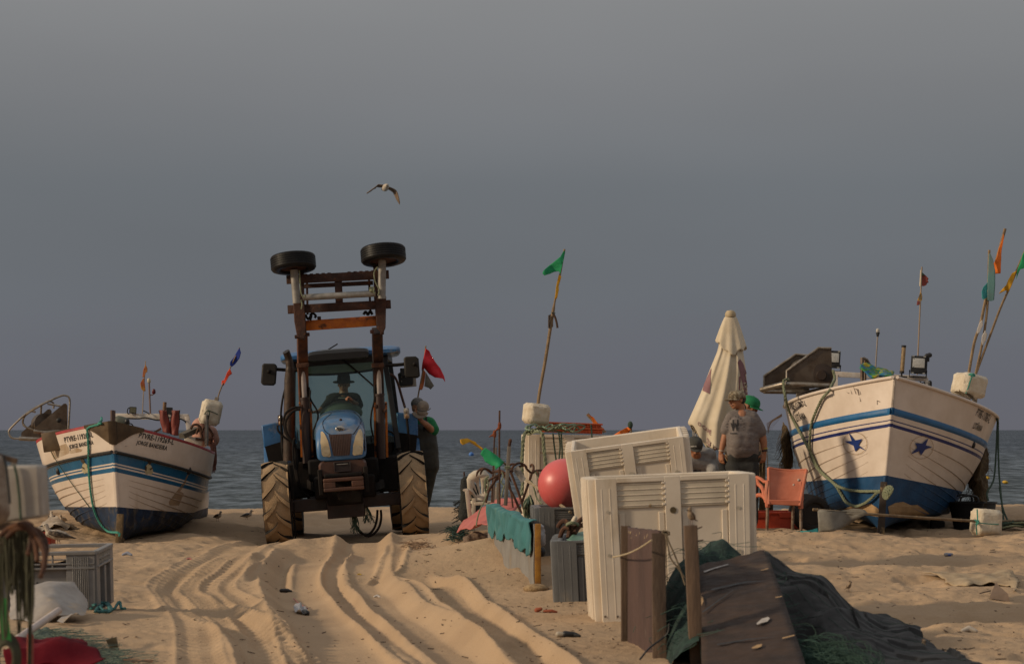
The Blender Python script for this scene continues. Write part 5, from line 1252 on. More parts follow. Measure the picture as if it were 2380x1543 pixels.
def man_standing():
    Y = 30.3; t = T('person', 'man in a camouflage cap and printed grey T-shirt standing beside the orange chair', 'person', W(1722, 1223, Y), (0, 0, 0))
    p = lambda x, y, d=0.: t.p(x, y, Y+d)
    body = MB(); r = .104
    hc = p(1712.5, 929); f, M = head(body, hc, r, R(-62), R(2), R(-3))
    neck = p(1722, 952, .03); body.limb([p(1717, 938, .02), neck, p(1724, 966, .02)], [.060,.060,.055])
    # arms
    body.limb([p(1752, 969), p(1769, 1006), p(1775, 1028), p(1776, 1052)], [.062,.056,.046,.030]); body.limb([p(1699, 969), p(1687, 1008), p(1681, 1030), p(1675.5, 1052)], [.056,.050,.042,.029])
    hand(body, p(1776, 1052), (-.4,.9,-.1), (-.12,-.05,-1), (-.3,-1,0), 1.0, .75); hand(body, p(1675.5, 1052), (.5,.8,0), (.06,-.05,-1), (.5,-1,0), 1.0, .6)
    # trunk and legs under the clothes
    body.limb([p(1724, 966), p(1726, 1060), p(1728, 1085)], [.085,.08,.08]); body.limb([p(1712, 1085), p(1710, 1150), p(1708, 1205)], [.06,.05,.04]); body.limb([p(1743, 1085), p(1747, 1150), p(1750, 1208)], [.06,.05,.04])
    bo = t.add('body', body, skin, voxel=.0065, smooth=2)
    face(t, f, r)
    sh = MB(); sh.cap(p(1703, 968), p(1747, 967), .070,.074); sh.cap(p(1713, 960), p(1736, 959), .050,.052); sh.cap(p(1707, 985), p(1744, 984), .10,.10); sh.cap(p(1712, 985, -.05), p(1738, 985, -.05), .10,.10)
    for y, r_, d_ in ((1000,.106,-.07), (1015,.110,-.09), (1030,.110,-.095), (1043,.106,-.085), (1050,.100,-.06)): sh.cap(p(1706.5, y, -.01), p(1745.5, y, -.005), r_); sh.cap(p(1714, y, d_), p(1737, y, d_*.8), r_*.97)
    sh.limb([p(1749, 969), p(1762, 992), p(1766, 1003)], [.080,.082,.088]); sh.limb([p(1700, 969), p(1691, 988), p(1688, 999)], [.074,.074,.078])
    so = t.add('t_shirt', sh, mat('heather_grey_cotton', (.165,.14,.128), (.12,.10,.092), 18, .9, bump=.3, bscale=30, stretch=(1,1,3)), voxel=.011, smooth=14); folds('x', so, .012, .09)
    dg = bpy.context.evaluated_depsgraph_get(); hs = Hit(so, t)
    pr = mat('dark_shirt_print', (.018,.016,.018), None, 9, .8)
    mp = lambda x, y: (1568.9+x*.1883, 871.6+y*.1883)
    mb = MB(); add_text(mb, 'U', quad(hs, [mp(712,640), mp(782,640), mp(782,552), mp(712,552)], .006), bold=.03); add_text(mb, 'W', quad(hs, [mp(690,692), mp(795,692), mp(795,592), mp(690,592)], .008), bold=.03)
    decal_poly(mb, [mp(*a) for a in [(684,714),(768,714),(768,728),(684,728)]], hs, .007, 2); t.add('print_monogram', mb, pr, parent=so, sharp=180)
    mb = MB()
    for k, ch in enumerate('URBAN WORKOUT'):
        if ch == ' ': continue
        a = R(lerp(205, -25, k/12)); cx, cy = 748+104*math.cos(a), 628-112*math.sin(a); s_ = 9
        ux, uy = math.sin(a), math.cos(a)      # reading direction, clockwise round the ring
        q = lambda x, y: mp(cx+x*ux+y*math.cos(a), cy+x*uy-y*math.sin(a))
        add_text(mb, ch, quad(hs, [q(-s_*.7,-s_), q(s_*.7,-s_), q(s_*.7,s_), q(-s_*.7,s_)], .006), bold=.03)
    t.add('print_ring', mb, pr, parent=so, sharp=180)
    tr = MB(); tr.cap(p(1709, 1060, -.02), p(1744, 1062, -.02), .100,.100); tr.cap(p(1706, 1085), p(1745, 1085), .112,.112); tr.limb([p(1708, 1090), p(1706, 1150), p(1704, 1196), p(1704, 1212)], [.118,.085,.075,.07]); tr.limb([p(1744, 1088), p(1748, 1140), p(1750, 1190), p(1751, 1211)], [.112,.082,.068,.062])
    to = t.add('trousers', tr, mat('dark_grey_joggers', (.028,.028,.026), (.018,.018,.017), 6, .9, bump=.2), voxel=.014, smooth=9); folds('x', to, .018, .12)
    for x, nm in ((1704,'shoe'),(1752,'shoe')):
        mb = MB(); mb.cap(p(x, 1217, .06), p(x-2, 1219, -.16), .045,.04); t.add(nm, mb, lamp_black)
    cm = mat('camouflage_cap_cloth', (.20,.155,.10), (.10,.075,.045), 16, .9, con=(.47,.53), stains=[((.28,.24,.17), 22, .54, .58), ((.06,.05,.035), 26, .60, .63)])
    c = cap_hat(t, f, M, r, cm, 'camouflage_cap', height=.80, brim_len=.72); 
    mb = MB(); mb.cap(f(0,.55,-.25), f(0,.72,.05), r*.5, r*.55); mb.ball(f(.42,.5,-.15), (r*.4,r*.45,r*.35)); t.add('hair', mb, hair_dark, voxel=.01)
    for (x, y), mt, w in (((1777.5,1042), mat('yellow_wristband', (.40,.32,.03), None, 9, .5), .012), ((1777,1047), lamp_black, .02), ((1676.6,1047), mat('white_wristband', (.45,.38,.30), None, 9, .5), .011)):
        mb = MB(); M2 = Matrix.Translation(p(x, y)) @ Euler((0, R(6 if x < 1700 else -4), 0)).to_matrix().to_4x4(); mb.lathe([(.033,-w/2),(.039,-w/2),(.039,w/2),(.033,w/2)], 20, M2, caps=False); o = t.add('watch' if w > .015 else 'wristband', mb, mt)
    # folded garment held at the left hip
    mb = MB(); mb.limb([p(1678, 1062, .08), p(1682, 1080, .08), p(1683, 1095, .08)], [.03,.06,.07]); o = t.add('bag', mb, mat('black_bag_cloth', (.012,.012,.012), None, 9, .9), voxel=.012)
man_standing()

def man_green_cap():
    Y = 31.3; t = T('person', 'man in a bright green cap half hidden behind the man in grey', 'person', W(1738, 1221, Y))
    p = lambda x, y, d=0.: t.p(x, y, Y+d); r = .100
    b = MB(); f, M = head(b, p(1744, 943), r, R(70), R(22), 0); b.limb([p(1743, 957), p(1740, 974)], [.055,.07]); b.limb([p(1740, 975), p(1738, 1080)], [.08,.08]); b.limb([p(1730, 1080), p(1730, 1212)], [.08,.05]); b.limb([p(1748, 1080), p(1748, 1212)], [.08,.05]); b.limb([p(1757, 978), p(1756, 1020), p(1740, 1040, -.1)], [.05,.042,.03]); b.limb([p(1722, 978), p(1720, 1020), p(1726, 1050, -.1)], [.05,.042,.03])
    hand(b, p(1740, 1040, -.1), (0,1,0), (-1,0,-.3), (0,0,1)); hand(b, p(1726, 1050, -.1), (0,1,0), (.3,0,-1), (1,0,0))
    t.add('body', b, skin_d, voxel=.009, smooth=2); face(t, f, r)
    s = MB(); s.cap(p(1726, 978), p(1753, 978), .075); s.cap(p(1732, 1010), p(1746, 1010), .14); s.cap(p(1732, 1060), p(1746, 1060), .13); t.add('shirt', s, mat('dark_work_shirt', (.03,.032,.03), None, 8, .9), voxel=.015, smooth=3)
    s = MB(); s.cap(p(1730, 1085), p(1730, 1206), .10,.07); s.cap(p(1748, 1085), p(1748, 1206), .10,.07); t.add('trousers', s, mat('dark_work_trousers', (.02,.021,.022), None, 8, .9), voxel=.015, smooth=3)
    for x in (1730, 1748): mb = MB(); mb.cap(p(x, 1216, .05), p(x, 1218, -.16), .045,.04); t.add('boot', mb, lamp_black)
    c = cap_hat(t, f, M, r*1.1, mat('green_cap_cloth', (.006,.16,.062), (.004,.12,.045), 9, .85, bump=.2), 'green_cap', height=.85, brim_len=.62)
    mb = MB(); mb.cap(f(-.2,.55,-.3), f(.2,.55,-.3), r*.5); t.add('hair', mb, hair_dark, voxel=.012)
man_green_cap()

def man_bending():
    Y = 30.6; t = T('person', 'man in a dark cap bending over behind the white bins', 'person', W(1622, 1226, Y))
    p = lambda x, y, d=0.: t.p(x, y, Y+d); r = .104
    mp = lambda x, y: (1568.9+x*.1883, 871.6+y*.1883)
    b = MB(); f, M = head(b, p(1615, 1038, -.12), r, R(6), R(24), R(2)); b.limb([p(1616, 1053, -.05), p(1622, 1068, .1)], [.06,.07])
    b.limb([p(1625, 1075, .15), p(1632, 1100, .5)], [.08,.09]); b.limb([p(1655, 1080, .08), p(1662, 1108, -.05), p(1640, 1135, -.32)], [.055,.045,.03]); b.limb([p(1598, 1072, .08), p(1592, 1105, -.05), p(1606, 1135, -.32)], [.055,.045,.03])
    hand(b, p(1640, 1135, -.32), (-1,0,0), (-.4,-.5,-.8), (0,0,1)); hand(b, p(1606, 1135, -.32), (1,0,0), (.4,-.5,-.8), (0,0,1))
    b.limb([p(1618, 1110, .5), p(1612, 1160, .2), p(1614, 1215, .4)], [.09,.07,.05]); b.limb([p(1646, 1110, .5), p(1650, 1160, .2), p(1648, 1215, .4)], [.09,.07,.05])
    t.add('body', b, skin, voxel=.008, smooth=2); face(t, f, r)
    s = MB(); s.cap(p(1602, 1053, .10), p(1646, 1058, .10), .10,.105); s.cap(p(1604, 1082, .3), p(1650, 1082, .3), .15); s.cap(p(1610, 1105, .5), p(1650, 1105, .5), .15); s.cap(p(1608, 1072, .05), p(1640, 1076, .08), .11); s.cap(p(1606, 1100, .1), p(1640, 1102, .12), .10)
    s.limb([p(1650, 1068, .12), p(1656, 1090, .02), p(1658, 1094, 0)], [.085,.08,.082]); s.limb([p(1600, 1064, .12), p(1596, 1086, .02)], [.08,.075])
    so = t.add('t_shirt', s, mat('pale_grey_cotton', (.26,.25,.24), (.19,.185,.18), 10, .9, bump=.2), voxel=.011, smooth=9); folds('x', so, .012, .09, 3)
    hs = Hit(so, t); mb = MB()
    for k in range(9): x = 215+k*12; decal_poly(mb, [mp(x,1170-rnd.random()*8), mp(x+9,1160+rnd.random()*12), mp(x+11,1190), mp(x+3,1186+rnd.random()*8)], hs, .005, 1)
    t.add('shirt_print', mb, mat('dark_shirt_print', (.035,.032,.034), None, 9, .8), parent=so, sharp=180)
    s = MB(); s.limb([p(1618, 1112, .52), p(1612, 1160, .2), p(1614, 1208, .4)], [.12,.10,.08]); s.limb([p(1646, 1112, .52), p(1650, 1160, .2), p(1648, 1208, .4)], [.12,.10,.08]); t.add('trousers', s, mat('dark_work_trousers', (.02,.021,.022), None, 8, .9), voxel=.015, smooth=3)
    for x in (1614, 1648): mb = MB(); mb.cap(p(x, 1217, .45), p(x, 1219, .22), .045,.04); t.add('boot', mb, lamp_black)
    cm = mat('olive_grey_cap_cloth', (.050,.048,.040), (.038,.036,.030), 12, .85)
    c = cap_hat(t, f, M, r, cm, 'dark_cap', height=.88, brim_len=.62); hc = Hit(c, t)
    mb = MB(); add_text(mb, 'Reebok', quad(hc, [mp(178,886), mp(268,884), mp(268,866), mp(178,868)], .004), bold=.03); t.add('cap_lettering', mb, mat('white_embroidery', (.5,.48,.45), None, 9, .8), parent=c, sharp=180)
    mb = MB(); mb.cap(f(-.5,.45,-.3), f(.5,.45,-.3), r*.42); t.add('hair', mb, hair_grey, voxel=.01)
man_bending()

def man_waders():
    Y = 34.35; t = T('person', 'man in a green shirt and dark waders holding a pale cap before his face', 'person', W(985, 1177, Y))
    p = lambda x, y, d=0.: t.p(x, y, Y+d); r = .108
    b = MB(); f, M = head(b, p(971, 946), r, R(-18), R(14), R(-4)); b.limb([p(973, 960), p(977, 976)], [.062,.075])
    b.limb([p(978, 980), p(982, 1080)], [.08,.08]); b.limb([p(973, 1080), p(974, 1170)], [.06,.04]); b.limb([p(992, 1080), p(991, 1170)], [.06,.04])
    b.limb([p(999, 984), p(1006, 1001, -.08), p(990, 986, -.26), p(979, 978, -.28)], [.062,.052,.042,.032]); b.limb([p(960, 984), p(948, 1004, -.04), p(935, 1014, -.08)], [.055,.045,.032])
    hand(b, p(979, 978, -.28), (-.5,.6,.3), (-.35,.0,1), (-1,-.3,.3), 1.05, .9); hand(b, p(935, 1014, -.08), (0,.6,-.6), (-1,0,-.2), (0,0,1), 1., 1.2)
    t.add('body', b, skin, voxel=.007, smooth=2); face(t, f, r)
    mb = MB(); mb.ball(f(0,.12,.42), (r*.90,r*1.02,r*.85)); mb.cap(f(-.3,.6,-.1), f(.3,.6,-.1), r*.5); t.add('hair', mb, hair_grey, voxel=.01, smooth=1)
    s = MB(); s.cap(p(963, 982), p(995, 982), .085,.09); s.cap(p(968, 1005), p(992, 1005), .14); s.limb([p(998, 984), p(1007, 998, -.06)], [.095,.088]); s.limb([p(960, 984), p(952, 998, -.03)], [.08,.075]); so = t.add('green_shirt', s, mat('bright_green_cotton', (.012,.16,.055), (.008,.12,.042), 9, .9, bump=.2), voxel=.011, smooth=9); folds('x', so, .012, .1, 1)
    w = MB()
    for k in range(9): y = 1003+k*10; w.cap(p(967+.2*k, y, -.03+.004*k), p(993+.7*k, y, -.02+.003*k), .125+.004*k if k < 6 else .145)
    for k in range(9): y = 1085+k*9.5; r_ = .13-.007*k; w.cap(p(972+.2*k, y), p(974+.2*k, y), r_); w.cap(p(997-.8*k, y), p(996-.8*k, y), r_)
    wo = t.add('waders', w, mat('dark_olive_waders', (.026,.024,.016), (.016,.015,.011), 6, .55, bump=.2), voxel=.013, smooth=9); folds('x', wo, .018, .12, 2)
    for a in ([p(957, 1002, -.14), p(960, 980, -.11), p(963, 969, -.04)], [p(985, 1002, -.15), p(990, 978, -.12), p(991, 969, -.04)]): mb = MB(); mb.tube(cat(a, 4), .014, 6, flat=.4); t.add('brace', mb, tr_dark, parent=wo)
    for x in (974, 991): mb = MB(); mb.limb([p(x, 1160, .02), p(x, 1171, .02), p(x+1, 1173, -.16)], [.065,.055,.045]); t.add('boot', mb, lamp_black, voxel=.012)
    mb = MB(); M2 = Matrix.Translation(p(983, 972, -.28)); mb.ball(p(984, 979, -.27), (.04,.02,.025)); t.add('watch', mb, lamp_black)
    # the cap held in front of the face
    c = T('cap', 'pale grey cap held in the hand of the man in waders', 'cap', W(982, 950, Y-.30))
    pale = mat('pale_cap_cloth', (.28,.235,.19), (.20,.165,.13), 12, .9)
    mb = MB(); mb.ball(c.p(983, 945, Y-.30), (.088,.075,.088)); mb.cap(c.p(976, 958, Y-.33), c.p(986, 960, Y-.33), .045,.045); c.add('crown', mb, pale, voxel=.010, smooth=3)
    mb = MB()
    def br(u, v): a = (u-.5)*2.6; rr = lerp(.085, .15, v); return c.p(977, 954, Y-.30)+V(rr*math.sin(a)*.8, -.05-.02*v, -rr*math.cos(a)*.75)
    mb.grid(br, 14, 4); c.add('peak', mb, pale, solid=.006)
    mb = MB(); mb.tube([c.p(984+18*math.cos(a)*.9, 948+7*math.sin(a), Y-.385) for a in [k*.35 for k in range(9)]], .006, 5); c.add('patch', mb, mat('dark_cap_patch', (.05,.045,.04), None, 9, .9))
man_waders()

def driver():
    Y = 34.25; t = T('person', 'man in a dark brimmed hat and black shirt driving the blue tractor', 'person', W(797, 985, Y+.25))
    p = lambda x, y, d=0.: t.p(x, y, Y+d); r = .100
    b = MB(); f, M = head(b, p(799, 893), r, R(-4), R(6), 0); b.limb([p(799, 905), p(799, 916)], [.06,.075]); b.limb([p(799, 920), p(798, 985, .15)], [.08,.09])
    b.limb([p(772, 924), p(757, 944, -.06), p(741, 956, -.22)], [.055,.045,.030]); b.limb([p(826, 924), p(834, 944, -.05), p(819, 932, -.36)], [.055,.045,.030]); b.limb([p(790, 985, .12), p(785, 992, -.35)], [.08,.06]); b.limb([p(808, 985, .12), p(813, 992, -.35)], [.08,.06])
    hand(b, p(741, 956, -.22), (0,-.3,-1), (-.8,-.6,-.1), (0,-1,.2), 1., .5); hand(b, p(819, 932, -.36), (-.5,-.5,-.3), (-.6,-.5,.5), (0,0,1), 1., 1.3)
    t.add('body', b, skin_d, voxel=.008, smooth=2); face(t, f, r)
    s = MB(); s.cap(p(778, 925), p(820, 925), .082); s.cap(p(784, 945), p(814, 945), .14); s.cap(p(786, 975, .12), p(812, 975, .12), .14); s.limb([p(772, 925), p(759, 942, -.05), p(750, 950, -.14)], [.075,.065,.05]); s.limb([p(826, 925), p(834, 941, -.04), p(831, 941, -.14)], [.075,.066,.06]); so = t.add('black_shirt', s, mat('black_cotton', (.010,.010,.010), (.016,.015,.015), 9, .9), voxel=.011, smooth=9); folds('x', so, .012, .1, 4)
    hs = Hit(so, t); mb = MB()
    for k in range(7): x, y = cN(668+k*16, 742+rnd.uniform(-4,4)); decal_poly(mb, [(x,y-1),(x+1.6,y-1.2),(x+1.4,y+1.2),(x+.3,y+1)], hs, .006, 1)
    t.add('shirt_print', mb, mat('white_embroidery', (.5,.48,.45), None, 9, .8), parent=so, sharp=180)
    s = MB(); s.limb([p(790, 985, .14), p(785, 992, -.33)], [.095,.08]); s.limb([p(808, 985, .14), p(813, 992, -.33)], [.095,.08]); t.add('trousers', s, mat('dark_work_trousers', (.02,.021,.022), None, 8, .9), voxel=.015, smooth=3)
    mb = MB(); M2 = M @ Matrix.Translation((0,0,.38*r)); mb.lathe([(.155*1,-.012),(.150,.004),(.10,.0),(.093,.02),(.090,.07),(.082,.105),(.05,.118),(.005,.110)], 30, M2 @ Matrix.Diagonal((1,1.12,1,1)), caps=False); t.add('brimmed_hat', mb, mat('dark_grey_hat_felt', (.028,.026,.024), None, 9, .95), sharp=70, solid=.006)
    mb = MB(); mb.lathe([(.096,.012),(.095,.035)], 30, M2 @ Matrix.Diagonal((1,1.12,1,1)), caps=False); t.add('hat_band', mb, lamp_black)
driver()
# ================= bins, umbrella, chairs and the gear between the boats =================
white_plastic = mat('ivory_bin_plastic', (.64,.555,.45), (.57,.485,.38), 2.5, .5, stains=[((.36,.27,.16), 3.2, .62, .84, (1,1,.3)), ((.30,.20,.10), 30, .72, .80)], bump=.08, bscale=12)
grey_plastic = mat('grey_bin_plastic', (.135,.14,.145), (.105,.108,.11), 3, .5, stains=[((.24,.20,.15), 5, .60, .80, (1,1,.4))], bump=.1)
grey_crate_m = mat('light_grey_crate_plastic', (.20,.19,.185), (.155,.148,.14), 4, .55, stains=[((.28,.22,.15), 5, .62, .8)], bump=.1)
stain_brown = mat('brown_grime', (.30,.21,.12), (.40,.31,.19), 14, .8)
orange_plastic = mat('orange_plastic', (.55,.095,.022), (.46,.08,.02), 5, .45)
def bin_box(t, w, d, h, mt, name='bin_shell', ends=True, solid_front=True):
    """pallet bin: tapered shell, rolled rim, corner and middle pilasters, ribbed vent bands, recessed panels; local origin at the base centre"""
    tp = .965; th = .035
    mb = MB()
    def ring(sx, sy, z, k): return [V(x*sx/2*k, y*sy/2*k, z) for x, y in ((-1,-1),(1,-1),(1,1),(-1,1))]
    o0 = ring(w, d, 0, tp); o1 = ring(w, d, h, 1); i1 = ring(w-2*th, d-2*th, h, 1); i0 = ring(w-2*th, d-2*th, .06, tp)
    vs = [[mb.b.verts.new(p) for p in r] for r in (o0, o1, i1, i0)]
    mb._f(vs[0][::-1]); mb._f(vs[3])
    for a, b in zip(vs, vs[1:]):
        for k in range(4): mb._f([a[k], a[(k+1) % 4], b[(k+1) % 4], b[k]])
    sh = t.add(name, mb, mt, bevel=.008)
    def side(L, nb, sgn, axis):
        """pilasters and ribs on one long side; x runs along the side, outward is -y before rotation"""
        mb = MB(); M = Matrix.Rotation({'f': 0, 'b': PI, 'l': -PI/2, 'r': PI/2}[axis], 4, 'Z')
        D = (d if axis in 'fb' else w)/2; pr = .028
        def yb(z): return -D*lerp(tp, 1, z/h)
        def blk(x0, x1, z0, z1, pr0, bev=.006):
            q = []
            for z in (z0, z1):
                s = lerp(tp, 1, z/h)
                q.append([(x0*s, yb(z)+.004, z), (x1*s, yb(z)+.004, z), (x1*s, yb(z)-pr0, z), (x0*s, yb(z)-pr0, z)])
            v = [mb.b.verts.new(M @ Vector(p)) for r in q for p in r]
            for f in ((0,1,2,3),(4,5,6,7),(0,1,5,4),(1,2,6,5),(2,3,7,6),(3,0,4,7)): mb._f([v[i] for i in f])
        e = .165*L/1.2; c = .125*L/1.2; bw = (L-2*e-(nb-1)*c)/nb
        blk(-L/2, -L/2+e, 0, h, pr); blk(L/2-e, L/2, 0, h, pr)
        for k in (-1, 1): blk(k*(L/2-e*.70), k*(L/2-e*.62), .05*h, .93*h, pr+.0015); blk(k*(L/2-e*.30), k*(L/2-e*.24), .05*h, .93*h, pr+.0015)
        x = -L/2+e
        for k in range(nb):
            for j in range(5):
                z = h*(.955-.036*j); blk(x, x+bw, z-h*.003, z+h*.003, pr*.68)
            blk(x, x+bw, h*.968, h, pr)
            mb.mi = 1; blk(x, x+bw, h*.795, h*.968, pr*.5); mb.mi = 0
            for j in range(5): z = h*(.955-.036*j); blk(x+bw-.022, x+bw+.002, z-h*.006, z+h*.010, pr*1.1)
            blk(x+bw*.02, x+bw*.14, h*.03, h*.76, pr*.5, 0); blk(x+bw*.86, x+bw*.98, h*.03, h*.76, pr*.5, 0)
            blk(x, x+bw, 0, h*.04, pr)
            x += bw
            if k < nb-1: blk(x, x+c, 0, h, pr); x += c
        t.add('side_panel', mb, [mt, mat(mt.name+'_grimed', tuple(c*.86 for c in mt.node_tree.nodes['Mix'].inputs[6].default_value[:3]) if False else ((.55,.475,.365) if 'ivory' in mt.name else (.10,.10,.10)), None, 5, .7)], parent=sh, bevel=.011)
    side(w, 2, 1, 'f'); side(w, 2, 1, 'b')
    for ax in 'lr':
        mb = MB(); M = Matrix.Rotation({'l': -PI/2, 'r': PI/2}[ax], 4, 'Z'); D = w/2
        for x in (-d*.455, -d*.30, -d*.10, d*.10, d*.30, d*.455):
            p0 = V(x*tp, -D*tp-.012, .0); p1 = V(x, -D-.012, h); mb.beam(M @ p0, M @ p1, d*(.09 if abs(x) > d*.4 else .11), .05, .018)
        for x in (-d*.38, -d*.2, 0, d*.2, d*.38):
            for j in range(5): z = h*(.96-.05*j); mb.box(M @ V(x, -D*lerp(tp,1,z/h)-.010, z), (.06,.03,.012) if False else (.045,.045,.012))
        t.add('end_panel', mb, mt, parent=sh)
    return sh
def place_bin(name, label, corner, Y, w, d, h, mt, rot, group):
    """corner = picture position of the top front left corner"""
    t = T(name, label, 'bin', (0,0,0), rot, group)
    off = Euler(rot).to_matrix() @ V(-w/2, -d/2-.028, h)
    loc = W(*corner, Y)-off
    t.o.location = loc; t.M = Matrix.Translation(loc) @ Euler(rot).to_matrix().to_4x4(); t.I = t.M.inverted()
    bin_box(t, w, d, h, mt); return t
b1 = place_bin('pallet_bin', 'nearest white plastic bin, upright with ribbed panels, behind the wooden boards', (1383,1113), 18.45, 1.18, 1.0, 1.13, white_plastic, (0, R(-2.2), R(1.5)), 'white pallet bins')
b2 = place_bin('pallet_bin', 'tilted white plastic bin leaning behind the nearest white bin', (1326,1049), 23.9, 1.12, .95, 1.06, white_plastic, (R(6), R(-7.6), R(-3)), 'white pallet bins')
b3 = place_bin('pallet_bin', 'farthest white plastic bin, carrying the green flag float and orange trays', (1228,1009), 31.2, 1.08, .9, 1.16, white_plastic, (0, R(.8), R(2)), 'white pallet bins')
b4 = place_bin('pallet_bin', 'grey open plastic bin sunk in the sand beside the nearest white bin', (1294,1257), 20.5, 1.2, 1.0, .60, grey_plastic, (R(1), R(-1), R(-3)), 'grey pallet bins')
b5 = place_bin('pallet_bin', 'dark grey plastic bin under the pink buoy', (1253,1179), 25.0, 1.15, .9, .62, grey_plastic, (0, 0, R(2)), 'grey pallet bins')
def bin_details():
    q = lambda x, y: (1307.4+x*.3596, 987.8+y*.3596)
    hs = [Hit(o, b1) for o in b1.o.children]
    side = [o for o in b1.o.children[0].children if o.name.startswith('side')][0]
    h = Hit(side, b1); sh = b1.o.children[0]
    def disc(x, y, r, mt, nm, off=.004):
        mb = MB(); decal_poly(mb, [q(x+r*math.cos(a), y+r*math.sin(a)) for a in [2*PI*k/18 for k in range(18)]], h, off, 1); b1.add(nm, mb, mt, parent=sh, sharp=180)
    disc(715, 548, 21, mat('drain_hole', (.05,.035,.02), (.09,.065,.03), 20, .8), 'drain_hole')
    for x, y in ((293,562),(303,842),(1138,533),(1150,812)): disc(x, y, 11, mat('ivory_plug', (.46,.40,.31), None, 9, .5), 'plug')
    for x, y in ((277,1236),(357,1236)): disc(x, y, 8, mat('dark_bolt_hole', (.16,.12,.09), None, 9, .7), 'bolt_hole')
    mb = MB(); decal_poly(mb, [q(*p) for p in [(560,512),(570,508),(577,520),(572,535),(568,548),(562,535),(557,522)]], h, .004, 1); b1.add('rust_spot', mb, stain_brown, parent=sh, sharp=180)
    q6 = lambda x, y: (1016.9+x*.32, 929.7+y*.32)
    side2 = [o for o in b2.o.children[0].children if o.name.startswith('side')][0]; h2 = Hit(side2, b2); sh2 = b2.o.children[0]
    for x, y, r in ((1408,540,20),(1740,520,14)):
        mb = MB(); decal_poly(mb, [q6(x+r*math.cos(a), y+r*math.sin(a)) for a in [2*PI*k/18 for k in range(18)]], h2, .005, 1); b2.add('plug', mb, mat('ivory_plug', (.46,.40,.31), None, 9, .5), parent=sh2, sharp=180)
bin_details()

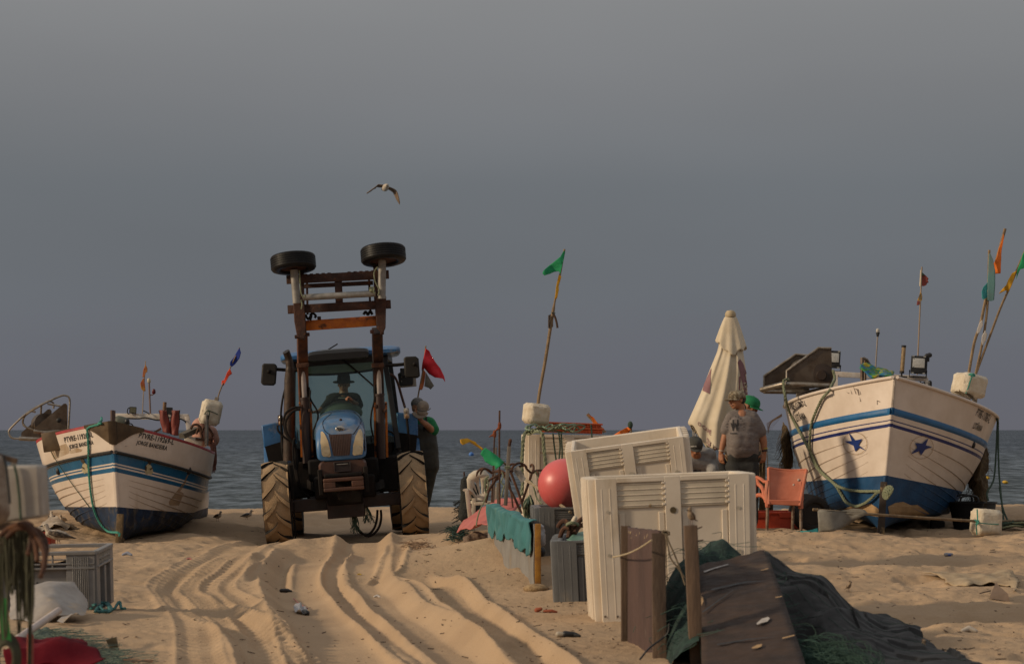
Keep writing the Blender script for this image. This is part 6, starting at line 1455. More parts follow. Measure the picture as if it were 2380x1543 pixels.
def c6(x, y): return (1016.9+x*.32, 929.7+y*.32)
def c5(x, y): return (1034.3+x*.1695, 987.8+y*.1695)     # close crop of the anchor pile
def on_far_bin():
    t = T('marker_float', 'rough foam float with a tall green and yellow flag pole on the farthest bin', 'float', W(1248, 990, 31.), (0,0,0), 'flagged marker floats')
    foam_block(t, 'foam_block', t.p(1246, 962, 31.), (.30,.30,.27), (R(4), R(6), R(20)), seed=21)
    cf = lambda x, y: (1016.9+x*.3012, 552+y*.3012)
    k = lambda x, y: (1750/1.721+x*.3012, 950/1.721+y*.3012)
    mb = MB(); mb.tube(cat([t.p(*k(775,1290), 31.), t.p(*k(790,1180), 31.), t.p(*k(830,960), 31.), t.p(*k(868,720), 31.), t.p(*k(902,510), 31.), t.p(*k(945,290), 31.), t.p(*k(980,90), 31.)], 4), [.021]*16+[.013]*9, 8); po = t.add('pole', mb, wood_pole)
    flag(t, 'flag', [k(975,100),k(985,110),k(965,200),k(950,285),k(938,262),k(905,266),k(870,285),k(828,298),k(812,280),k(820,262),k(880,205),k(945,150)], 30.96, fl_green, .035, po, 'green flag', 3)
    flag(t, 'flag', [k(935,288),k(957,300),k(945,345),k(935,360),k(936,400),k(922,470),k(906,478),k(915,380)], 30.97, fl_yellow, .02, po, 'narrow yellow flag', 4)
    mb = MB(); mb.slab([t.p(*k(x, y), 31.03) for x, y in ((860,598),(895,585),(892,690),(860,695))], (0,.03,0)); mb.tube([t.p(*k(860,600),30.98), t.p(*k(858,698),30.98)], .012, 6); t.add('marker_tag', mb, mat('grey_brown_tag', (.07,.055,.05), None, 9, .8), parent=po)
    wire(t, 'cord_end', [t.p(*k(*a), 30.95) for a in ((890,585),(905,610),(918,650),(926,698))], .014, mat('brown_cord', (.06,.035,.025), None, 9, .9), po)
    wrap(t, 'lashing', [t.p(*k(880,578),30.95), t.p(*k(905,590),30.95), t.p(*k(885,600),30.95), t.p(*k(908,582),30.95)], .009, rope_dark, po)
    # orange trays and rope on the bin
    t = T('fish_tray', 'orange plastic fish trays stacked flat on the farthest white bin', 'tray', W(1320, 1005, 31.5), (0, R(2), R(3)))
    P = lambda x, y, yy=31.4: t.p(*c6(x, y), yy)
    def tray(c, w, d, h):
        mb = MB()
        mb.box(c+V(0,0,.01), (w*.94,d*.94,.02)); mb.box(c+V(0,-d/2+.012,h/2), (w,.024,h)); mb.box(c+V(0,d/2-.012,h/2), (w,.024,h)); mb.box(c+V(-w/2+.012,0,h/2), (.024,d-.05,h)); mb.box(c+V(w/2-.012,0,h/2), (.024,d-.05,h))
        mb.box(c+V(0,-d/2-.012,h-.012), (w+.04,.03,.022)); mb.box(c+V(0,d/2+.012,h-.012), (w+.04,.03,.022)); mb.box(c+V(0,-d/2-.006,h*.45), (w,.02,.016))
        for k in range(7): mb.box(c+V(-w/2+w*(k+.5)/7,-d/2-.006,h/2), (.018,.02,h*.9))
        return mb
    for dz, dx in ((0,.02),(.06,0)): t.add('tray', tray(P(950,238,31.5)+V(dx,0,dz), .80, .55, .075), orange_plastic, bevel=.006)
    t2 = T('rope_heap', 'pale green rope tangled over the farthest white bin and hanging down its side', 'rope', W(1260, 1005, 30.8)); P = lambda x, y, yy=30.85: t2.p(*c6(x, y), yy)
    for k in range(11):
        a = rnd.uniform(0, 6.28); pts = []
        x0 = 690+k*32; y0 = 195+rnd.uniform(-8, 10)
        for i in range(7): b = a+i*1.05; pts.append(P(x0+70*math.cos(b)*(1-.05*i), y0+16*math.sin(b)+rnd.uniform(-10,22), 30.8+.12*math.sin(b*1.3)))
        wrap(t2, 'rope_strand', pts, .013, rope_pale if k % 4 else mat('mint_rope_fibre', (.20,.29,.20), (.26,.33,.23), 40, .85))
    wrap(t2, 'thick_rope', [P(660,245,31.0), P(690,232,30.75), P(740,228,30.6), P(765,250,30.58), P(772,330,30.6), P(780,420,30.6), P(786,490,30.6)], .026, rope_pale)
    wrap(t2, 'thick_rope', [P(690,215,30.9), P(640,235,30.75), P(622,290,30.7), P(618,350,30.7), P(612,480,30.7), P(618,600,30.7), P(610,690,30.7)], .026, rope_pale)
    for pts in ([(1115,175),(1120,235),(1122,310)], [(838,240),(850,350),(866,470)], [(880,235),(890,330),(880,460)], [(898,240),(905,380),(902,460)]): wrap(t2, 'thin_rope', [P(x, y, 30.62) for x, y in pts], .012, rope_dark)
    for lab, pts, mt, sd in (('torn orange flag sticking up behind the farthest white bin', [(1090,102),(1135,125),(1160,165),(1225,232),(1120,225),(1128,170),(1118,130)], fl_orange, 1), ('rolled orange flag on a stick beyond the white bins', [(1255,285),(1268,262),(1320,225),(1395,192),(1410,205),(1400,232),(1340,268),(1282,292)], fl_orange, 2)):
        t3 = T('flag', lab, 'flag', W(*c6(*pts[-1]), 32.2)); flag(t3, 'cloth', [c6(*a) for a in pts], 32.2, mt, .06, seed=sd)
        wire(t3, 'stick', [t3.p(*c6(*a), 32.25) for a in (((1088,100),(1118,135),(1215,232)) if sd == 1 else ((1402,170),(1405,215),(1410,270)))], .022 if sd == 1 else .016, wood_pole)
        if sd == 2: mb = MB(); mb.ball(t3.p(*c6(1400,180), 32.2), (.035,.03,.05)); t3.add('knot', mb, rope_dark)
on_far_bin()

def umbrella():
    Y = 32.2; t = T('closed_parasol', 'tall closed cream parasol with faded mauve printing behind the men', 'parasol', W(1692, 1225, Y), (0, R(1.0), 0))
    L_ = lambda px: m(px, Y)
    top = t.p(1696, 733, Y); cl = mat('cream_parasol_canvas', (.58,.50,.38), (.51,.43,.31), 3, .85, stains=[((.34,.25,.15), 3, .6, .8, (1,1,.3))], bump=.15, bscale=30)
    def prof(z):   # z in picture px below the top -> (left, right) extent around the pole
        return lerp(*((10, 24) if z < 0 else (0, 0)), 0)
    rows = [(0,-8,10),(60,-22,27),(85,-28,33),(126,-44,40),(183,-65,45),(249,-93,49),(320,-95,50)]
    def ext(q):
        for a, b in zip(rows, rows[1:]):
            if q <= b[0]: k = (q-a[0])/(b[0]-a[0]); return lerp(a[1], b[1], k), lerp(a[2], b[2], k)
        return rows[-1][1], rows[-1][2]
    n = 96
    def can(u, v):
        th = 2*PI*u; c = math.cos(th); s = math.sin(th)
        hem = 250+64*min(1, max(0, (c+1)/.75))+5*math.sin(th*8)
        z = v*hem; l, r = ext(min(318, z)); w = (r-l)/2; mid = (r+l)/2
        pl = 1+.16*min(1, z/60)*(math.cos(th*8+.8)*.75+.45*math.cos(th*13+z*.012))
        return top+V(L_(mid+w*c*(.99+.04*(pl-1))), L_(.62*w*s*pl), -L_(z))
    mb = MB(); mb.grid(can, n, 60, cu=True); cn = t.add('canopy', mb, cl, sharp=80, solid=.006)
    def flap(u, v):
        th = 2*PI*u; c = math.cos(th); z = lerp(3, (60+34*(1+c)/.9 if c < -.1 else 94-16*(c+.1))+4*math.sin(th*8), v); l = lerp(-11, -30, v**.8); r = lerp(15, 39, v**.8); w = (r-l)/2; mid = (r+l)/2
        pl = 1+.07*v*math.cos(th*8+.3); return top+V(L_(mid+w*c*pl), L_(.72*w*math.sin(th)*pl), -L_(z))
    mb = MB(); mb.grid(flap, n, 20, cu=True); t.add('vent_flap', mb, cl, parent=cn, sharp=80, solid=.006)
    mb = MB(); mb.lathe([(.01,.07),(.05,.06),(.07,.03),(.075,0),(.07,-.02)], 20, Matrix.Translation(top+V(.01,0,.0))); t.add('finial', mb, mat('cream_cap', (.42,.33,.20), None, 9, .6))
    mb = MB(); mb.tube([top+V(0,0,-.05), V(top.x, top.y, -.1)], .03, 12); t.add('pole', mb, wood_pole)
    h = Hit(cn, t); q = lambda x, y: (1539.8+x*.3767, 697.3+y*.3767)   # 2650..3350 crop
    pu = mat('faded_mauve_print', (.24,.125,.13), (.20,.10,.11), 8, .85)
    mb = MB(); decal_poly(mb, [q(*a) for a in [(302,420),(292,580),(248,558),(258,520),(280,470)]], h, .006, 3); t.add('printed_emblem', mb, pu, parent=cn, sharp=180); mb = MB(); decal_poly(mb, [q(*a) for a in [(476,362),(496,392),(514,440),(526,505),(532,580),(514,582),(498,540),(480,470),(463,385)]], h, .006, 3); t.add('printed_emblem', mb, pu, parent=cn, sharp=180)
    pw = mat('pale_print', (.55,.47,.38), None, 9, .85)
    for nm, body, c, mt in (('printed_letters', 'O CAFÉ', [q(218,768),q(300,835),q(304,802),q(222,742)], pu), ('printed_letters', 'SUA VIDA', [q(270,880),q(345,965),q(352,935),q(276,845)], pu), ('printed_letters', 'LTA', [q(488,540),q(527,545),q(526,512),q(487,508)], pw), ('printed_letters', 'S', [q(509,572),q(517,573),q(517,558),q(509,557)], pw)):
        mb = MB(); add_text(mb, body, quad(h, c, .009), bold=.02); t.add(nm, mb, mt, parent=cn, sharp=180)
    mb = MB()
    for k in range(14):
        a = t.p(1612+rnd.uniform(-4,20), 990+rnd.uniform(-4,14), Y-.1); mb.tube(cat([a, a+V(rnd.uniform(-.04,.1),0,-.06), a+V(rnd.uniform(-.08,.22),0,-.1-rnd.random()*.14)], 4), .003, 4)
    t.add('frayed_threads', mb, cl, parent=cn)
umbrella()

def orange_chair():
    Y = 29.5; t = T('armchair', 'faded orange plastic armchair with rusty metal legs, seen from behind', 'chair', W(1815, 1230, Y)); k = lambda x, y: (2950/1.721+x*.13428, 1850/1.721+y*.13428)
    P = lambda x, y, d=0.: t.p(*k(x, y), Y+d)
    oc = mat('faded_orange_plastic', (.50,.155,.085), (.42,.12,.062), 5, .55, stains=[((.36,.20,.13), 4, .55, .8)], bump=.06, bscale=16)
    tl, tr_, br, bl = P(540,92,.1), P(1195,122,.1), P(1075,745,-.05), P(545,720,-.05)
    mb = MB()
    def back(u, v):
        p = tl.lerp(tr_, u).lerp(bl.lerp(br, u), v); return p+V(0, .05*math.sin(PI*u)*(1-v*.3)*1.0, -.02*math.sin(PI*u)*(1-v))
    mb.grid(back, 20, 20); bk = t.add('backrest', mb, oc, solid=.022, solid_off=0)
    mb = MB(); mb.grid(lambda u, v: back(lerp(.08,.92,u), lerp(.16,.88,v))+V(0,-.016+.006*((2*u-1)**4+(2*v-1)**4),0), 14, 14); t.add('back_panel', mb, oc, parent=bk, solid=.008)
    mb = MB(); mb.tube([back(0, v/10)+V(0,-.005,0) for v in range(11)], .02, 8); mb.tube([back(1, v/10)+V(0,-.005,0) for v in range(11)], .02, 8); mb.tube([back(u/10, 0) for u in range(11)], .016, 8); t.add('back_rim', mb, oc, parent=bk)
    mb = MB(); sl = [P(560,640,0), P(1080,655,0), P(1040,640,.46), P(420,628,.46)]; mb.slab(sl, (0,0,.03)); t.add('seat', mb, oc, bevel=.008)
    mb = MB(); mb.slab([P(548,640,-.06), P(1078,655,-.06), P(1075,745,-.06), P(548,718,-.06)], (0,.02,0)); t.add('apron', mb, oc, bevel=.006)
    # arms: left one seen, right one behind the back
    for s in (0, 1):
        mb = MB(); A = (lambda x, y, d: P(x, y, d)) if s == 0 else (lambda x, y, d: P(1098+(525-x)*.06, y+18, d+.03))
        outer = [A(525,320,.05), A(470,332,.12), A(410,285,.28), A(350,258,.38), A(325,262,.43), A(300,420,.44), A(275,640,.44)]
        mb.tube(cat(outer, 4), .024, 8, flat=.8); mb.tube(cat([A(280,600,.44), A(360,560,.3), A(440,575,.15), A(500,650,.0)], 4), .026, 8); mb.tube(cat([A(360,365,.36), A(430,440,.2), A(465,560,.08), A(500,690,.0)], 4), .026, 8); mb.tube([A(525,320,.04), A(500,520,.0), A(520,760,-.02)], .028, 8); mb.tube([A(345,270,.40), A(360,365,.36)], .022, 8)
        mb.slab([A(500,520,.03), A(465,560,.08), A(500,700,.03), A(525,690,.02)], (0,.02,0)); t.add('arm', mb, oc)
    rl = mat('rusty_painted_leg', (.20,.15,.11), (.10,.05,.025), 16, .6, con=(.42,.6))
    for a, b in ((P(522,750,0), P(508,1165,0)), (P(1097,790,0), P(1098,1170,-.02)), (P(965,720,.45), P(948,1125,.45)), (P(285,640,.46), P(255,960,.48))):
        mb = MB(); b = b.copy(); g = t.w(V(*(t.M @ b).xy, gz(*(t.M @ b).xy)-.01)); mb.tube([a, V(b.x, b.y, g.z)], .019, 10); t.add('leg', mb, rl)
    for x in (522, 1097): mb = MB(); mb.tube([P(x,640,0), P(x,775 if x<600 else 795,0)], .030, 10); t.add('leg_socket', mb, oc)
    mb = MB()
    for x, y, r in ((1055,300,.013),(970,385,.012)): mb.ball(P(x,y,.06), (r,.012,r*1.2))
    t.add('paint_spots', mb, mat('pale_paint_spot', (.5,.42,.36), None, 9, .7), parent=bk)
orange_chair()
def white_chair():
    Y = 29.3; t = T('armchair', 'cream plastic garden chair with a fan shaped back near the anchors', 'chair', W(1115, 1232, Y)); P = lambda x, y, d=0.: t.p(*c5(x, y), Y+d)
    wc = mat('cream_chair_plastic', (.50,.44,.35), (.43,.37,.28), 6, .5)
    outl = [(330,1000),(310,850),(300,740),(330,670),(400,630),(480,618),(560,628),(600,680),(620,780),(600,900),(575,1040),(430,1060),(385,1040)]
    holes = [[(378,848),(400,870),(440,940),(432,968),(410,940),(375,880)], [(400,760),(425,800),(465,930),(460,965),(440,930),(400,800)], [(470,715),(485,730),(500,850),(503,955),(485,930),(468,800)], [(350,945),(375,950),(405,1000),(405,1035),(385,1030),(355,980)], [(545,720),(560,740),(550,850),(535,955),(528,900),(535,780)]]
    mb = MB(); pl = [[V(*c5(x, y), 0) for x, y in outl]]+[[V(*c5(x, y), 0) for x, y in h] for h in holes]
    flat_ = [p for r in pl for p in r]; tri = tessellate_polygon(pl)
    vs = [mb.b.verts.new(t.p(p.x, p.y, Y+.05*math.sin((p.x-1085)/55*PI))) for p in flat_]
    for f in tri: mb._f([vs[i] for i in f])
    t.add('backrest', mb, wc, solid=.02, solid_off=0, sharp=80)
    mb = MB(); mb.slab([P(400,1055,-.02), P(590,1050,-.02), P(640,1035,.42), P(350,1035,.42)], (0,0,-.035)); mb.slab([P(400,1060,-.03), P(590,1055,-.03), P(590,1095,-.03), P(410,1100,-.03)], (0,.03,0)); t.add('seat', mb, wc, bevel=.006)
    for pts in ([(350,930,-.0),(300,890,-.2),(280,890,-.35)], [(600,880,0),(690,868,-.2),(715,862,-.3)]): mb = MB(); mb.tube(cat([P(x, y, d) for x, y, d in pts], 4), .035, 8, flat=.5); t.add('arm', mb, wc)
    for a, b in (((400,1000,0),(385,1270,0)), ((300,900,-.33),(345,1280,-.3)), ((585,1040,0),(600,1240,.0)), ((690,880,-.28),(680,1250,-.2))): 
        mb = MB(); mb.beam(P(*a), P(*b), .05, .045, .012); t.add('leg', mb, wc)
white_chair()

def anchors():
    Y = 27.6
    # rusty grapnel anchors: a pile, each one a thing
    specs = [('rusty grapnel anchor with its hooks over the cream chair', [[(1430,0)]], None)]
    A = [
     ('rusty grapnel anchor whose hooks curl over the cream chair', [(560,1060),(600,900),(690,760),(760,640)], [[(760,640),(700,640),(620,640),(560,600),(500,598),(450,640),(430,705)], [(640,660),(590,610),(530,600),(495,640),(485,680)], [(600,900),(560,830),(540,800)]]),
     ('rusty grapnel anchor with a long shank in the middle of the anchor pile', [(1110,1240),(1040,1020),(980,850),(900,640)], [[(900,640),(940,560),(1010,520),(1080,540),(1130,580)], [(900,640),(860,600),(900,540),(960,530)], [(905,650),(960,600),(1040,560),(1100,560)]]),
     ('rusty grapnel anchor with a bent hook in front of the pink buoy', [(1060,1040),(1110,900),(1170,720),(1190,660)], [[(1190,660),(1230,630),(1290,620),(1350,625),(1400,660),(1500,760),(1600,850)], [(1190,660),(1260,630),(1280,700),(1275,930)], [(1190,660),(1215,600),(1205,550),(1180,545),(1170,580)], [(1190,660),(1130,610),(1080,540)]]),
     ('rusty anchor leaning low against the teal cloth', [(1050,1210),(960,1010),(870,830),(800,640)], [[(800,640),(740,680),(660,720),(600,760),(540,820)], [(800,640),(860,690),(910,780)], [(800,640),(740,620),(690,640)]]),
     ('rusty iron bar standing crossed among the anchors', [(575,970),(640,830),(700,730),(760,690)], [[(760,690),(720,740),(690,760)]]),
     ('thin rusty anchor shank lying toward the far white bin', [(930,1130),(915,990),(900,880),(870,760)], [[(870,760),(840,720),(800,700)]]),
    ]
    for i, (lab, sh, hooks) in enumerate(A):
        yy = Y+(-.3, .1, -.1, -.35, .2, .3)[i]
        t = T('grapnel_anchor', lab, 'anchor', W(*c5(*sh[0]), yy), (0,0,0), 'grapnel anchors in the pile')
        mb = MB(); mb.tube(cat([t.p(*c5(*p), yy+.02*j) for j, p in enumerate(sh)], 4), .015 if i < 4 else .011, 7); t.add('shank', mb, rusty)
        for j, hk in enumerate(hooks):
            mb = MB(); c = cat([t.p(*c5(*p), yy-.10*math.sin(k/len(hk)*2)*(1 if j % 2 else -1)+.02*len(sh)) for k, p in enumerate(hk)], 4); mb.tube(c, [.0135]*(len(c)-3)+[.011,.009,.006], 7); t.add('hook', mb, rusty)
    for lab, pts, r, mt, yy in (('tall rusty iron rod standing among the anchors', [(750,1085),(748,700),(745,300),(748,-200)], .012, rusty, 27.2), ('rusty rod bound with orange rag left of the tallest rod', [(640,1060),(660,600),(680,140)], .010, rusty, 27.9)):
        s = T('iron_rod', lab, 'rod', W(*c5(*pts[0]), yy)); wire(s, 'rod', [s.p(*c5(*p), yy) for p in pts], r, mt)
        x, y = pts[-1]; mb = MB(); mb.ball(s.p(*c5(x, y+(210 if yy < 27.5 else -20)), yy), (.022,.022,.05)); mb.limb([s.p(*c5(x-10, y+(240 if yy < 27.5 else -10)), yy), s.p(*c5(x-70, y+(290 if yy < 27.5 else 20)), yy)], [.016,.008]); s.add('rag', mb, mat('rust_orange_rag', (.22,.06,.02), (.14,.035,.015), 20, .9, bump=.5), voxel=.008)
    for lab, pts, w, yy in (('weathered grey stake with an iron tip in front of the anchors', [(830,1100),(880,290)], .042, 26.9), ('short grey stake behind the tallest rod', [(735,1080),(728,790)], .038, 27.4), ('grey stake carrying a rusty rod beside the green flag', [(655,1060),(692,305)], .038, 28.1)):
        s = T('stake', lab, 'stake', W(*c5(*pts[0]), yy)); mb = MB(); mb.beam(s.p(*c5(*pts[0]), yy), s.p(*c5(*pts[1]), yy), w, .045, .006); s.add('post', mb, mat('weathered_grey_stake', (.20,.175,.145), (.13,.11,.09), 12, .85, stretch=(1,1,.15), bump=.3))
        if pts[1][1] == 290: mb = MB(); mb.tube([s.p(*c5(880,290), yy), s.p(*c5(895,200), yy)], .018, 8); mb.ball(s.p(*c5(895,215), yy), (.02,.02,.025)); s.add('tip', mb, rusty); wrap(s, 'lashing', [s.p(*c5(815,570), yy-.04), s.p(*c5(890,565), yy-.04), s.p(*c5(880,585), yy-.04), s.p(*c5(815,590), yy-.04)], .009, rope_pale)
    t = T('flag', 'green and yellow flag on a stick leaning out of the anchor pile', 'flag', W(*c5(800,560), 27.0)); 
    flag(t, 'yellow_cloth', [c5(*p) for p in [(525,320),(515,345),(440,290),(345,230),(320,235),(242,270),(210,235),(203,190),(230,180),(300,176),(345,200),(415,230),(440,260)]], 26.95, fl_yellow, .04, seed=5)
    flag(t, 'green_cloth', [c5(*p) for p in [(555,308),(650,375),(740,450),(810,500),(790,540),(745,575),(695,620),(680,565),(640,565),(555,500),(530,440),(488,395),(510,345)]], 26.93, fl_green, .05, seed=6)
    wire(t, 'stick', [t.p(*c5(*p), 26.98) for p in ((330,215),(520,335),(810,520),(900,600))], .012, wood_pole)
    t = T('name_tag', 'worn white plate with faded marks tied on the anchors', 'plate', W(*c5(1110,750), 27.0)); mb = MB(); mb.slab([t.p(*c5(*p), 26.9) for p in ((925,610),(1005,555),(1115,740),(1050,795))], (0,.02,0)); t.add('plate', mb, mat('worn_white_plate', (.36,.33,.29), (.27,.24,.2), 14, .7))
    mb = MB()
    for k in range(9): a = (955+rnd.random()*60, 610+rnd.random()*90); mb.tube([t.p(*c5(*a), 26.888), t.p(*c5(a[0]+12, a[1]+rnd.uniform(10,26)), 26.888)], .003, 4)
    t.add('faded_marks', mb, mat('faded_grey_ink', (.16,.15,.14), None, 9, .8))
    t = T('bamboo_cane', 'thin pale cane slanting down from the anchors to the dark grey bin', 'cane', W(*c5(1714,1190), 25.4)); wire(t, 'cane', [t.p(*c5(1115,750), 26.8), t.p(*c5(1380,940), 26.1), t.p(*c5(1720,1195), 25.0)], .017, mat('pale_cane', (.30,.24,.16), (.2,.15,.09), 14, .8))
    t = T('rope_bundle', 'bundle of faded green line hanging from the anchors', 'rope', W(*c5(1150,1200), 26.7))
    for k in range(22):
        x = 1080+rnd.random()*130; wire(t, 'line_loop', [t.p(*c5(1165+rnd.uniform(-15,15), 990+rnd.uniform(-30,30)), 26.7), t.p(*c5(x, 1080+rnd.uniform(-30,30)), 26.65+rnd.uniform(-.1,.1)), t.p(*c5(x+rnd.uniform(-25,25), 1180+rnd.uniform(-40,60)), 26.7), t.p(*c5(1150+rnd.uniform(-60,50), 1250+rnd.uniform(-20,40)), 26.7)], .009, rope_pale if k % 2 else rope_dark)
    for pts in ([(600,700),(550,740),(545,830),(560,900),(590,850),(580,740),(560,760),(550,880),(560,930)], [(780,640),(800,700),(770,780),(810,830),(790,900),(770,990)], [(1180,760),(1200,800),(1230,900),(1260,1000),(1330,1080)], [(580,930),(540,1040),(480,1160),(440,1300),(430,1385)], [(1240,640),(1300,760),(1380,960),(1450,1060),(1540,1110),(1700,1085)], [(1610,1130),(1600,1260),(1610,1400)]): wire(t, 'loose_line', [t.p(*c5(*p), 26.7-(.9 if p[0] > 1300 else 0)*min(1,(p[0]-1300)/300)) for p in pts], .009, rope_pale)
anchors()
def buoy():
    c = W(1312, 1126, 25.6); r = m(62, 25.6)
    t = T('buoy', 'large round pink buoy resting on the dark grey bin', 'buoy', c-V(0,0,r)); mb = MB(); mb.ball((0,0,r), (r,r,r*.98), None, 24); mb.cap((0,0,.02), (0,0,-.05), .05,.035)
    t.add('ball', mb, mat('sun_faded_pink_vinyl', (.56,.105,.10), (.50,.085,.08), 3, .36, stains=[((.50,.20,.18), 2.2, .52, .75), ((.55,.42,.40), 9, .70, .78, (1,1,.5))], spec=.5)); 
buoy()
def sheet_fence():
    A = V(-.272, 26.9, 0); B_ = V(.20, 22.0, 0); t = T('sheet_barrier', 'grey metal sheet barrier holding back the sand, ending at a yellow post', 'barrier', (B_.x, B_.y, gz(B_.x-.1, B_.y)))
    mb = MB(); L_ = (B_-A).length; d = (B_-A)/L_; n = V(d.y, -d.x, 0)
    def fn(u, v):
        p = A.lerp(B_, u); return t.w(V(p.x, p.y, lerp(-.15, .625-.03*u, v))+n*(.010*math.sin(u*34)+.02*mn.noise(V(u*7, v*3, 1))))
    mb.grid(fn, 80, 8); t.add('sheet', mb, mat('dull_galvanised_sheet', (.235,.225,.21), (.17,.16,.15), 3, .6, metal=.15, stains=[((.30,.23,.15), 3, .56, .8), ((.13,.08,.05), 16, .72, .78)], bump=.1), solid=.012)
    mb = MB(); mb.beam(t.w(V(.235, 21.95, -.02)), t.w(V(.235, 21.95, .60)), .055, .06, .006); t.add('post', mb, mat('yellow_painted_post', (.36,.17,.018), (.24,.10,.015), 12, .7, stains=[((.10,.05,.025), 8, .58, .68)], bump=.2))
    mb = MB(); mb.ball(t.w(V(.22, 21.9, gz(.22,21.9)+.01)), (.12,.09,.045)); t.add('post_foot', mb, mat('pale_straw_foot', (.34,.24,.13), (.22,.14,.07), 24, .9, bump=.6))
    # teal cloth hung over the top edge
    c = T('draped_cloth', 'ragged teal canvas draped over the grey metal sheet', 'cloth', (B_.x, B_.y, .6)); mb = MB(); ng = 60
    def cl(u, v):
        k = lerp(.10, 1.0, u); p = A.lerp(B_, k); over = .10; drop = (.27+.03*math.sin(u*9)+.10*mn.noise(V(u*13, 2, 0))+.05*mn.noise(V(u*37, 5, 0)))*(1-.25*max(0, u-.9)*10*.3)
        s = v*(over+drop)
        top = .64-.03*k
        sd = -1   # hangs on the lit side
        w_ = .018*math.sin(u*24+v*3)+.05*mn.noise(V(u*6, v*1.2, 3))+.012*math.sin(u*55)
        if s < over: q = V(p.x, p.y, top+.012)-n*((over-s)*.35)
        else: q = V(p.x, p.y, top-(s-over))+n*(.03+abs(w_))
        return c.w(q+V(w_*.3,0,.012*math.sin(u*14)))
    mb.grid(cl, ng*2, 26); c.add('cloth', mb, mat('faded_teal_canvas', (.040,.155,.165), (.028,.115,.125), 3, .85, stains=[((.13,.22,.20), 4, .58, .78, (1,1,.4))], bump=.2, bscale=26), solid=.008, sharp=80)
sheet_fence()
def pink_cloth():
    Y = 28.4; t = T('tarpaulin', 'faded pink tarpaulin spread on the sand bank behind the metal sheet', 'tarpaulin', W(1110, 1225, Y)); g = lambda px, py, yy: t.p(px, py, yy)
    ctrl = [[g(1062,1238,28.6), g(1078,1212,28.9), g(1100,1195,29.1), g(1122,1180,29.2)], [g(1085,1232,28.2), g(1105,1208,28.5), g(1130,1182,28.7), g(1150,1168,28.9)], [g(1115,1224,27.8), g(1140,1196,28.1), g(1165,1172,28.3), g(1185,1160,28.5)], [g(1150,1222,27.4), g(1180,1200,27.7), g(1205,1178,28.0), g(1222,1165,28.2)]]
    fn, a, b = patch(ctrl, 8, .04, 5, 4); mb = MB(); mb.grid(fn, a, b); t.add('cloth', mb, mat('faded_pink_canvas', (.42,.13,.11), (.34,.10,.09), 3, .85, bump=.2, bscale=20), solid=.01, sharp=80)
    t = T('black_bag', 'black mesh sack standing behind the cream chair', 'sack', W(1082, 1210, 30.2)); P = lambda x, y, d=0.: t.p(*c5(x, y), 30.2+d)
    mb = MB(); mb.limb([P(270,760), P(280,900), P(290,1050), P(285,1240)], [.055,.065,.075,.10], 14); mb.limb([P(320,745), P(340,1000), P(370,1240)], [.05,.08,.10]); mb.limb([P(400,860), P(420,1240)], [.05,.09]); o = t.add('sack', mb, mat('black_mesh', (.010,.011,.010), (.02,.022,.019), 20, .9, bump=.5), voxel=.025, smooth=2); folds('x', o, .03, .08)
    wire(t, 'stick', [P(262,640), P(263,700)], .012, rusty)
    mb = MB()
    for k in range(50): p = P(225+rnd.random()*30, 1000+rnd.random()*280); mb.tube([p, p+V(-.05-rnd.random()*.08, 0, rnd.uniform(-.1,.02))], .004, 3)
    t.add('loose_mesh', mb, mat('black_mesh', None), parent=o)
pink_cloth()
def green_net_scraps():
    t = T('net_scrap', 'scrap of green net lying beside the pink tarpaulin', 'net', W(1060, 1240, 28.9)); mb = MB()
    for k in range(90):
        p = t.p(1050+rnd.random()*28, 1232+rnd.random()*10, 28.9+rnd.uniform(-.3,.3)); p = t.w(V(*(t.M @ p).xy, gz(*(t.M @ p).xy)+.02)); mb.tube(cat([p, p+V(rnd.uniform(-.1,.1), rnd.uniform(-.1,.1), .02+.05*rnd.random()), p+V(rnd.uniform(-.18,.18), rnd.uniform(-.1,.1), 0)], 3), .004, 3)
    t.add('net', mb, net_green)
green_net_scraps()
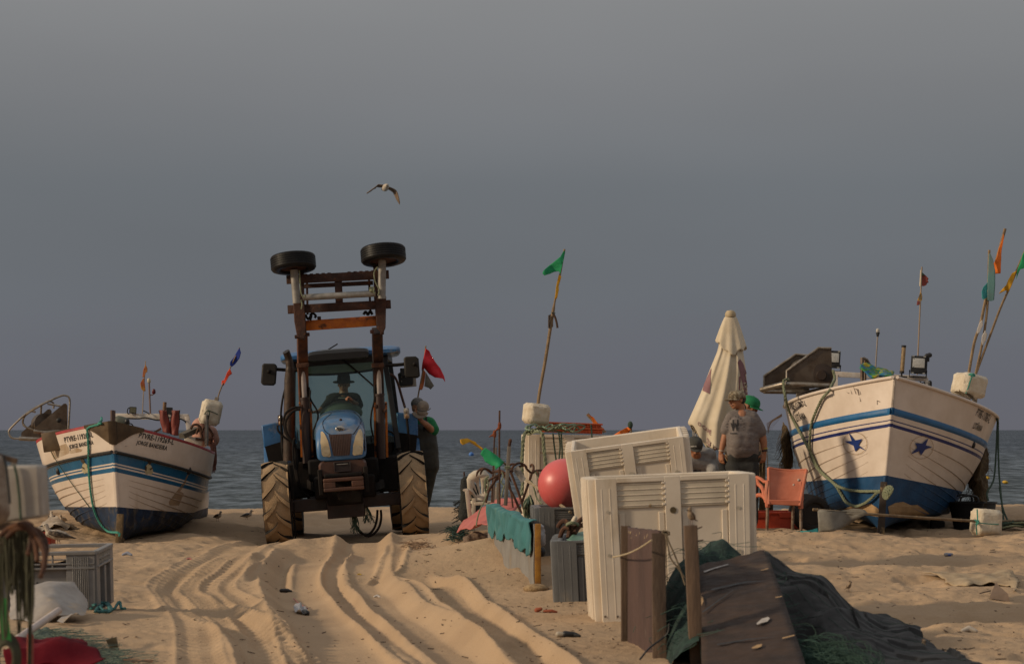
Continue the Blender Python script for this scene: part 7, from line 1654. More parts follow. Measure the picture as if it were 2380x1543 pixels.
def in_grey_bin():
    t = T('bow_anchor', 'rusty hooked anchor standing in the open grey bin', 'anchor', W(*c6(950,1000), 20.9)); P = lambda x, y, d=0.: t.p(*c6(x, y), 20.9+d)
    for pts in ([(950,1000),(960,930),(940,885),(905,880),(875,920)], [(960,930),(920,930),(895,980),(890,1015)], [(1000,960),(1020,890),(1055,860),(1075,858)], [(1000,960),(1030,915),(1070,905)]): mb = MB(); mb.tube(cat([P(x, y, .03*i) for i, (x, y) in enumerate(pts)], 5), .021, 8); t.add('hook', mb, rusty)
    mb = MB(); mb.tube([P(985,900), P(990,1050,.1)], .03, 8); t.add('shank', mb, rusty)
    for k in range(7): a = rnd.random()*6; wire(t, 'line_loop', [P(980+42*math.cos(a+i), 905+14*math.sin(a+i)+rnd.uniform(-6,6), .1*math.sin(a+i)) for i in range(6)], .010, rope_pale)
    mb = MB(); mb.cap(P(985,900,.1), P(1000,855,.1), .035,.02); t.add('cork_end', mb, foam)
    t = T('folded_sheet', 'pale green plastic sheet inside the open grey bin', 'sheet', W(*c6(1020,1010), 20.8)); P = lambda x, y, d=0.: t.p(*c6(x, y), 20.8+d)
    ctrl = [[P(935,1018,-.1), P(985,985,.1), P(1060,960,.3)], [P(980,1022,-.15), P(1040,1000,.05), P(1100,975,.3)], [P(1030,1030,-.2), P(1090,1015,0), P(1150,990,.2)]]
    fn, a, b = patch(ctrl, 6, .02, 6, 1); mb = MB(); mb.grid(fn, a, b); t.add('sheet', mb, mat('pale_green_plastic', (.15,.27,.20), (.11,.21,.16), 4, .5), solid=.006)
    t = T('plastic_bag', 'crumpled clear plastic and a yellow scrap between the sheet and grey bin', 'bag', W(*c6(735,1060), 22.3)); mb = MB(); P = lambda x, y, d=0.: t.p(*c6(x, y), 22.4+d)
    mb.limb([P(740,930), P(735,980), P(745,1030)], [.05,.06,.05]); o = t.add('bag', mb, mat('crumpled_white_film', (.32,.31,.31), (.22,.21,.22), 14, .3), voxel=.012); folds('x', o, .05, .06)
    mb = MB(); mb.limb([P(720,1085), P(738,1070), P(745,1052)], [.018,.02,.018]); t.add('yellow_scrap', mb, mat('yellow_scrap', (.35,.24,.02), None, 9, .6), voxel=.01); mb = MB(); mb.cap(P(725,1080,.1), P(748,1100,.1), .05); t.add('dark_scrap', mb, lamp_black)
in_grey_bin()

def by_right_boat():
    cB_ = cB
    t = T('tyre', 'old black tyre lying under the left side of the starred boat', 'tyre', W(*cB_(455,1165), 30.6), (R(96), 0, R(22))); mb = MB(); road_tyre(mb, .235, .30); mb.mi = 1; mb.lathe([(.135,-.12),(.12,-.08),(.03,-.08),(.03,.1),(.135,.12)], 30); 
    t.add('tyre', mb, [mat('old_tyre_rubber', (.020,.019,.019), (.032,.028,.025), 8, .75, spec=.2), lamp_black]); t.o.location = V(t.o.location.x, t.o.location.y, gz(*t.o.location.xy)+.22)
    t = T('fish_tray', 'red orange plastic fish tray on the sand behind the armchair', 'tray', W(1790, 1222, 30.6)); 
    c = t.w(V(*W(1790, 1222, 30.8).xy, gz(*W(1790,1222,30.8).xy)))
    mb = MB(); w, d, h = .78, .45, .22
    for dx, dy, sx, sy in ((0,-d/2,w,.02),(0,d/2,w,.02),(-w/2,0,.02,d),(w/2,0,.02,d)): mb.box(c+V(dx,dy,h/2), (sx,sy,h), None, .0, .92)
    mb.box(c+V(0,0,.02), (w*.9,d*.9,.02)); mb.box(c+V(0,-d/2-.012,h-.02), (w+.05,.035,.03)); mb.box(c+V(0,d/2+.012,h-.02), (w+.05,.035,.03)); mb.box(c+V(-.16,-d/2-.02,h-.045), (.16,.02,.07)); mb.box(c+V(.17,-d/2-.02,h-.045), (.16,.02,.07))
    for k in range(6): mb.box(c+V(-w*.42+w*.84*k/5,-d/2*.97-.008,h*.4), (.02,.016,h*.7))
    t.add('tray', mb, mat('red_orange_plastic', (.42,.045,.014), (.33,.036,.012), 5, .5), bevel=.005)
    P0 = W(1795,1228,30.9)
    for lab, px0, top, bot, yy in (('weathered wooden post behind the standing man, hung with net', 1772, 1010, 1228, 31.6), ('second net post close behind the orange armchair', 1789, 1085, 1228, 31.9)):
        s = T('post', lab, 'post', W(px0, bot, yy)); mb = MB(); mb.beam(s.p(px0, bot+4, yy), s.p(px0, top, yy), .075, .07, .006); s.add('post', mb, mat('brown_weathered_post', (.15,.10,.07), (.09,.06,.04), 14, .85, stretch=(1,1,.2), bump=.3))
        mb = MB()
        for k in range(16): x = px0+rnd.uniform(-8,10); mb.tube(cat([s.p(x, top+rnd.uniform(0,80), yy-.06), s.p(x+rnd.uniform(-5,5), top+120, yy-.08), s.p(x+rnd.uniform(-6,6), bot-rnd.uniform(0,30), yy-.07)], 3), .005, 4)
        s.add('hung_net', mb, net_brown)
    for lab, w_, px, top, bot, yy, rr in (('tall black rubber bucket with a loop handle beside the starred boat', 1, 2246, 1161, 1228, 31.6, (.235,.155)), ('grey bucket half hidden behind the black bucket', 0, 2288, 1166, 1205, 33.2, (.16,.13))):
        o = W(px, bot, yy); o.z = min(o.z, gz(o.x, o.y)+.02); b = T('bucket', lab, 'bucket', o); h = m(bot-top, yy)
        mb = MB(); mb.lathe([(.01,.02),(rr[1],.0),(rr[0],h),(rr[0]+.015,h),(rr[0]+.015,h-.02),(rr[0]-.012,h-.02),(rr[1]-.02,.03),(.01,.03)], 28, None, caps=False); b.add('pail', mb, mat('black_rubber_bucket', (.009,.009,.009), None, 9, .6, spec=.2) if w_ else mat('grey_pail', (.06,.055,.05), None, 9, .7))
        if w_:
            for y in (-.2, .2): mb = MB(); mb.tube(cat([V(-.12,y,h-.02), V(-.10,y*1.02,h+.06), V(0,y*1.04,h+.085), V(.10,y*1.02,h+.06), V(.12,y,h-.02)], 5), .014, 8); b.add('handle', mb, lamp_black)
    t = T('marker_float', 'white foam block lying on the sand with a cane and grey flag', 'float', put(2290, 1243, 30.0), (0,0,0), 'flagged marker floats'); P = lambda x, y, yy=30.: t.p(*cB_(x, y), yy)
    foam_block(t, 'foam_block', P(1820,1232,30.1), (.335,.30,.335), (0, R(4), R(12)), seed=31)
    mb = MB(); pts = cat([P(1745,1222,29.95), P(1400,1200,29.6), P(1060,1178,29.3), P(700,1152,29.1), P(485,1132,29.0)], 6); mb.tube(pts, .017, 8)
    for k in range(2, len(pts)-1, 3): mb.tube([pts[k], pts[k]+(pts[k+1]-pts[k])*.06], .021, 8)
    t.add('cane', mb, wood_pole)
    flag(t, 'flag', [cB_(*p) for p in [(520,1138),(540,1132),(700,1140),(800,1128),(890,1140),(912,1165),(880,1185),(800,1235),(700,1280),(640,1300),(525,1315)]], 29.0, fl_grey, .05, label='grey sailcloth flag', seed=3, fq=4)
    flag(t, 'flag', [cB_(*p) for p in [(522,1275),(530,1312),(470,1312),(400,1312),(345,1304),(400,1300),(470,1290)]], 28.98, fl_teal, .03, label='pale turquoise strip', seed=8)
    wrap(t, 'lashing', [P(1752,1130,29.86), P(1755,1215,29.84), P(1745,1240,29.84), P(1750,1325,29.88)], .010, rope_green); wrap(t, 'lashing', [P(1735,1212,29.84), P(1765,1235,29.82), P(1740,1250,29.84), P(1765,1215,29.83)], .013, rope_green); wrap(t, 'lashing', [P(1745,1232,29.84), P(1830,1242,29.88), P(1920,1248,29.98)], .007, rope_green)
    t = T('rope_coil', 'coil of dark green rope on the sand right of the foam block', 'rope', put(2340, 1238, 30.8)); 
    for k in range(16):
        rr = .13+.14*rnd.random(); cx, cy = rnd.uniform(-.12,.16), rnd.uniform(-.1,.1); pts = [V(cx+rr*1.2*math.cos(a), cy+rr*.8*math.sin(a), .02+.10*rnd.random()*(1-rr)) for a in [i*.7+k for i in range(10)]]
        wrap(t, 'rope_loop', pts, .014, rope_dark if k % 4 else rope_pale)
    mb = MB(); mb.tube([V(-.1,-.1,.1), V(.7,.0,.12)], .014, 6); t.add('cane', mb, wood_pole)
by_right_boat()
# ================= foreground: boards, tarpaulin, nets; birds; litter =================
def c7(x, y): return (1307.4+x*.3596, 987.8+y*.3596)
old_wood = mat('weathered_brown_timber', (.120,.076,.048), (.065,.042,.028), 9, .85, stretch=(1,1,.12), bump=.4, bscale=30, stains=[((.24,.18,.12), 7, .60, .78, (1,1,.2))])
purple_ply = mat('faded_purple_brown_board', (.078,.044,.036), (.055,.031,.026), 5, .8, stretch=(1,1,.25), bump=.25, stains=[((.24,.19,.14), 16, .66, .74, (1,1,.3)), ((.36,.32,.27), 55, .74, .78)])
black_ply = mat('dark_weathered_plywood', (.046,.026,.017), (.024,.0145,.011), 5, .8, stretch=(.5,1,2.5), bump=.6, bscale=14, stains=[((.13,.085,.055), 3.5, .60, .78, (.35,1,2.5)), ((.40,.36,.31), 26, .735, .76), ((.27,.18,.10), 2.6, .70, .76, (.5,1,2))])
def boards():
    def post(lab, a, b, ya, yb, w, d):
        A = W(*c7(*a), ya); B_ = W(*c7(*b), yb); t = T('post', lab, 'post', B_)
        mb = MB(); mb.beam(t.w(B_-V(0,0,.15)), t.w(A), w, d, .004)
        for v in mb.b.verts: v.co += mn.noise_vector(v.co*6)*.004
        t.add('timber', mb, old_wood); return t
    post('short brown post at the far end of the purple brown board', (409,650), (408,1362), 16.9, 16.9, .066, .05)
    p2 = post('brown post with tied line at the near end of the purple brown board', (620,700), (628,1560), 15.6, 15.4, .088, .06)
    p3 = post('bare brown post with a sparrow on top', (826,650), (874,1590), 15.1, 15.0, .083, .07)
    for k, (x, y) in enumerate(((872,672),(880,742))): mb = MB(); a = p3.p(*c7(x, y), 15.1); mb.tube([a-V(.03,0,.01), a+V(.03,0,.0+.015*(1-k))], .004, 5); p3.add('nail', mb, rusty)
    A, B_ = W(*c7(440,656), 16.85), W(*c7(640,676), 15.62); t = T('board', 'faded purple brown board panel nailed between two posts', 'board', W(*c7(540,1500), 16)); 
    def fn(u, v): p = A.lerp(B_, u); return t.w(V(p.x, p.y, lerp(lerp(-.12,-.1,u), p.z-.008*abs(math.sin(u*40)), v)))
    mb = MB(); mb.grid(fn, 30, 10); bo = t.add('panel', mb, purple_ply, solid=.022, sharp=50)
    mb = MB()
    for k in range(24): u = rnd.random(); p = fn(u, 1)-V(.015,0,rnd.random()*.01); mb.tube([p, p+V(rnd.uniform(-.01,.01), -.01, -.02-.05*rnd.random())], .0035, 4)
    t.add('splinters', mb, mat('pale_splinters', (.34,.25,.15), None, 20, .9), parent=bo)
    t2 = T('line', 'pale cord strung across the purple brown board', 'cord', W(*c7(450,820), 15.4)); P = lambda x, y, yy: t2.p(*c7(x, y), yy)
    wire(t2, 'cord', [P(325,852,17.4), P(376,842,16.6), P(440,822,15.9), P(510,786,15.5), P(576,742,15.2)], .006, mat('pale_cord', (.42,.34,.22), None, 40, .9))
    t3 = T('line', 'tangle of cord knotted round the post top with two ends hanging down', 'cord', W(*c7(670,700), 15.4)); P = lambda x, y, yy=15.45: t3.p(*c7(x, y), yy)
    for k in range(9): wire(t3, 'knot', [P(668+22*math.cos(a+k), 694+12*math.sin(a*1.3+k), 15.5-.03*math.sin(a)) for a in [0,1.1,2.2,3.3,4.4,5.5]], .006, mat('grey_cord', (.20,.155,.10), (.12,.09,.06), 40, .9))
    for e in ([(672,700),(690,760),(730,850),(770,960),(792,1032)], [(665,705),(680,780),(700,860),(745,920),(790,985)]): wire(t3, 'cord_end', [P(*p) for p in e], .006, mat('grey_cord', None))
    wire(t3, 'loop', [P(690,1280,15.2), P(680,1340,15.2), P(640,1380,15.2), P(560,1440,15.1), P(500,1512,15.0)], .006, lamp_black)
    # leaning dark plywood
    t = T('plywood_sheet', 'dark weathered plywood sheet leaning against the black tarpaulin', 'plywood', W(*c7(1240,1560), 14.7)); c = [W(*c7(885,905), 16.2), W(*c7(1305,808), 16.3), W(*c7(1340,872), 16.05), W(*c7(1590,1600), 14.4), W(*c7(900,1600), 14.4)]
    mb = MB(); q = [t.w(x) for x in c]; n = (q[1]-q[0]).cross(q[4]-q[0]).normalized(); n = n if n.y > 0 else -n
    out, fs = tri_grid([(885,905),(960,885),(1080,862),(1200,830),(1262,815),(1275,806),(1305,808),(1340,872),(1420,1090),(1590,1600),(900,1600)], 12)
    def onpl(x, y):   # point of the plywood's plane seen at crop position
        o = t.w(V(0,0,H)); d = t.w(W(*c7(x, y), 20.))-o; k = (q[0]-o).dot(n)/d.dot(n); return o+d*k
    vs = [mb.b.verts.new(onpl(x, y)+n*.012*mn.noise(V(x/90, y/60, 0))) for x, y in out]
    for f in fs: mb._f([vs[i] for i in f])
    pl = t.add('sheet', mb, black_ply, solid=.016, sharp=60); pale = mat('pale_bare_wood', (.36,.235,.12), (.26,.16,.08), 14, .85); wp = mat('white_paint_splash', (.42,.39,.36), (.3,.27,.25), 30, .7)
    for pts, mt in (([(1255,1292),(1290,1262),(1330,1250),(1342,1262),(1325,1280),(1285,1290),(1262,1302)], wp), ([(915,955),(990,930),(1070,908),(1075,912),(985,938),(918,962)], wp), ([(1222,1450),(1260,1430),(1292,1425),(1288,1440),(1262,1452),(1230,1456)], pale), ([(1280,948),(1330,935),(1332,940),(1285,952)], pale), ([(895,1110),(910,1125),(912,1150),(900,1180)], pale), ([(1375,1122),(1420,1115),(1420,1120),(1380,1127)], pale), ([(1420,1385),(1500,1365),(1502,1372),(1425,1392)], pale), ([(960,1070),(1180,1022),(1330,1015),(1182,1030),(965,1078)], lamp_black), ([(905,1215),(1010,1140),(1140,1050),(1015,1145),(908,1222)], lamp_black), ([(1000,1425),(1200,1392),(1400,1375),(1200,1399),(1003,1433)], lamp_black), ):
        mb = MB(); o2, f2 = tri_grid(pts, 2); vv = [mb.b.verts.new(onpl(x, y)-n*.014) for x, y in o2]
        for f in f2: mb._f([vv[i] for i in f])
        t.add('paint_splash' if mt is wp else ('bare_patch' if mt is pale else 'crack'), mb, mt, parent=pl, sharp=180)
boards()
def tarp():
    t = T('tarpaulin', 'black tarpaulin heaped over gear and trailing across the sand at right', 'tarpaulin', (2.2, 16.2, 0))
    xs = [1.20,1.45,1.83,2.18,2.40,2.54,2.66,2.78,2.92]; hz = [.30,.42,.55,.37,.20,.12,.115,.07,.0]
    def hp(x): return float(np.interp(x, xs, hz))
    def fn(u, v):
        x = lerp(1.25, 2.80, u); ye = lerp(15.95, 14.75, sstep(1.87, 2.25, x)); yy = lerp(17.95, ye, v)
        if u > .6: x += max(0, (u-.6))*.55*max(0, v-.62)
        ed = .06*mn.noise(V(v*9, 3, 1)); x += ed*max(0, u-.8)*5
        g = sstep(17.95, 17.25, yy) if yy > 17.2 else (1-((17.2-yy)/(17.2-ye))**1.1)
        h = hp(x)*float(g)
        f1 = math.sin((x*1.0+(17-yy)*.42)*13+2.2*mn.noise(V(x*1.6, yy*.9, 0))); f2 = math.sin((x*.9+(17-yy)*.38)*31+1.5*mn.noise(V(x*3, yy*1.2, 5)))
        k = min(1, h*4+.15)
        if x < 1.95 and yy < 16.42: h = lerp(min(h, max(0, .60-max(0, 16.25-yy)*.385-.14)), h, float(sstep(1.84, 1.95, x)))
        z = h+k*(.036*f1*abs(f1)+.005*f2+.05*mn.noise(V(x*2.2, yy*1.4, 7)))
        return t.w(V(x, yy, max(z, 0)+gz0(x, yy)+.012))
    gzc = {}
    def gz0(x, y):
        kk = (round(x*8), round(y*8))
        if kk not in gzc: gzc[kk] = gz(x, y)
        return gzc[kk]
    mb = MB(); mb.grid(fn, 150, 150); M = mat('black_tarpaulin', (.0085,.0085,.009), (.014,.0135,.0135), 3, .62, bump=.25, bscale=9, spec=.22, stains=[((.03,.027,.023), 4, .62, .82)])
    t.add('cloth', mb, M, sharp=80)
    gl = mat('green_weave_line', (.022,.05,.038), None, 9, .8)
    for k in range(6):
        v0 = .20+.12*k; mb = MB(); mb.tube([fn(lerp(.33, .98, i/30), min(.99, v0+.16*(1-i/30)*0+.10*(i/30)))+V(0,-.004,.004) for i in range(31)], .0017, 4); t.add('weave_line', mb, gl)
    t = T('fishing_net', 'mound of green fishing net behind the bare post and plywood', 'net', (1.35, 16.4, 0))
    def nf(u, v):
        x = lerp(.98, 1.86, u); yy = lerp(17.4, 14.9, v); e = math.sin(PI*min(1, max(0, u)))**.6
        h = .68*e*(min(1, (17.4-yy)/.5))*(1-.75*max(0, (16.6-yy)/1.9)**1.2)
        if x > 1.16 and yy < 16.42: h = min(h, .60-max(0, 16.25-yy)*.385-.16)
        return t.w(V(x, yy, max(h, 0)*(.93+.25*mn.noise(V(x*4, yy*3, 2)))+.03*mn.noise(V(x*14, yy*9, 4))))
    mb = MB(); mb.grid(nf, 50, 70); t.add('mound', mb, mat('dark_green_net_mass', (.020,.045,.036), (.010,.022,.019), 16, .95, bump=.7, bscale=60), sharp=80)
    mb = MB()
    for k in range(420):
        u, v = rnd.random(), rnd.random()**.8; p = nf(u, v); a = rnd.uniform(0, 6.28); r = .05+.09*rnd.random()
        mb.tube(cat([p+V(0,-.01,.008), p+V(r*math.cos(a), -.02, .02+.02*rnd.random()+r*.4*math.sin(a)), p+V(r*1.6*math.cos(a+.7), -.01, .01+r*.5*math.sin(a+.7))], 3), .0022, 3, caps=False)
    t.add('mesh_strands', mb, mat('green_net_twine', (.042,.085,.066), (.025,.055,.043), 20, .9))
    t = T('fishing_net', 'small heap of green fishing net in front of the black tarpaulin', 'net', (2.0, 15.0, 0)); mb = MB()
    cN_ = lambda x, y: (1743.2+x*.2676, 1191.2+y*.2676)
    for k in range(520):
        q = rnd.random(); a = rnd.uniform(0, 6.28); px_ = lerp(450, 960, q); top = (1110 if q < .1 else (1250-130*math.sin(PI*min(1, (q-.05)/.75)) if q < .8 else 1250)); py_ = lerp(top, 1420, rnd.random()**.7); Y = 14.95-(py_-1100)/320*.5
        p = t.p(*cN_(px_, py_), Y); r = .03+.07*rnd.random(); mb.tube(cat([p, p+V(r*math.cos(a), -.02, r*math.sin(a)*.8), p+V(r*1.7*math.cos(a+.8), 0, r*1.5*math.sin(a+.8)*.8), p+V(r*2*math.cos(a+1.8), .02, r*1.6*math.sin(a+1.8)*.7)], 3), .0022, 3, caps=False)
    for k in range(7): mb.tube(cat([t.p(*cN_(600+10*k+120*math.cos(a), 1240+6*k-105*math.sin(a)), 14.9) for a in np.linspace(-.3, 3.3, 9)], 3), .003, 4)
    t.add('twine', mb, mat('green_net_twine', None))
    mb = MB()
    def hf(u, v): x = lerp(440, 960, u); y = lerp((1260-110*math.sin(PI*min(1, u*1.15))), 1430, v); return t.p(*cN_(x, y), 15.0-.4*v+.04*mn.noise(V(u*8, v*6, 1)))
    mb.grid(hf, 30, 16); t.add('mound', mb, mat('dark_green_net_mass', None), sharp=80)
tarp()

def left_corner():
    k2 = lambda x, y: (x*.3410, 1016.9+y*.3410); kb = lambda x, y: (x*.1525, 1307.4+y*.1525)
    # slotted grey crate
    w, d, h = 1.0, 1.0, .50; t = T('slotted_crate', 'large grey slotted plastic crate half full of sand at left', 'crate', (0,0,0), (R(1.0), R(-1.2), R(2)))
    loc = W(*k2(645,772), 19.6)-Euler((R(1), R(-1.2), R(2))).to_matrix() @ V(w/2, -d/2, h); t.o.location = loc; t.M = Matrix.Translation(loc) @ Euler((R(1), R(-1.2), R(2))).to_matrix().to_4x4(); t.I = t.M.inverted()
    g = grey_crate_m; mb = MB(); th = .03
    for sx, sy, x, y in ((w-.01,th,0,-d/2+.035),(w-.01,th,0,d/2-.035),(th,d-.08,-w/2+.035,0),(th,d-.08,w/2-.035,0)): mb.box((x,y,h*.40), (sx,sy,h*.78))
    mb.box((0,0,.03), (w*.92,d*.92,.05)); sh = t.add('shell', mb, g, bevel=.006)
    mb = MB()
    for y in (-d/2, d/2): mb.box((0,y,h-.014), (w+.02,.05,.028)); mb.box((0,y,h*.80), (w,.04,.014)); mb.box((0,y,h*.87), (w,.03,.010)); mb.box((0,y,h*.73), (w,.05,.016))
    for x in (-w/2, w/2): mb.box((x,0,h-.014), (.05,d-.07,.028)); mb.box((x,0,h*.85), (.03,d-.08,.012)); mb.box((x,0,h*.74), (.05,d-.08,.016))
    for x in np.linspace(-w*.42, w*.16, 4): mb.box((x,-d/2,h*.86), (.012,.035,h*.24))
    for y in np.linspace(-d*.35, d*.35, 6): mb.box((w/2,y,h*.86), (.035,.014,h*.24))
    t.add('rim', mb, g, parent=sh, bevel=.004)
    mb = MB()
    for x in (w/2-.115, -w/2+.115):
        mb = MB(); mb.box((x,-d/2+.01,h*.48), (.23,.05,h*.97), None, 0, .97)
        for j in range(9): mb.box((x-.06+.015*j,-d/2-.018,h*.5), (.006,.012,h*.82))
        if x > 0: mb.box((w/2-.01,-d/2+.09,h*.48), (.05,.18,h*.97))
        t.add('corner_post', mb, g, parent=sh, bevel=.006)
    for y, hh, k in ((d/2-.1, .97, .18), (0, .7, .10)): mb = MB(); mb.box((w/2-.005,y,h*hh/2), (.045,k,h*hh)); t.add('corner_post' if y else 'end_rib', mb, g, parent=sh, bevel=.006)
    mb = MB()
    for j in range(12):
        for z in (.46, .28): mb.box((-.30+.047*j,-d/2+.018,h*z), (.010,.012,h*.115))
    t.add('slots', mb, lamp_black, parent=sh)
    mb = MB(); mb.grid(lambda u, v: V((u-.5)*(w-.12), (v-.5)*(d-.12), h*.88+.05*mn.noise(V(u*4,v*4,2))-.03*u), 16, 16); t.add('sand_fill', mb, mat('sand_in_crate', (.40,.27,.155), (.34,.22,.125), 12, .95, bump=.4))
    t.add('sand_fill', MB().box((0,0,.2),(.01,.01,.01)), g) if False else None
    # plastic wrapped bundle
    t = T('wrapped_bundle', 'bundle wrapped in dirty clear plastic in front of the grey slotted crate', 'bundle', W(*kb(800,900), 18.7)); P = lambda x, y, yy: t.p(*kb(x, y), yy)
    ctrl = [[P(150,420,19.2), P(450,355,19.1), P(850,322,19.05), P(1090,370,19.0), P(1180,470,19.0)], [P(150,560,18.9), P(450,470,18.75), P(850,430,18.7), P(1180,500,18.8), P(1340,600,18.9)], [P(150,760,18.6), P(450,700,18.4), P(800,650,18.35), P(1150,690,18.5), P(1330,770,18.7)], [P(150,960,18.35), P(500,930,18.2), P(900,860,18.2), P(1150,830,18.35), P(1300,850,18.5)]]
    fn, a, b = patch(ctrl, 10, .055, 3.2, 5, .008); mb = MB(); mb.grid(fn, a, b)
    t.add('wrapping', mb, mat('dirty_clear_plastic', (.30,.265,.23), (.21,.18,.155), 3.5, .45, bump=.35, bscale=7, stains=[((.42,.29,.15), 4, .56, .78), ((.10,.075,.055), 16, .70, .76)], spec=.5), sharp=80)
    ctrl = [[P(900,930,18.1), P(1020,860,18.2), P(1120,820,18.3), P(1290,830,18.45)], [P(960,945,18.0), P(1050,910,18.1), P(1140,860,18.2), P(1320,850,18.4)]]
    fn, a, b = patch(ctrl, 8, .05, 6, 7); mb = MB(); mb.grid(fn, a, b); t.add('loose_edge', mb, mat('dirty_clear_plastic', None), sharp=80)
    t = T('rope', 'teal rope lying tangled on the sand beside the grey slotted crate', 'rope', put(230, 1412)); P = lambda x, y, dz=0.: t.w(V(*put(*kb(x, y)).xy, put(*kb(x, y)).z+.02+dz))
    wrap(t, 'rope', [P(1345,680), P(1340,640,.06), P(1370,600,.10), P(1420,610,.10), P(1440,660,.06), P(1400,720), P(1350,700,.02), P(1450,720,.03), P(1560,660,.05), P(1600,640,.05), P(1560,700,.02), P(1480,740), P(1560,770), P(1680,760), P(1620,700,.03), P(1500,700,.04), P(1580,740), P(1690,710), P(1740,720), P(1800,700,.03), P(1830,690,.03), P(1850,720), P(1910,720)], .013, mat('teal_rope_fibre', (.03,.115,.115), (.05,.155,.15), 40, .85))
    wrap(t, 'rope', [P(1450,760), P(1540,690,.04), P(1640,690,.04), P(1700,740), P(1600,775), P(1500,770)], .013, mat('teal_rope_fibre', None))
    t = T('pipe', 'white plastic pipe leaning over the wrapped bundle', 'pipe', W(*kb(150,1240), 15.4)); mb = MB(); a, b = t.p(*kb(160,1235), 15.3), t.p(*kb(893,728), 16.4); n = 16
    fr = (b-a).normalized().to_track_quat('Z','Y').to_matrix().to_4x4(); fr.translation = a; L_ = (b-a).length
    mb.lathe([(.021,L_-.2),(.021,L_),(.025,L_),(.025,0),(.021,0),(.021,.2)], 20, fr, caps=False); t.add('tube', mb, mat('dull_white_pipe', (.46,.39,.35), (.40,.32,.28), 5, .5))
    t = T('fishing_net', 'pale green fishing net spread on the sand around the red cloth', 'net', W(*kb(1200,1400), 15)); mb = MB()
    for k in range(900):
        x = rnd.triangular(250, 2150, 900); lo = np.interp(x, [250,600,850,1300,1700,2150], [1130,1040,1030,1180,1310,1420]); y = lerp(lo, 1640, rnd.random()**.7); q = put(*kb(x, y)); p = t.w(q+V(0,0,.012+.09*max(0, 1-x/1500)*rnd.random())); a = rnd.uniform(0, 6.28); r = .04+.10*rnd.random()
        mb.tube(cat([p, p+V(r*math.cos(a), r*math.sin(a), .02*rnd.random()), p+V(r*1.7*math.cos(a+.7), r*1.7*math.sin(a+.7), .012), p+V(r*2*math.cos(a+1.6), r*2*math.sin(a+1.6), 0)], 3), .0017, 3, caps=False)
    for pts in ([(530,1110),(640,1040),(760,1025),(830,1080),(830,1150)], [(500,1140),(640,1145),(760,1190),(800,1240)], [(520,1170),(680,1190),(760,1250)]): mb.tube(cat([t.p(*kb(*p), 14.9) for p in pts], 4), .004, 5)
    t.add('twine', mb, mat('pale_green_twine', (.10,.13,.10), (.07,.095,.075), 20, .9))
    def sheet(u, v): x = lerp(260, 1150, u); y = lerp(1090+70*u*u, 1650, v); q = put(*kb(x, y)); return t.w(V(q.x, q.y, q.z+.004+.10*math.sin(PI*min(1, u*1.0))*(1-u)+.03*mn.noise(V(u*7, v*7, 0))))
    mb = MB(); mb.grid(sheet, 26, 20); t.add('mass', mb, mat('grey_green_net_mass', (.085,.115,.085), (.055,.078,.06), 14, .95, bump=.6, bscale=70), sharp=80)
    t = T('cloth', 'crumpled dark red cloth at the bottom left corner', 'cloth', W(*kb(800,1500), 14)); P = lambda x, y, yy: t.p(*kb(x, y), yy)
    ctrl = [[P(150,1230,14.4), P(420,1260,14.4), P(640,1255,14.5), P(830,1165,14.6), P(1080,1220,14.6), P(1290,1335,14.5)], [P(120,1330,14.1), P(380,1320,14.1), P(640,1300,14.15), P(840,1290,14.2), P(1085,1290,14.25), P(1330,1390,14.2)], [P(80,1450,13.9), P(360,1440,13.85), P(600,1420,13.95), P(860,1400,13.95), P(1110,1390,14.0), P(1450,1490,14.0)], [P(60,1640,13.6), P(360,1640,13.6), P(640,1640,13.6), P(880,1640,13.6), P(1160,1640,13.65), P(1620,1640,13.7)]]
    fn, a, b = patch(ctrl, 9, .085, 3.6, 3, .006); mb = MB(); mb.grid(fn, a, b); t.add('cloth', mb, mat('dark_red_cloth', (.115,.006,.011), (.08,.004,.009), 4, .9, spec=.1, bump=.1), solid=.006, sharp=80)
    t = T('scrap', 'brown angular scrap sticking out of the sand near the pale green net', 'scrap', put(262, 1500)); mb = MB(); yy = put(262,1503).y; mb.slab([t.p(*kb(*p), yy) for p in ((1610,1175),(1765,1128),(1800,1300),(1812,1345),(1690,1330))], (0,.03,0)); t.add('scrap', mb, mat('olive_brown_scrap', (.12,.09,.05), (.08,.06,.03), 9, .8))
    t = T('tile_fragment', 'curved terracotta coloured fragment at the bottom edge', 'fragment', put(315, 1540)); mb = MB(); yy = put(315,1538).y; mb.slab([t.p(*kb(*p), yy) for p in ((1880,1465),(2010,1458),(2200,1470),(2330,1475),(2300,1600),(1880,1600))], (0,.02,0)); mb.tube([t.p(*kb(*p), yy-.01) for p in ((2060,1540),(2110,1500),(2180,1478))], .006, 6); t.add('piece', mb, mat('faded_terracotta', (.36,.20,.12), (.28,.15,.09), 9, .8))
    # out-of-focus gear hanging at the left edge
    Y = 9.2
    t = T('float', 'pale plastic can float hanging at the left edge', 'float', W(55, 1205, Y), (0,0,0), 'floats hanging at the left edge'); mb = MB(); p = [t.p(*k2(*q), Y) for q in ((30,190),(268,186),(290,545),(20,580))]; mb.slab(p, (0,.16,0)); t.add('can', mb, mat('dull_white_can', (.36,.325,.285), (.29,.255,.22), 8, .6, stains=[((.22,.13,.07), 10, .66, .8)]), bevel=.012)
    mb = MB(); mb.tube([t.p(*k2(*q), Y-.01) for q in ((98,190),(115,260),(132,400),(142,560))], .005, 6); t.add('strap', mb, rope_dark); mb = MB(); mb.ball(t.p(*k2(95,188), Y+.05), (.014,.014,.012)); t.add('stopper', mb, foam)
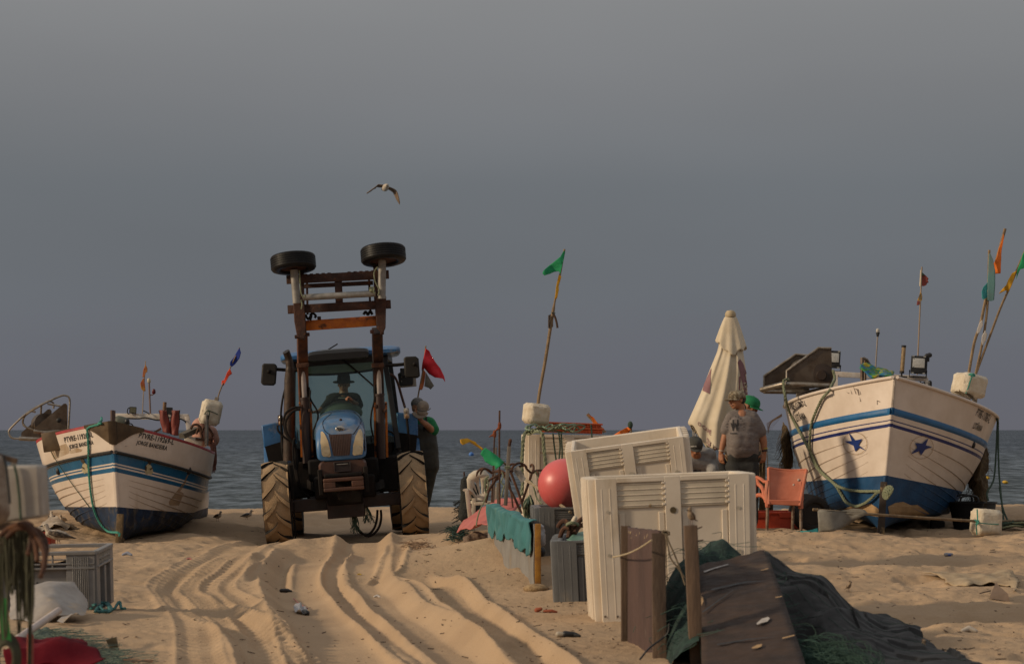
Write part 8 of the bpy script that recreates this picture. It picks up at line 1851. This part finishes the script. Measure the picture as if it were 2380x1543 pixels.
    t = T('float', 'stained round edged float cut off by the left edge', 'float', W(-10, 1200, Y-.2), (0,0,0), 'floats hanging at the left edge'); mb = MB(); mb.cap(t.p(*k2(-40,190), Y-.2), t.p(*k2(-30,500), Y-.2), .045,.055); mb.cap(t.p(*k2(10,160), Y-.2), t.p(*k2(20,500), Y-.2), .012,.028); t.add('can', mb, mat('stained_can', (.30,.25,.20), (.12,.06,.03), 14, .6, con=(.45,.7)), voxel=.006, smooth=2)
    mb = MB(); mb.tube(cat([t.p(*k2(*q), Y-.26) for q in ((20,120),(40,200),(55,330),(66,450))], 4), .006, 6); t.add('strap', mb, lamp_black)
    t = T('hanging_anchor', 'large rusty anchor with curved flukes hung at the left edge', 'anchor', W(40, 1340, Y)); 
    for pts in ([(-20,700),(30,640),(100,600),(170,590),(230,640),(280,720),(305,800),(300,880),(275,950)], [(0,780),(40,690),(110,620),(190,620),(235,690),(250,780),(255,840)], [(60,640),(150,585),(210,600),(215,680),(190,800)], [(200,610),(270,640),(310,720),(312,800),(285,870)], [(-20,760),(20,680),(90,640),(150,650)]): mb = MB(); c = cat([t.p(*k2(x, y), Y-.05+.03*i*(-1)**len(pts)) for i, (x, y) in enumerate(pts)], 5); mb.tube(c, [.0085+.0035*math.sin(PI*i/len(c)) for i in range(len(c))], 8); t.add('fluke', mb, rusty)
    mb = MB(); mb.tube([t.p(*k2(95,640), Y+.03), t.p(*k2(70,1000), Y+.05)], .011, 8); t.add('shank', mb, rusty)
    t = T('rope_hank', 'hank of olive line hanging in loops at the left edge', 'rope', W(30, 1500, Y)); om = mat('olive_line', (.062,.062,.036), (.04,.038,.022), 30, .85)
    for k in range(30):
        x = rnd.uniform(0, 215); b = rnd.uniform(870, 1100) if k % 3 else rnd.uniform(1150, 1400); w_ = rnd.uniform(8, 40); top = rnd.uniform(600, 720)
        pts = [(x, top), (x-w_*.4, (top+b)/2), (x-w_*.2+10, b-30), (x+w_*.5, b), (x+w_, b-60), (x+w_*.9+8, (top+b)/2), (x+w_*.6, top)]
        pts = [(min(q[0], 228), q[1]) for q in pts]; yy = Y+rnd.uniform(-.1,.1); wire(t, 'loop', [t.p(*k2(*q), yy) for q in pts], .0042, om)
    for x in (195, 203, 210): wire(t, 'strand', [t.p(*k2(x, 640), Y), t.p(*k2(x+4, 1100), Y), t.p(*k2(x-4, 1620), Y)], .004, om)
    for k in range(6): wire(t, 'coil', [t.p(*k2(40+(95-8*k)*math.cos(a), 1500-(170-14*k)*math.sin(a)), Y-.02*k) for a in np.linspace(-1, 4, 10)], .007, om)
    t = T('green_strap', 'bright green plastic strip hanging among the olive line', 'strip', W(15, 1480, Y-.1)); mb = MB(); mb.slab([t.p(*k2(*q), Y-.08) for q in ((12,1090),(44,1095),(60,1250),(78,1410),(20,1420),(5,1250))], (0,.006,0)); t.add('strip', mb, mat('bright_green_plastic', (.03,.22,.05), (.02,.15,.04), 9, .6))
    t = T('red_pole', 'red painted pole at the left edge in front of the red cloth', 'pole', W(68, 1560, 11.4)); mb = MB(); mb.tube([t.p(*k2(206,1640), 11.4), t.p(*k2(206,1350), 11.4)], .016, 10); mb.ball(t.p(*k2(206,1350), 11.4), .016); t.add('pole', mb, mat('faded_red_paint', (.26,.055,.035), (.18,.04,.03), 12, .6))
    t = T('drying_rack', 'dark timber rack at the left edge carrying the hung gear', 'rack', W(-60, 1700, Y)); mb = MB(); mb.beam(t.p(-60, 1990, Y+.02), t.p(-60, 1000, Y+.02), .08, .08); mb.beam(t.p(-70, 1225, Y+.02), t.p(60, 1222, Y+.02), .03, .03); mb.beam(t.p(-70, 1040, Y+.02), t.p(40, 1072, Y+.02), .02, .02); t.add('frame', mb, old_wood)
    t = T('fish_tray', 'small red orange tray on the sand behind the left edge floats', 'tray', put(75, 1222, 30)); mb = MB()
    for dx, dy, sx, sy in ((0,-.16,.5,.02),(0,.16,.5,.02),(-.25,0,.02,.32),(.25,0,.02,.32)): mb.box((dx,dy,.09), (sx,sy,.16))
    mb.box((0,0,.02), (.48,.3,.02)); mb.box((0,-.17,.16), (.54,.03,.03)); mb.box((.15,-.175,.1), (.1,.02,.05)); t.add('tray', mb, mat('red_orange_plastic', None))
    t = T('plastic_sheet', 'crumpled pale plastic sheet lying behind the large gull', 'sheet', put(140, 1228, 31.9)); P = lambda x, y, dz: t.w(put(*k2(x, y))+V(0,0,dz))
    ctrl = [[P(260,610,.02), P(330,596,.05), P(400,598,.07), P(490,618,.02)], [P(250,640,.02), P(330,622,.06), P(410,612,.06), P(480,626,.02)], [P(255,665,.0), P(320,650,.02), P(400,632,.02), P(460,632,.0)]]
    fn, a, b = patch(ctrl, 7, .05, 5, 3); mb = MB(); mb.grid(fn, a, b); t.add('sheet', mb, mat('pale_dusty_plastic', (.38,.32,.25), (.30,.24,.18), 9, .6), sharp=80)
left_corner()

def waders_flag():
    Y = 34.9; t = T('flag', 'ragged red flag over a small orange one beside the man in waders', 'flag', W(*c3(1590,1525), Y)); k = lambda x, y: c3(x, y)
    wire(t, 'stick', [t.p(*k(1590,1525), Y), t.p(*k(1600,1465), Y), t.p(*k(1640,1250), Y), t.p(*k(1660,1065), Y)], .012, wood_pole)
    flag(t, 'red_cloth', [k(1658,1085),k(1690,1110),k(1705,1150),k(1740,1210),k(1790,1265),k(1815,1330),k(1825,1385),k(1805,1355),k(1740,1345),k(1690,1310),k(1650,1260),k(1630,1300),k(1625,1270),k(1640,1180)], Y-.03, fl_red, .05, seed=2)
    flag(t, 'orange_cloth', [k(1640,1270),k(1658,1300),k(1640,1420),k(1630,1450),k(1605,1452),k(1620,1350)], Y-.02, mat('dull_orange_cloth', (.36,.10,.03), None, 9, .8), .03, seed=3)
    flag(t, 'grey_cloth', [k(1660,1295),k(1700,1360),k(1735,1420),k(1705,1450),k(1690,1435),k(1650,1420)], Y, fl_grey, .03, seed=4)
    # the stick is clamped in a socket on the tractor side
    mb = MB(); a = t.p(*k(1590,1525), Y); mb.tube([a, a+V(-.12,0,-.55)], .014, 6); t.add('socket', mb, tr_dark)
waders_flag()

# ---------------- birds ----------------
gull_white = mat('white_plumage', (.46,.40,.33), (.36,.30,.24), 40, .9); gull_brown = mat('mottled_brown_plumage', (.115,.085,.062), (.045,.035,.028), 38, .9, con=(.46,.54)); gull_speck = mat('speckled_plumage', (.42,.36,.29), (.20,.15,.11), 45, .9, con=(.50,.60)); gull_grey = mat('grey_plumage', (.10,.10,.105), None, 30, .9); bill_dk = mat('dark_bill', (.02,.017,.015), None, 9, .5); leg_pink = mat('pinkish_leg', (.22,.14,.10), None, 9, .7)
def gull(lab, loc, rz, s=1., back=None, headm=None, headturn=0., group='gulls standing on the sand', bend=0.):
    """gull of body length .52 m looking along local -x, feet at the origin"""
    t = T('gull', lab, 'gull', loc, (0,0,rz), group); back = back or gull_brown; hm = headm or gull_white
    k = lambda x, y, z: V(x*s, y*s, z*s)
    b = MB(); b.limb([k(-.13,0,.21), k(-.02,0,.195), k(.10,0,.175), k(.19,0,.155)], [.062*s,.085*s,.066*s,.03*s], 12); b.limb([k(-.12,0,.22), k(-.165,0,.285), k(-.175,0,.325)], [.055*s,.042*s,.040*s], 12); hc = k(-.185,0,.335); b.ball(hc, (.046*s,.038*s,.040*s)); b.cap(k(.0,.03,.15), k(.005,.03,.10), .035*s,.012*s); b.cap(k(.02,-.03,.15), k(.025,-.03,.10), .035*s,.012*s)
    bo = t.add('body', b, hm, voxel=.009*s, smooth=2)
    d = V(-math.cos(headturn), -math.sin(headturn), -.10)
    mb = MB(); mb.limb([hc+d*.035*s, hc+d*.075*s, hc+d*.098*s+k(0,0,-.008)], [.013*s,.010*s,.004*s], 8); t.add('bill', mb, bill_dk, voxel=.004*s)
    for sy in (-1, 1):
        mb = MB(); n = V(-d.y, d.x, 0).normalized()*sy; mb.ball(hc+n*.034*s+d*.015*s+k(0,0,.008), .006*s); t.add('eye', mb, bill_dk)
        w = MB(); w.limb([k(-.11,sy*.060,.225), k(-.02,sy*.078,.205), k(.09,sy*.060,.182), k(.20,sy*.03,.160)], [.035*s,.052*s,.040*s,.018*s], 10, .55, (0,1,0)); t.add('wing', w, back, voxel=.009*s, smooth=2)
        w = MB(); w.limb([k(.15,sy*.03,.168), k(.24,sy*.018,.145), k(.30,sy*.008,.130)], [.022*s,.014*s,.005*s], 8, .5, (0,1,0)); t.add('wing_tip', w, bill_dk, voxel=.006*s)
        l = MB(); l.tube([k(.01+.015*sy,sy*.032,.11), k(.018+.015*sy,sy*.032,.055), k(.0+.015*sy,sy*.032,.004)], .0055*s, 6); l.slab([k(.01+.015*sy,sy*.032-.006,.004), k(-.045+.015*sy,sy*.032-.025,.002), k(-.045+.015*sy,sy*.032+.025,.002), k(.01+.015*sy,sy*.032+.006,.004)], (0,0,.005*s)); t.add('leg', l, leg_pink)
    w = MB(); w.limb([k(.14,0,.160), k(.23,0,.140)], [.04*s,.028*s], 8, .3, (0,0,1)); t.add('tail', w, back, voxel=.007*s)
    return t
def gnd(px, py, Y=None): return put(px, py, Y)
gull('large young gull with brown wings, in front of the left boat', gnd(134, 1263, 29.5), R(6), .78, headm=gull_speck)
gull('brown backed gull turned away at the water edge left of the boat', gnd(120, 1212, 35.2), R(-78), .53, headm=gull_white)
gull('pale hunched gull resting beside the brown backed gull', gnd(147, 1212, 35.0), R(70), .40, gull_speck, gull_white, 1.2)
gull('brown gull feeding under the left boat', gnd(207, 1228, 33.6), R(176), .62, headm=gull_brown)
gull('young gull walking right of the left boat', gnd(506, 1203, 36.3), R(130), .44, gull_brown, gull_white)
gull('white headed gull standing at the water edge left of the tractor', gnd(574, 1195, 37.3), R(150), .46, gull_grey, gull_white)
def flying_gull():
    Y = 92.; kf = lambda x, y: ((1400+x*.12605)/1.721, (700+y*.12605)/1.721)
    t = T('gull', 'gull in flight high above the tractor', 'gull', W(*kf(1130,400), Y)); P = lambda x, y, d=0.: t.p(*kf(x, y), Y+d)
    b = MB(); b.limb([P(1165,345,-.12), P(1140,385,-.02), P(1110,430,.12), P(1050,470,.25)], [.075,.125,.12,.05], 14); b.ball(P(1170,338,-.16), (.075,.085,.07)); bo = t.add('body', b, gull_white, voxel=.015, smooth=2)
    mb = MB(); mb.limb([P(1195,350,-.22), P(1222,362,-.27)], [.022,.008]); t.add('bill', mb, bill_dk, voxel=.006); mb = MB(); mb.ball(P(1165,333,-.24), .016); mb.ball(P(1196,332,-.20), .012); t.add('eye', mb, bill_dk)
    mb = MB(); mb.slab([P(1060,470,.25), P(1095,500,.3), P(1030,495,.4), P(985,462,.42), P(1020,445,.3)], (0,.03,.02)); t.add('tail', mb, gull_brown)
    for lead, trail, nm in (([(1100,325),(990,315),(905,308),(860,345),(760,425),(640,505),(530,595)], [(1060,402),(960,398),(850,385),(800,430),(720,470),(660,520),(530,597)], 'wing'), ([(1220,380),(1320,415),(1440,475),(1490,540),(1530,660),(1565,810),(1578,940)], [(1190,445),(1290,500),(1370,565),(1420,660),(1480,790),(1540,880),(1576,938)], 'wing')):
        L1 = cat([V(x, y, 0) for x, y in lead], 5); L2 = cat([V(x, y, 0) for x, y in trail], 5); nn = min(len(L1), len(L2))-1
        s = -1 if lead[0][0] < 1150 else 1
        def fn(u, v): i = round(u*nn); p = L1[i].lerp(L2[i], v); dpt = .02+.20*v-.25*u*s*.3-.05*math.sin(PI*u); return P(p.x, p.y, dpt)+V(0,0,.02*math.sin(PI*v))
        mb = MB(); mb.grid(fn, nn, 6); t.add(nm, mb, mat('brown_underwing', (.17,.115,.075), (.10,.065,.045), 6, .9, con=(.42,.6)), solid=.025, solid_off=0, sharp=80)
flying_gull()
sp_m = mat('sparrow_plumage', (.17,.115,.07), (.085,.055,.035), 90, .9, con=(.45,.58)); sp_b = mat('buff_breast', (.26,.19,.125), None, 60, .9)
def sparrow(lab, loc, rz, s=1.):
    t = T('sparrow', lab, 'sparrow', loc, (0,0,rz), 'sparrows'); k = lambda x, y, z: V(x*s, y*s, z*s)
    b = MB(); b.limb([k(.0,0,.062), k(-.008,0,.078), k(-.014,0,.098)], [.024*s,.025*s,.017*s], 12); b.ball(k(-.018,0,.112), .0175*s); b.cap(k(.012,0,.05), k(.022,0,.045), .018*s,.010*s); t.add('body', b, sp_b, voxel=.0035*s, smooth=1)
    for sy in (-1, 1):
        w = MB(); w.limb([k(-.008,sy*.018,.088), k(.012,sy*.019,.066), k(.032,sy*.010,.046)], [.012*s,.013*s,.005*s], 8, .6, (0,1,0)); t.add('wing', w, sp_m, voxel=.003*s)
        l = MB(); l.tube([k(.004,sy*.010,.042), k(.0,sy*.011,.018), k(.004,sy*.011,.001)], .0022*s, 5); l.tube([k(-.014,sy*.011,.0015), k(.012,sy*.011,.0015)], .002*s, 5); t.add('leg', l, leg_pink)
        e = MB(); e.ball(k(-.026,sy*.013,.115), .0028*s); t.add('eye', e, bill_dk)
    w = MB(); w.limb([k(-.012,0,.118), k(-.01,0,.124)], [.014*s,.012*s]); t.add('crown', w, sp_m, voxel=.003*s)
    w = MB(); w.limb([k(.024,0,.046), k(.045,0,.036), k(.062,0,.030)], [.008*s,.008*s,.006*s], 8, .5, (0,0,1)); t.add('tail', w, sp_m, voxel=.003*s)
    w = MB(); w.limb([k(-.033,0,.112), k(-.045,0,.109)], [.006*s,.002*s], 8); t.add('bill', w, bill_dk)
tp_ = W(*c7(832,645), 15.1)
sparrow('small brown sparrow perched on the bare post', tp_, R(38), .84)
sparrow('brown sparrow standing on open sand right of the tarpaulin', gnd(1973, 1371), R(200), .72)
sparrow('brown sparrow at the edge of the black tarpaulin near the bottom', gnd(2143, 1512), R(150), .78)

def sea_buoys():
    for lab, px, py, wpx, col, sq in (('small blue buoy floating far out beyond the anchors', 1095, 1059, 12, (.05,.15,.42), .9), ('yellow buoy floating beyond the net of the starred boat', 2295, 1113, 10, (.50,.30,.015), .8), ('yellow buoy floating nearer the right edge', 2336, 1124, 14, (.50,.30,.015), .55)):
        Y = 2.95*F/(py-999); r = m(wpx/2, Y); t = T('sea_buoy', lab, 'buoy', V((px-1190)/F*Y, Y, -1.5), (0,R(8),0), 'buoys afloat on the sea'); mb = MB(); mb.ball((0,0,r*.55), (r,r,r*sq)); mb.tube([V(0,0,r*.5), V(.02,0,r*(.6+sq))], r*.14, 8); t.add('float', mb, mat('blue_buoy_plastic' if col[2] > .1 else 'yellow_buoy_plastic', col, None, 4, .45))
sea_buoys()

def litter():
    kr = lambda x, y: (1743.2+x*.2676, 1191.2+y*.2676)
    t = T('rag', 'beige rag half buried in the sand at right', 'rag', put(*kr(2100,600))); P = lambda x, y, dz: t.w(put(*kr(x, y))+V(0,0,dz))
    ctrl = [[P(1490,565,.0), P(1800,555,.01), P(2050,560,.02), P(2240,548,.03), P(2330,600,.01)], [P(1680,600,.01), P(1850,590,.02), P(2060,600,.04), P(2230,595,.045), P(2330,640,.02)], [P(1700,615,-.01), P(1880,640,.0), P(2060,630,.01), P(2230,640,.01), P(2300,700,-.01)]]
    fn, a, b = patch(ctrl, 8, .035, 6, 2, .004); mb = MB(); mb.grid(fn, a, b); t.add('cloth', mb, mat('beige_rag_cloth', (.36,.275,.175), (.28,.20,.12), 9, .9, bump=.2), solid=.005, sharp=80)
    t = T('scrap', 'dark brown folded scrap in front of the beige rag', 'scrap', put(*kr(2180,745))); P = lambda x, y, dz: t.w(put(*kr(x, y))+V(0,0,dz)); mb = MB(); mb.slab([P(2085,735,.01), P(2140,715,.09), P(2185,735,.09), P(2240,745,.06), P(2262,748,.0)], (0,.02,.01)); mb.tube([P(1995,725,.02), P(2090,720,.04)], .006, 5); t.add('piece', mb, mat('brown_board_scrap', (.13,.09,.065), None, 12, .8))
    t = T('bottle', 'crushed clear bottle with a blue cap on the right hand sand', 'bottle', put(*kr(1725,405))); mb = MB(); mb.cap((-.03,0,.02), (.03,0,.022), .02,.016); t.add('body', mb, mat('clear_bottle', (.30,.29,.30), (.2,.2,.22), 20, .2)); mb = MB(); mb.cap((.0,-.02,.014), (.010,-.022,.014), .012); t.add('cap', mb, mat('blue_bottle_cap', (.03,.06,.25), None, 9, .4))
    kl = lambda x, y: (290.5+x*.2466, 1162.1+y*.2466); km = lambda x, y: (755.4+x*.2686, 1162.1+y*.2686)
    t = T('scrap', 'grey plastic scrap with a dark end lying in the wheel tracks', 'scrap', put(*kl(1670,950))); P = lambda x, y, dz=.02: t.w(put(*kl(x, y))+V(0,0,dz))
    fn, a, b = patch([[P(1590,935,.03), P(1640,925,.05), P(1720,945,.03)], [P(1600,955,.0), P(1650,965,.03), P(1710,975,.0)]], 6, .03, 9, 1); mb = MB(); mb.grid(fn, a, b); t.add('film', mb, mat('crumpled_white_film', None), sharp=80); mb = MB(); mb.cap(P(1690,960), P(1715,970), .025); t.add('dark_end', mb, lamp_black); mb = MB(); mb.tube(cat([P(1590,845), P(1640,885), P(1720,930)], 4), .006, 5); t.add('pink_strip', mb, mat('pink_strip', (.25,.10,.09), None, 9, .8))
    t = T('scrap', 'dark twig end lying left of the plastic in the wheel tracks', 'scrap', put(*kl(1520,770))); mb = MB(); mb.limb([V(-.05,0,.02), V(.01,0,.02), V(.05,-.02,.015)], [.02,.022,.012]); t.add('piece', mb, bill_dk)
    t = T('scrap', 'crushed pale cup and black scrap near the foot of the nearest white bin', 'scrap', put(*km(2080,1190))); mb = MB(); mb.limb([V(-.05,0,.02), V(-.01,0,.018)], [.02,.017]); t.add('cup', mb, mat('pale_cup', (.36,.31,.24), None, 9, .7)); mb = MB(); mb.limb([V(.0,0,.02), V(.06,0,.018), V(.1,-.02,.01)], [.025,.02,.01]); t.add('black_piece', mb, lamp_black)
    t = T('scrap', 'rust red scrap on the sand beside the grey open bin', 'scrap', put(*km(1930,960))); mb = MB(); mb.limb([V(-.09,0,.02), V(-.06,0,.03)], [.022,.015]); mb.limb([V(-.03,0,.012), V(.03,0,.012), V(.07,0,.006)], [.012,.016,.008]); t.add('piece', mb, mat('rust_red_scrap', (.28,.075,.035), None, 12, .8))
    t = T('driftwood', 'grey brown lump of driftwood on the bank left of the metal sheet', 'driftwood', put(*km(1310,360))); mb = MB(); mb.limb([V(-.09,0,.03), V(0,.05,.06), V(.14,.05,.04)], [.06,.075,.05]); o = t.add('lump', mb, mat('grey_brown_driftwood', (.19,.135,.095), (.11,.075,.055), 14, .9, bump=.5), voxel=.014); folds('x', o, .05, .07)
    t = T('dry_weed', 'clump of dried weed and feathers on the berm right of the tractor', 'weed', put(*km(800,390))); mb = MB()
    for k in range(90):
        p = put(*km(rnd.gauss(790, 55), rnd.gauss(392, 16))); p = t.w(p); a = rnd.uniform(0, 6.28); mb.tube(cat([p, p+V(.05*math.cos(a), .03*math.sin(a), .03*rnd.random()), p+V(.12*math.cos(a+.4), .05*math.sin(a+.4), .01)], 3), .004, 3)
    t.add('stems', mb, mat('dry_weed_stem', (.30,.20,.12), (.2,.12,.07), 20, .9))
    t = T('dry_weed', 'tuft of dark dried weed near the lowest sparrow', 'weed', put(*kr(1755,1195))); mb = MB()
    for k in range(60):
        p = V(rnd.gauss(0,.04), rnd.gauss(0,.04), .01); a = rnd.uniform(0, 6.28); mb.tube(cat([p, p+V(.04*math.cos(a), .04*math.sin(a), .025*rnd.random()), p+V(.08*math.cos(a+.4), .08*math.sin(a+.4), .03*rnd.random())], 3), .003, 3)
    t.add('stems', mb, mat('dark_weed', (.04,.028,.02), None, 9, .9))
    for i, (lab, q, r, col) in enumerate((('small white shell or wrapper in the middle wheel track', km(450,772), .03, (.5,.46,.42)), ('tiny yellow scrap in the wheel tracks', km(298,588), .022, (.40,.25,.03)), ('red and white wrapper left of the wheel tracks', kl(605,565), .03, (.40,.14,.12)), ('small pale blue wrapper in front of the left boat', kl(20,525), .05, (.25,.27,.33)), ('curved white shard on the lower right sand', kr(1905,1010), .05, (.46,.40,.33)))):
        t = T('scrap', lab, 'scrap', put(*q)); mb = MB(); mb.limb([V(-r,0,r*.4), V(0,.02,r*.7), V(r,0,r*.35)], [r*.3, r*.45, r*.3]); o = t.add('piece', mb, mat('scrap_paint_%s' % 'abcde'[i], col, None, 20, .7), voxel=.008)
    # countless specks of weed, shell and wood
    mb = MB()
    zones = [(1750,2380,1235,1543,520), (250,1300,1285,1543,420), (950,1240,1240,1380,130), (1750,1900,1228,1245,120), (0,640,1225,1285,120), (1180,1440,1400,1543,170)]
    for x0, x1, y0, y1, n in zones:
        for k in range(n):
            p = put(rnd.uniform(x0, x1), lerp(y0, y1, rnd.random()**1.2)); s = .003+.008*rnd.random()**3; a = rnd.uniform(0, 6.28); e = rnd.uniform(1, 4); d = V(math.cos(a), math.sin(a), rnd.uniform(-.1,.3)); n_ = V(-d.y, d.x, 0)
            c = p+V(0,0,s*.5)
            mb.slab([c-d*s*e, c+n_*s*.6, c+d*s*e, c-n_*s*.6], (0,0,s*.6))
    o = mb.build('beach_litter', mat('weed_and_twig_litter', (.06,.04,.026), (.20,.14,.09), 3, .9, con=(.5,.7)), None, flat=True); o['kind'] = 'stuff'; o['label'] = 'scattered specks of dry weed and twigs on the sand'
litter()
